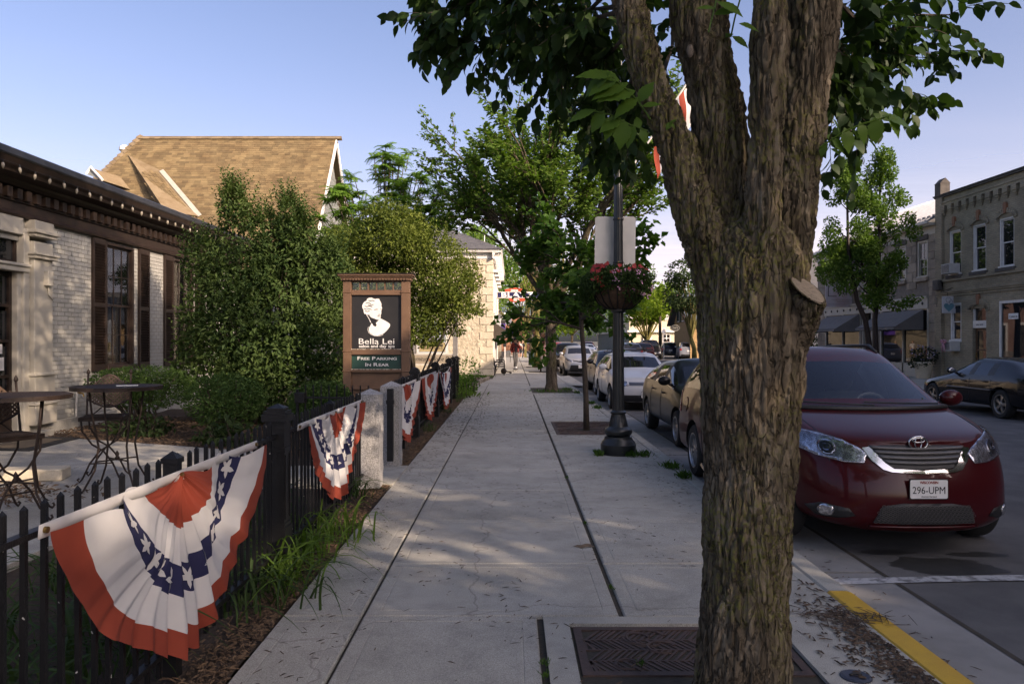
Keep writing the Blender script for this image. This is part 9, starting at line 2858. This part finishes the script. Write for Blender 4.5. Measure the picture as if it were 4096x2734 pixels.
for (nm,q,pt,px,yr,rz,lab,cat,gp) in (('suv_car',SUV,suvp[0],2530,57,180,'blue grey utility car with roof bars beyond the white wagon','car',FAR),('suv_car',SUV,suvp[1],2580,65,180,'dark red utility car left of the black pickup','car',FAR),
            ('pickup_truck',TRUCK,black_p,2618,72,180,'black pickup truck with silver rear bumper before the cream building','pickup',FAR),('suv_car',SUV,suvp[2],2708,78,172,'navy utility car parked between the pickup and the silver car','car',FAR),
            ('suv_car',SUV,silver_p,2782,72,172,'silver utility car with red tail lamps before the ochre house','car',FAR),('suv_car',SUV,suvp[3],2356,112,180,'small red utility car far along the road','car',FAR)):
 x = W(px,1362,yr).x
 c = Car(nm,q,pt,(x,yr + q['L'],RZ),R(rz),lab,gp,cat,sub=2,arches=yr < 80,spokes=5)
 if q is TRUCK: face_rear(c,[(-0.80,0.80),(-0.94,0.80),(-0.94,1.12),(-0.80,1.12)],'TX 9120',0.64,[(-0.86,0.52),(0.86,0.52),(0.86,0.70),(-0.86,0.70)])
 else: face_rear(c,TLS,'',0.82,[(-0.7,0.3),(0.7,0.3),(0.7,0.5),(-0.7,0.5)])
for (nm,q,pt,px,yf,lab,gp) in (('suv_car',SUV,grey_d,None,43.0,'dark utility car parked behind the silver hatchback',PARK),('jeep_car',SUV,suvp[3],None,57.0,'red boxy off roader parked behind the near trunk line',PARK),('sedan_car',SEDAN,white_p,2362,92,'white car driving toward the camera in the far lane','cars on the road'),('suv_car',SUV,white_p,2121,225,'tiny white car far up the road','cars on the road')):
 x = 3.35 if px is None else W(px,1362,yf).x
 c = Car(nm,q,pt,(x,yf,RZ),0,lab,gp,sub=2,arches=yf < 60,spokes=5)
 face_front(c,[(-0.5,0.70),(-0.56,0.82),(-0.78,0.86),(-0.80,0.72)],[(-0.42,0.85 if q is SUV else 0.70),(0.42,0.85 if q is SUV else 0.70),(0.38,0.62),(-0.38,0.62)],[(-0.6,0.3),(-0.5,0.46),(0.5,0.46),(0.6,0.3)])
# ================================================================== people
C['skin'] = mat('skin',(0.42,0.25,0.17),0.6,(0.38,0.22,0.15),12)
def person(name,loc,rz,label,H,pose,cloth,hair,cap=None,group=None,shoes=(0.6,0.6,0.58),legs_bare=False):
 """body grown along a posed skeleton; cloth: (top, sleeve, trousers) colours; faces -Y local"""
 p = empty(name,loc,rz,label=label,cat='person',group=group)
 k = H / 1.75
 J = dict(pelvis=(0,0,0.95),belly=(0,0.0,1.10),chest=(0,0.01,1.30),neck=(0,0.0,1.48),head0=(0,-0.01,1.56),head1=(0,-0.015,1.64),head2=(0,-0.01,1.71))
 for s,n in ((-1,'l'),(1,'r')):
  J['sh' + n] = (s * 0.175,0.01,1.42); J['el' + n] = (s * 0.235,0.03,1.14); J['wr' + n] = (s * 0.25,-0.04,0.90); J['ha' + n] = (s * 0.25,-0.06,0.83)
  J['hp' + n] = (s * 0.095,0,0.90); J['kn' + n] = (s * 0.105,-0.02,0.50); J['an' + n] = (s * 0.11,0.03,0.09); J['to' + n] = (s * 0.12,-0.13,0.045)
 J.update(pose)
 rad = dict(pelvis=0.145,belly=0.135,chest=0.155,neck=0.062,head0=0.075,head1=0.10,head2=0.085)
 for n in 'lr':
  rad.update({'sh' + n: 0.072,'el' + n: 0.05,'wr' + n: 0.034,'ha' + n: 0.04,'hp' + n: 0.10,'kn' + n: 0.066,'an' + n: 0.045,'to' + n: 0.042})
 if pose.get('_baggy'):
  for n in 'lr': rad['el' + n] = 0.075; rad['sh' + n] = 0.09; rad['kn' + n] = 0.085; rad['an' + n] = 0.07; rad['wr' + n] = 0.05
  rad['chest'] = 0.17; rad['belly'] = 0.16; rad['pelvis'] = 0.16
 J = {a: b for a,b in J.items() if not a.startswith('_')}
 names = list(J)
 E = [('pelvis','belly'),('belly','chest'),('chest','neck'),('neck','head0'),('head0','head1'),('head1','head2')]
 for n in 'lr': E += [('chest','sh' + n),('sh' + n,'el' + n),('el' + n,'wr' + n),('wr' + n,'ha' + n),('pelvis','hp' + n),('hp' + n,'kn' + n),('kn' + n,'an' + n),('an' + n,'to' + n)]
 me = bpy.data.meshes.new('body')
 me.from_pydata([tuple(c * k for c in J[a]) for a in names],[(names.index(a),names.index(b)) for a,b in E],[])
 o = bpy.data.objects.new('tmp',me); col.objects.link(o)
 md = o.modifiers.new('skin','SKIN'); md.use_smooth_shade = True
 for i,a in enumerate(names):
  sv = me.skin_vertices[0].data[i]
  r = rad[a] * k
  flat = 0.72 if a in ('pelvis','belly','chest') else 1.0
  sv.radius = (r,r * flat); sv.use_root = a == 'pelvis'
 sb_ = o.modifiers.new('sub','SUBSURF'); sb_.levels = sb_.render_levels = 2
 dg = bpy.context.evaluated_depsgraph_get()
 bm_e = bpy.data.meshes.new_from_object(o.evaluated_get(dg))
 bpy.data.objects.remove(o)
 mats_ = [C['skin']] + [mat(label.split()[0] + '_cloth_%d' % q,c_,0.85,tuple(v * 0.65 for v in c_),16,0.3,60) for q,c_ in enumerate(cloth)] + [mat('shoe_leather',shoes,0.6)]
 bm_e.materials.clear()
 for m in mats_: bm_e.materials.append(m)
 seg = {('pelvis','belly'): 1,('belly','chest'): 1,('chest','neck'): 1,('neck','head0'): 0,('head0','head1'): 0,('head1','head2'): 0}
 for n in 'lr':
  seg.update({('chest','sh' + n): 2,('sh' + n,'el' + n): 2,('el' + n,'wr' + n): 2 if not legs_bare else 0,('wr' + n,'ha' + n): 0,('pelvis','hp' + n): 3,('hp' + n,'kn' + n): 3,('kn' + n,'an' + n): 0 if legs_bare else 3,('an' + n,'to' + n): 4})
 def dseg(pnt,a,b):
  a,b = Vector(J[a]) * k,Vector(J[b]) * k
  t = min(max((pnt - a).dot(b - a) / max((b - a).length_squared,1e-9),0),1)
  return (pnt - a.lerp(b,t)).length
 mi = []
 for f in bm_e.polygons:
  c = f.center
  best = min(seg,key=lambda e: dseg(c,*e) - 0.0)
  mi.append(seg[best])
 bm_e.polygons.foreach_set('material_index',mi)
 bm_e.polygons.foreach_set('use_smooth',[True] * len(mi))
 body = np_obj('body',bm_e,p)
 hc = Vector(J['head1']) * k
 fm = MB()
 for n in 'lr':
  h,w = Vector(J['ha' + n]) * k,Vector(J['wr' + n]) * k
  d = (h - w).normalized(); s = d.cross(Vector((0,1,0.2))).normalized()
  for q in range(4): fm.tube([h + s * (q - 1.5) * 0.018 * k,h + s * (q - 1.5) * 0.02 * k + d * (0.055 - 0.006 * abs(q - 1.3)) * k,h + s * (q - 1.5) * 0.018 * k + d * 0.07 * k + Vector((0,-0.02,0)) * k],[0.0095 * k,0.0085 * k,0.006 * k],6)
  fm.tube([w.lerp(h,0.5),w.lerp(h,0.9) + Vector((0,-0.045,0)) * k,h + d * 0.02 * k + Vector((0,-0.05,0)) * k],[0.011 * k,0.010 * k,0.007 * k],6)
 fm.build('fingers',C['skin'],body,smooth=True)
 fc = MB()
 fc.ball(hc + Vector((0,-0.098,-0.005)) * k,(0.013 * k,0.016 * k,0.02 * k),8,6)
 for s in (-1,1): fc.ball(hc + Vector((s * 0.098,0.0,-0.005)) * k,(0.012 * k,0.02 * k,0.03 * k),8,6)
 fc.build('nose_and_ears',C['skin'],body,smooth=True)
 ey = MB()
 for s in (-1,1): ey.ball(hc + Vector((s * 0.034,-0.09,0.025)) * k,(0.013 * k,0.008 * k,0.007 * k),8,6)
 ey.ball(hc + Vector((0,-0.088,-0.05)) * k,(0.024 * k,0.008 * k,0.005 * k),8,6)
 ey.build('eyes_and_mouth',mat('dark_features',(0.06,0.03,0.025),0.5),body,smooth=True)
 if hair:
  hm = MB()
  hm.ball(hc + Vector((0,0.025,0.035)) * k,(0.115 * k,0.118 * k,0.105 * k),14,10)
  for q in range(22 if hair[1] else 0):
   a = math.pi * (0.05 + 0.9 * q / 21)
   hm.ball(hc + Vector((0.115 * math.cos(a),0.02 + 0.085 * math.sin(a),-0.04 + 0.03 * math.sin(q * 2.3))) * k,(0.035 * k,0.035 * k,0.06 * k),7,6)
  hm.build('hair',mat('hair',hair[0],0.7,tuple(v * 0.6 for v in hair[0]),30,0.5,60),p,smooth=True)
 if cap:
  cm = MB()
  cm.ball(hc + Vector((0,0.01,0.07)) * k,(0.118 * k,0.122 * k,0.085 * k),16,10)
  cm.prism([(0.09 * math.cos(t),-0.10 - 0.085 * math.sin(t)) for t in np.linspace(0,math.pi,11)],lambda u,v,d: (hc.x + u * k,hc.y + v * k,hc.z + (0.055 + d) * k),0,0.012)
  cm.build('cap',mat('cap_cloth',cap,0.85),p,smooth=40)
 return p
# the skateboarder
sx,sy = W(2062,1362,41.5).x,41.5
sk = person('person',(sx,sy,0.115),R(12),'skateboarder in red checked shirt, dark tee and grey trousers, hand at mouth',1.70,
   dict(_baggy=1,elr=(0.27,-0.05,1.16),wrr=(0.14,-0.19,1.36),har=(0.09,-0.20,1.43),ell=(-0.25,0.03,1.14),wrl=(-0.24,-0.03,0.92),hal=(-0.23,-0.05,0.86),hpl=(-0.08,0,0.90),hpr=(0.08,0,0.90),
     knl=(-0.05,-0.08,0.50),anl=(-0.03,0.02,0.09),tol=(-0.04,-0.13,0.045),knr=(0.07,0.02,0.48),anr=(0.06,0.22,0.10),tor=(0.08,0.08,0.045)),
   [(0.02,0.02,0.03),(0.20,0.025,0.02),(0.13,0.125,0.12)],((0.07,0.04,0.025),True),cap=(0.015,0.015,0.018),group='people on the sidewalks')
sh = MB()      # open shirt fronts over the tee
for s in (-1,1):
 sh.grid(lambda u,v: (s * (0.075 + 0.10 * u),-0.135 + 0.05 * u + 0.02 * math.sin(v * 6) + 0.01,1.36 - 0.42 * v),5,10)
sh.grid(lambda u,v: (-0.19 + 0.38 * u,0.125 - 0.05 * (2 * u - 1) ** 2 + 0.01 * math.sin(v * 7),1.40 - 0.50 * v),8,10)
sh.build('open_shirt',mat('red_check_shirt',(0.22,0.03,0.022),0.85,(0.05,0.012,0.012),34,lo=0.45,hi=0.55),sk,smooth=True,solid=0.012)
bd = empty('skateboard',(sx,sy + 0.06,0),R(8),label='dark skateboard under the feet of the skateboarder',cat='skateboard')
MB().grid(lambda u,v: ((u - 0.5) * 0.21 * math.sin(math.pi * (0.12 + 0.76 * v)) ** 0.35,(v - 0.5) * 0.80,0.095 + 0.35 * max(0,abs(v - 0.5) - 0.34) ** 1.2),6,24).build('deck',C['blackboard'],bd,smooth=True,solid=0.012)
for y in (-0.24,0.24):
 t_ = MB().box(-0.03,0.03,y - 0.02,y + 0.02,0.05,0.09).build('truck',C['signback'],bd)
 for x in (-0.09,0.09): MB().tube([(x - 0.016,y,0.028),(x + 0.016,y,0.028)],0.028,12).build('roller',C['letterwhite'],t_)
stand = {}
walk = dict(knl=(-0.10,-0.16,0.52),anl=(-0.10,-0.22,0.12),tol=(-0.11,-0.37,0.08),knr=(0.10,0.06,0.50),anr=(0.11,0.28,0.12),tor=(0.11,0.14,0.05),ell=(-0.25,0.12,1.16),wrl=(-0.26,0.08,0.92),hal=(-0.26,0.05,0.85),elr=(0.25,-0.04,1.15),wrr=(0.24,-0.18,0.95),har=(0.23,-0.22,0.90))
person('person',(W(2078,1362,70).x,70,0.006),R(8),'woman in white top walking behind the skateboarder',1.68,walk,[(0.6,0.55,0.5),(0.6,0.55,0.5),(0.02,0.02,0.025)],((0.30,0.20,0.10),True),group='people on the sidewalks',legs_bare=True)
person('person',(W(2090,1362,72).x,72.5,0.006),R(-6),'woman in black dress walking farther down the sidewalk',1.66,walk,[(0.015,0.015,0.02),(0.015,0.015,0.02),(0.015,0.015,0.02)],((0.35,0.25,0.13),True),group='people on the sidewalks',legs_bare=True)
person('person',(W(2188,1362,55).x,55,RZ + 0.01),R(-20),'man in pink shirt and shorts standing by the red off roader',1.78,dict(elr=(0.26,0.0,1.16),wrr=(0.20,-0.20,1.12),har=(0.17,-0.26,1.12),ell=(-0.26,0.0,1.16),wrl=(-0.20,-0.20,1.12),hal=(-0.17,-0.26,1.12)),[(0.5,0.34,0.34),(0.5,0.34,0.34),(0.30,0.27,0.22)],((0.25,0.22,0.2),False),group='people on the sidewalks',legs_bare=True)
person('person',(W(2668,1362,84).x,84,0.0),R(180),'walker in dark top and red shorts seen from behind near the pickup',1.78,walk,[(0.03,0.03,0.035),(0.03,0.03,0.035),(0.26,0.07,0.05)],((0.05,0.035,0.025),False),group='people on the sidewalks',legs_bare=True)
person('person',(W(2702,1362,86).x,86,0.0),R(160),'man in blue top and cap standing by the navy utility car',1.72,stand,[(0.05,0.07,0.13),(0.05,0.07,0.13),(0.06,0.06,0.07)],((0.06,0.04,0.03),False),cap=(0.12,0.12,0.13),group='people on the sidewalks')
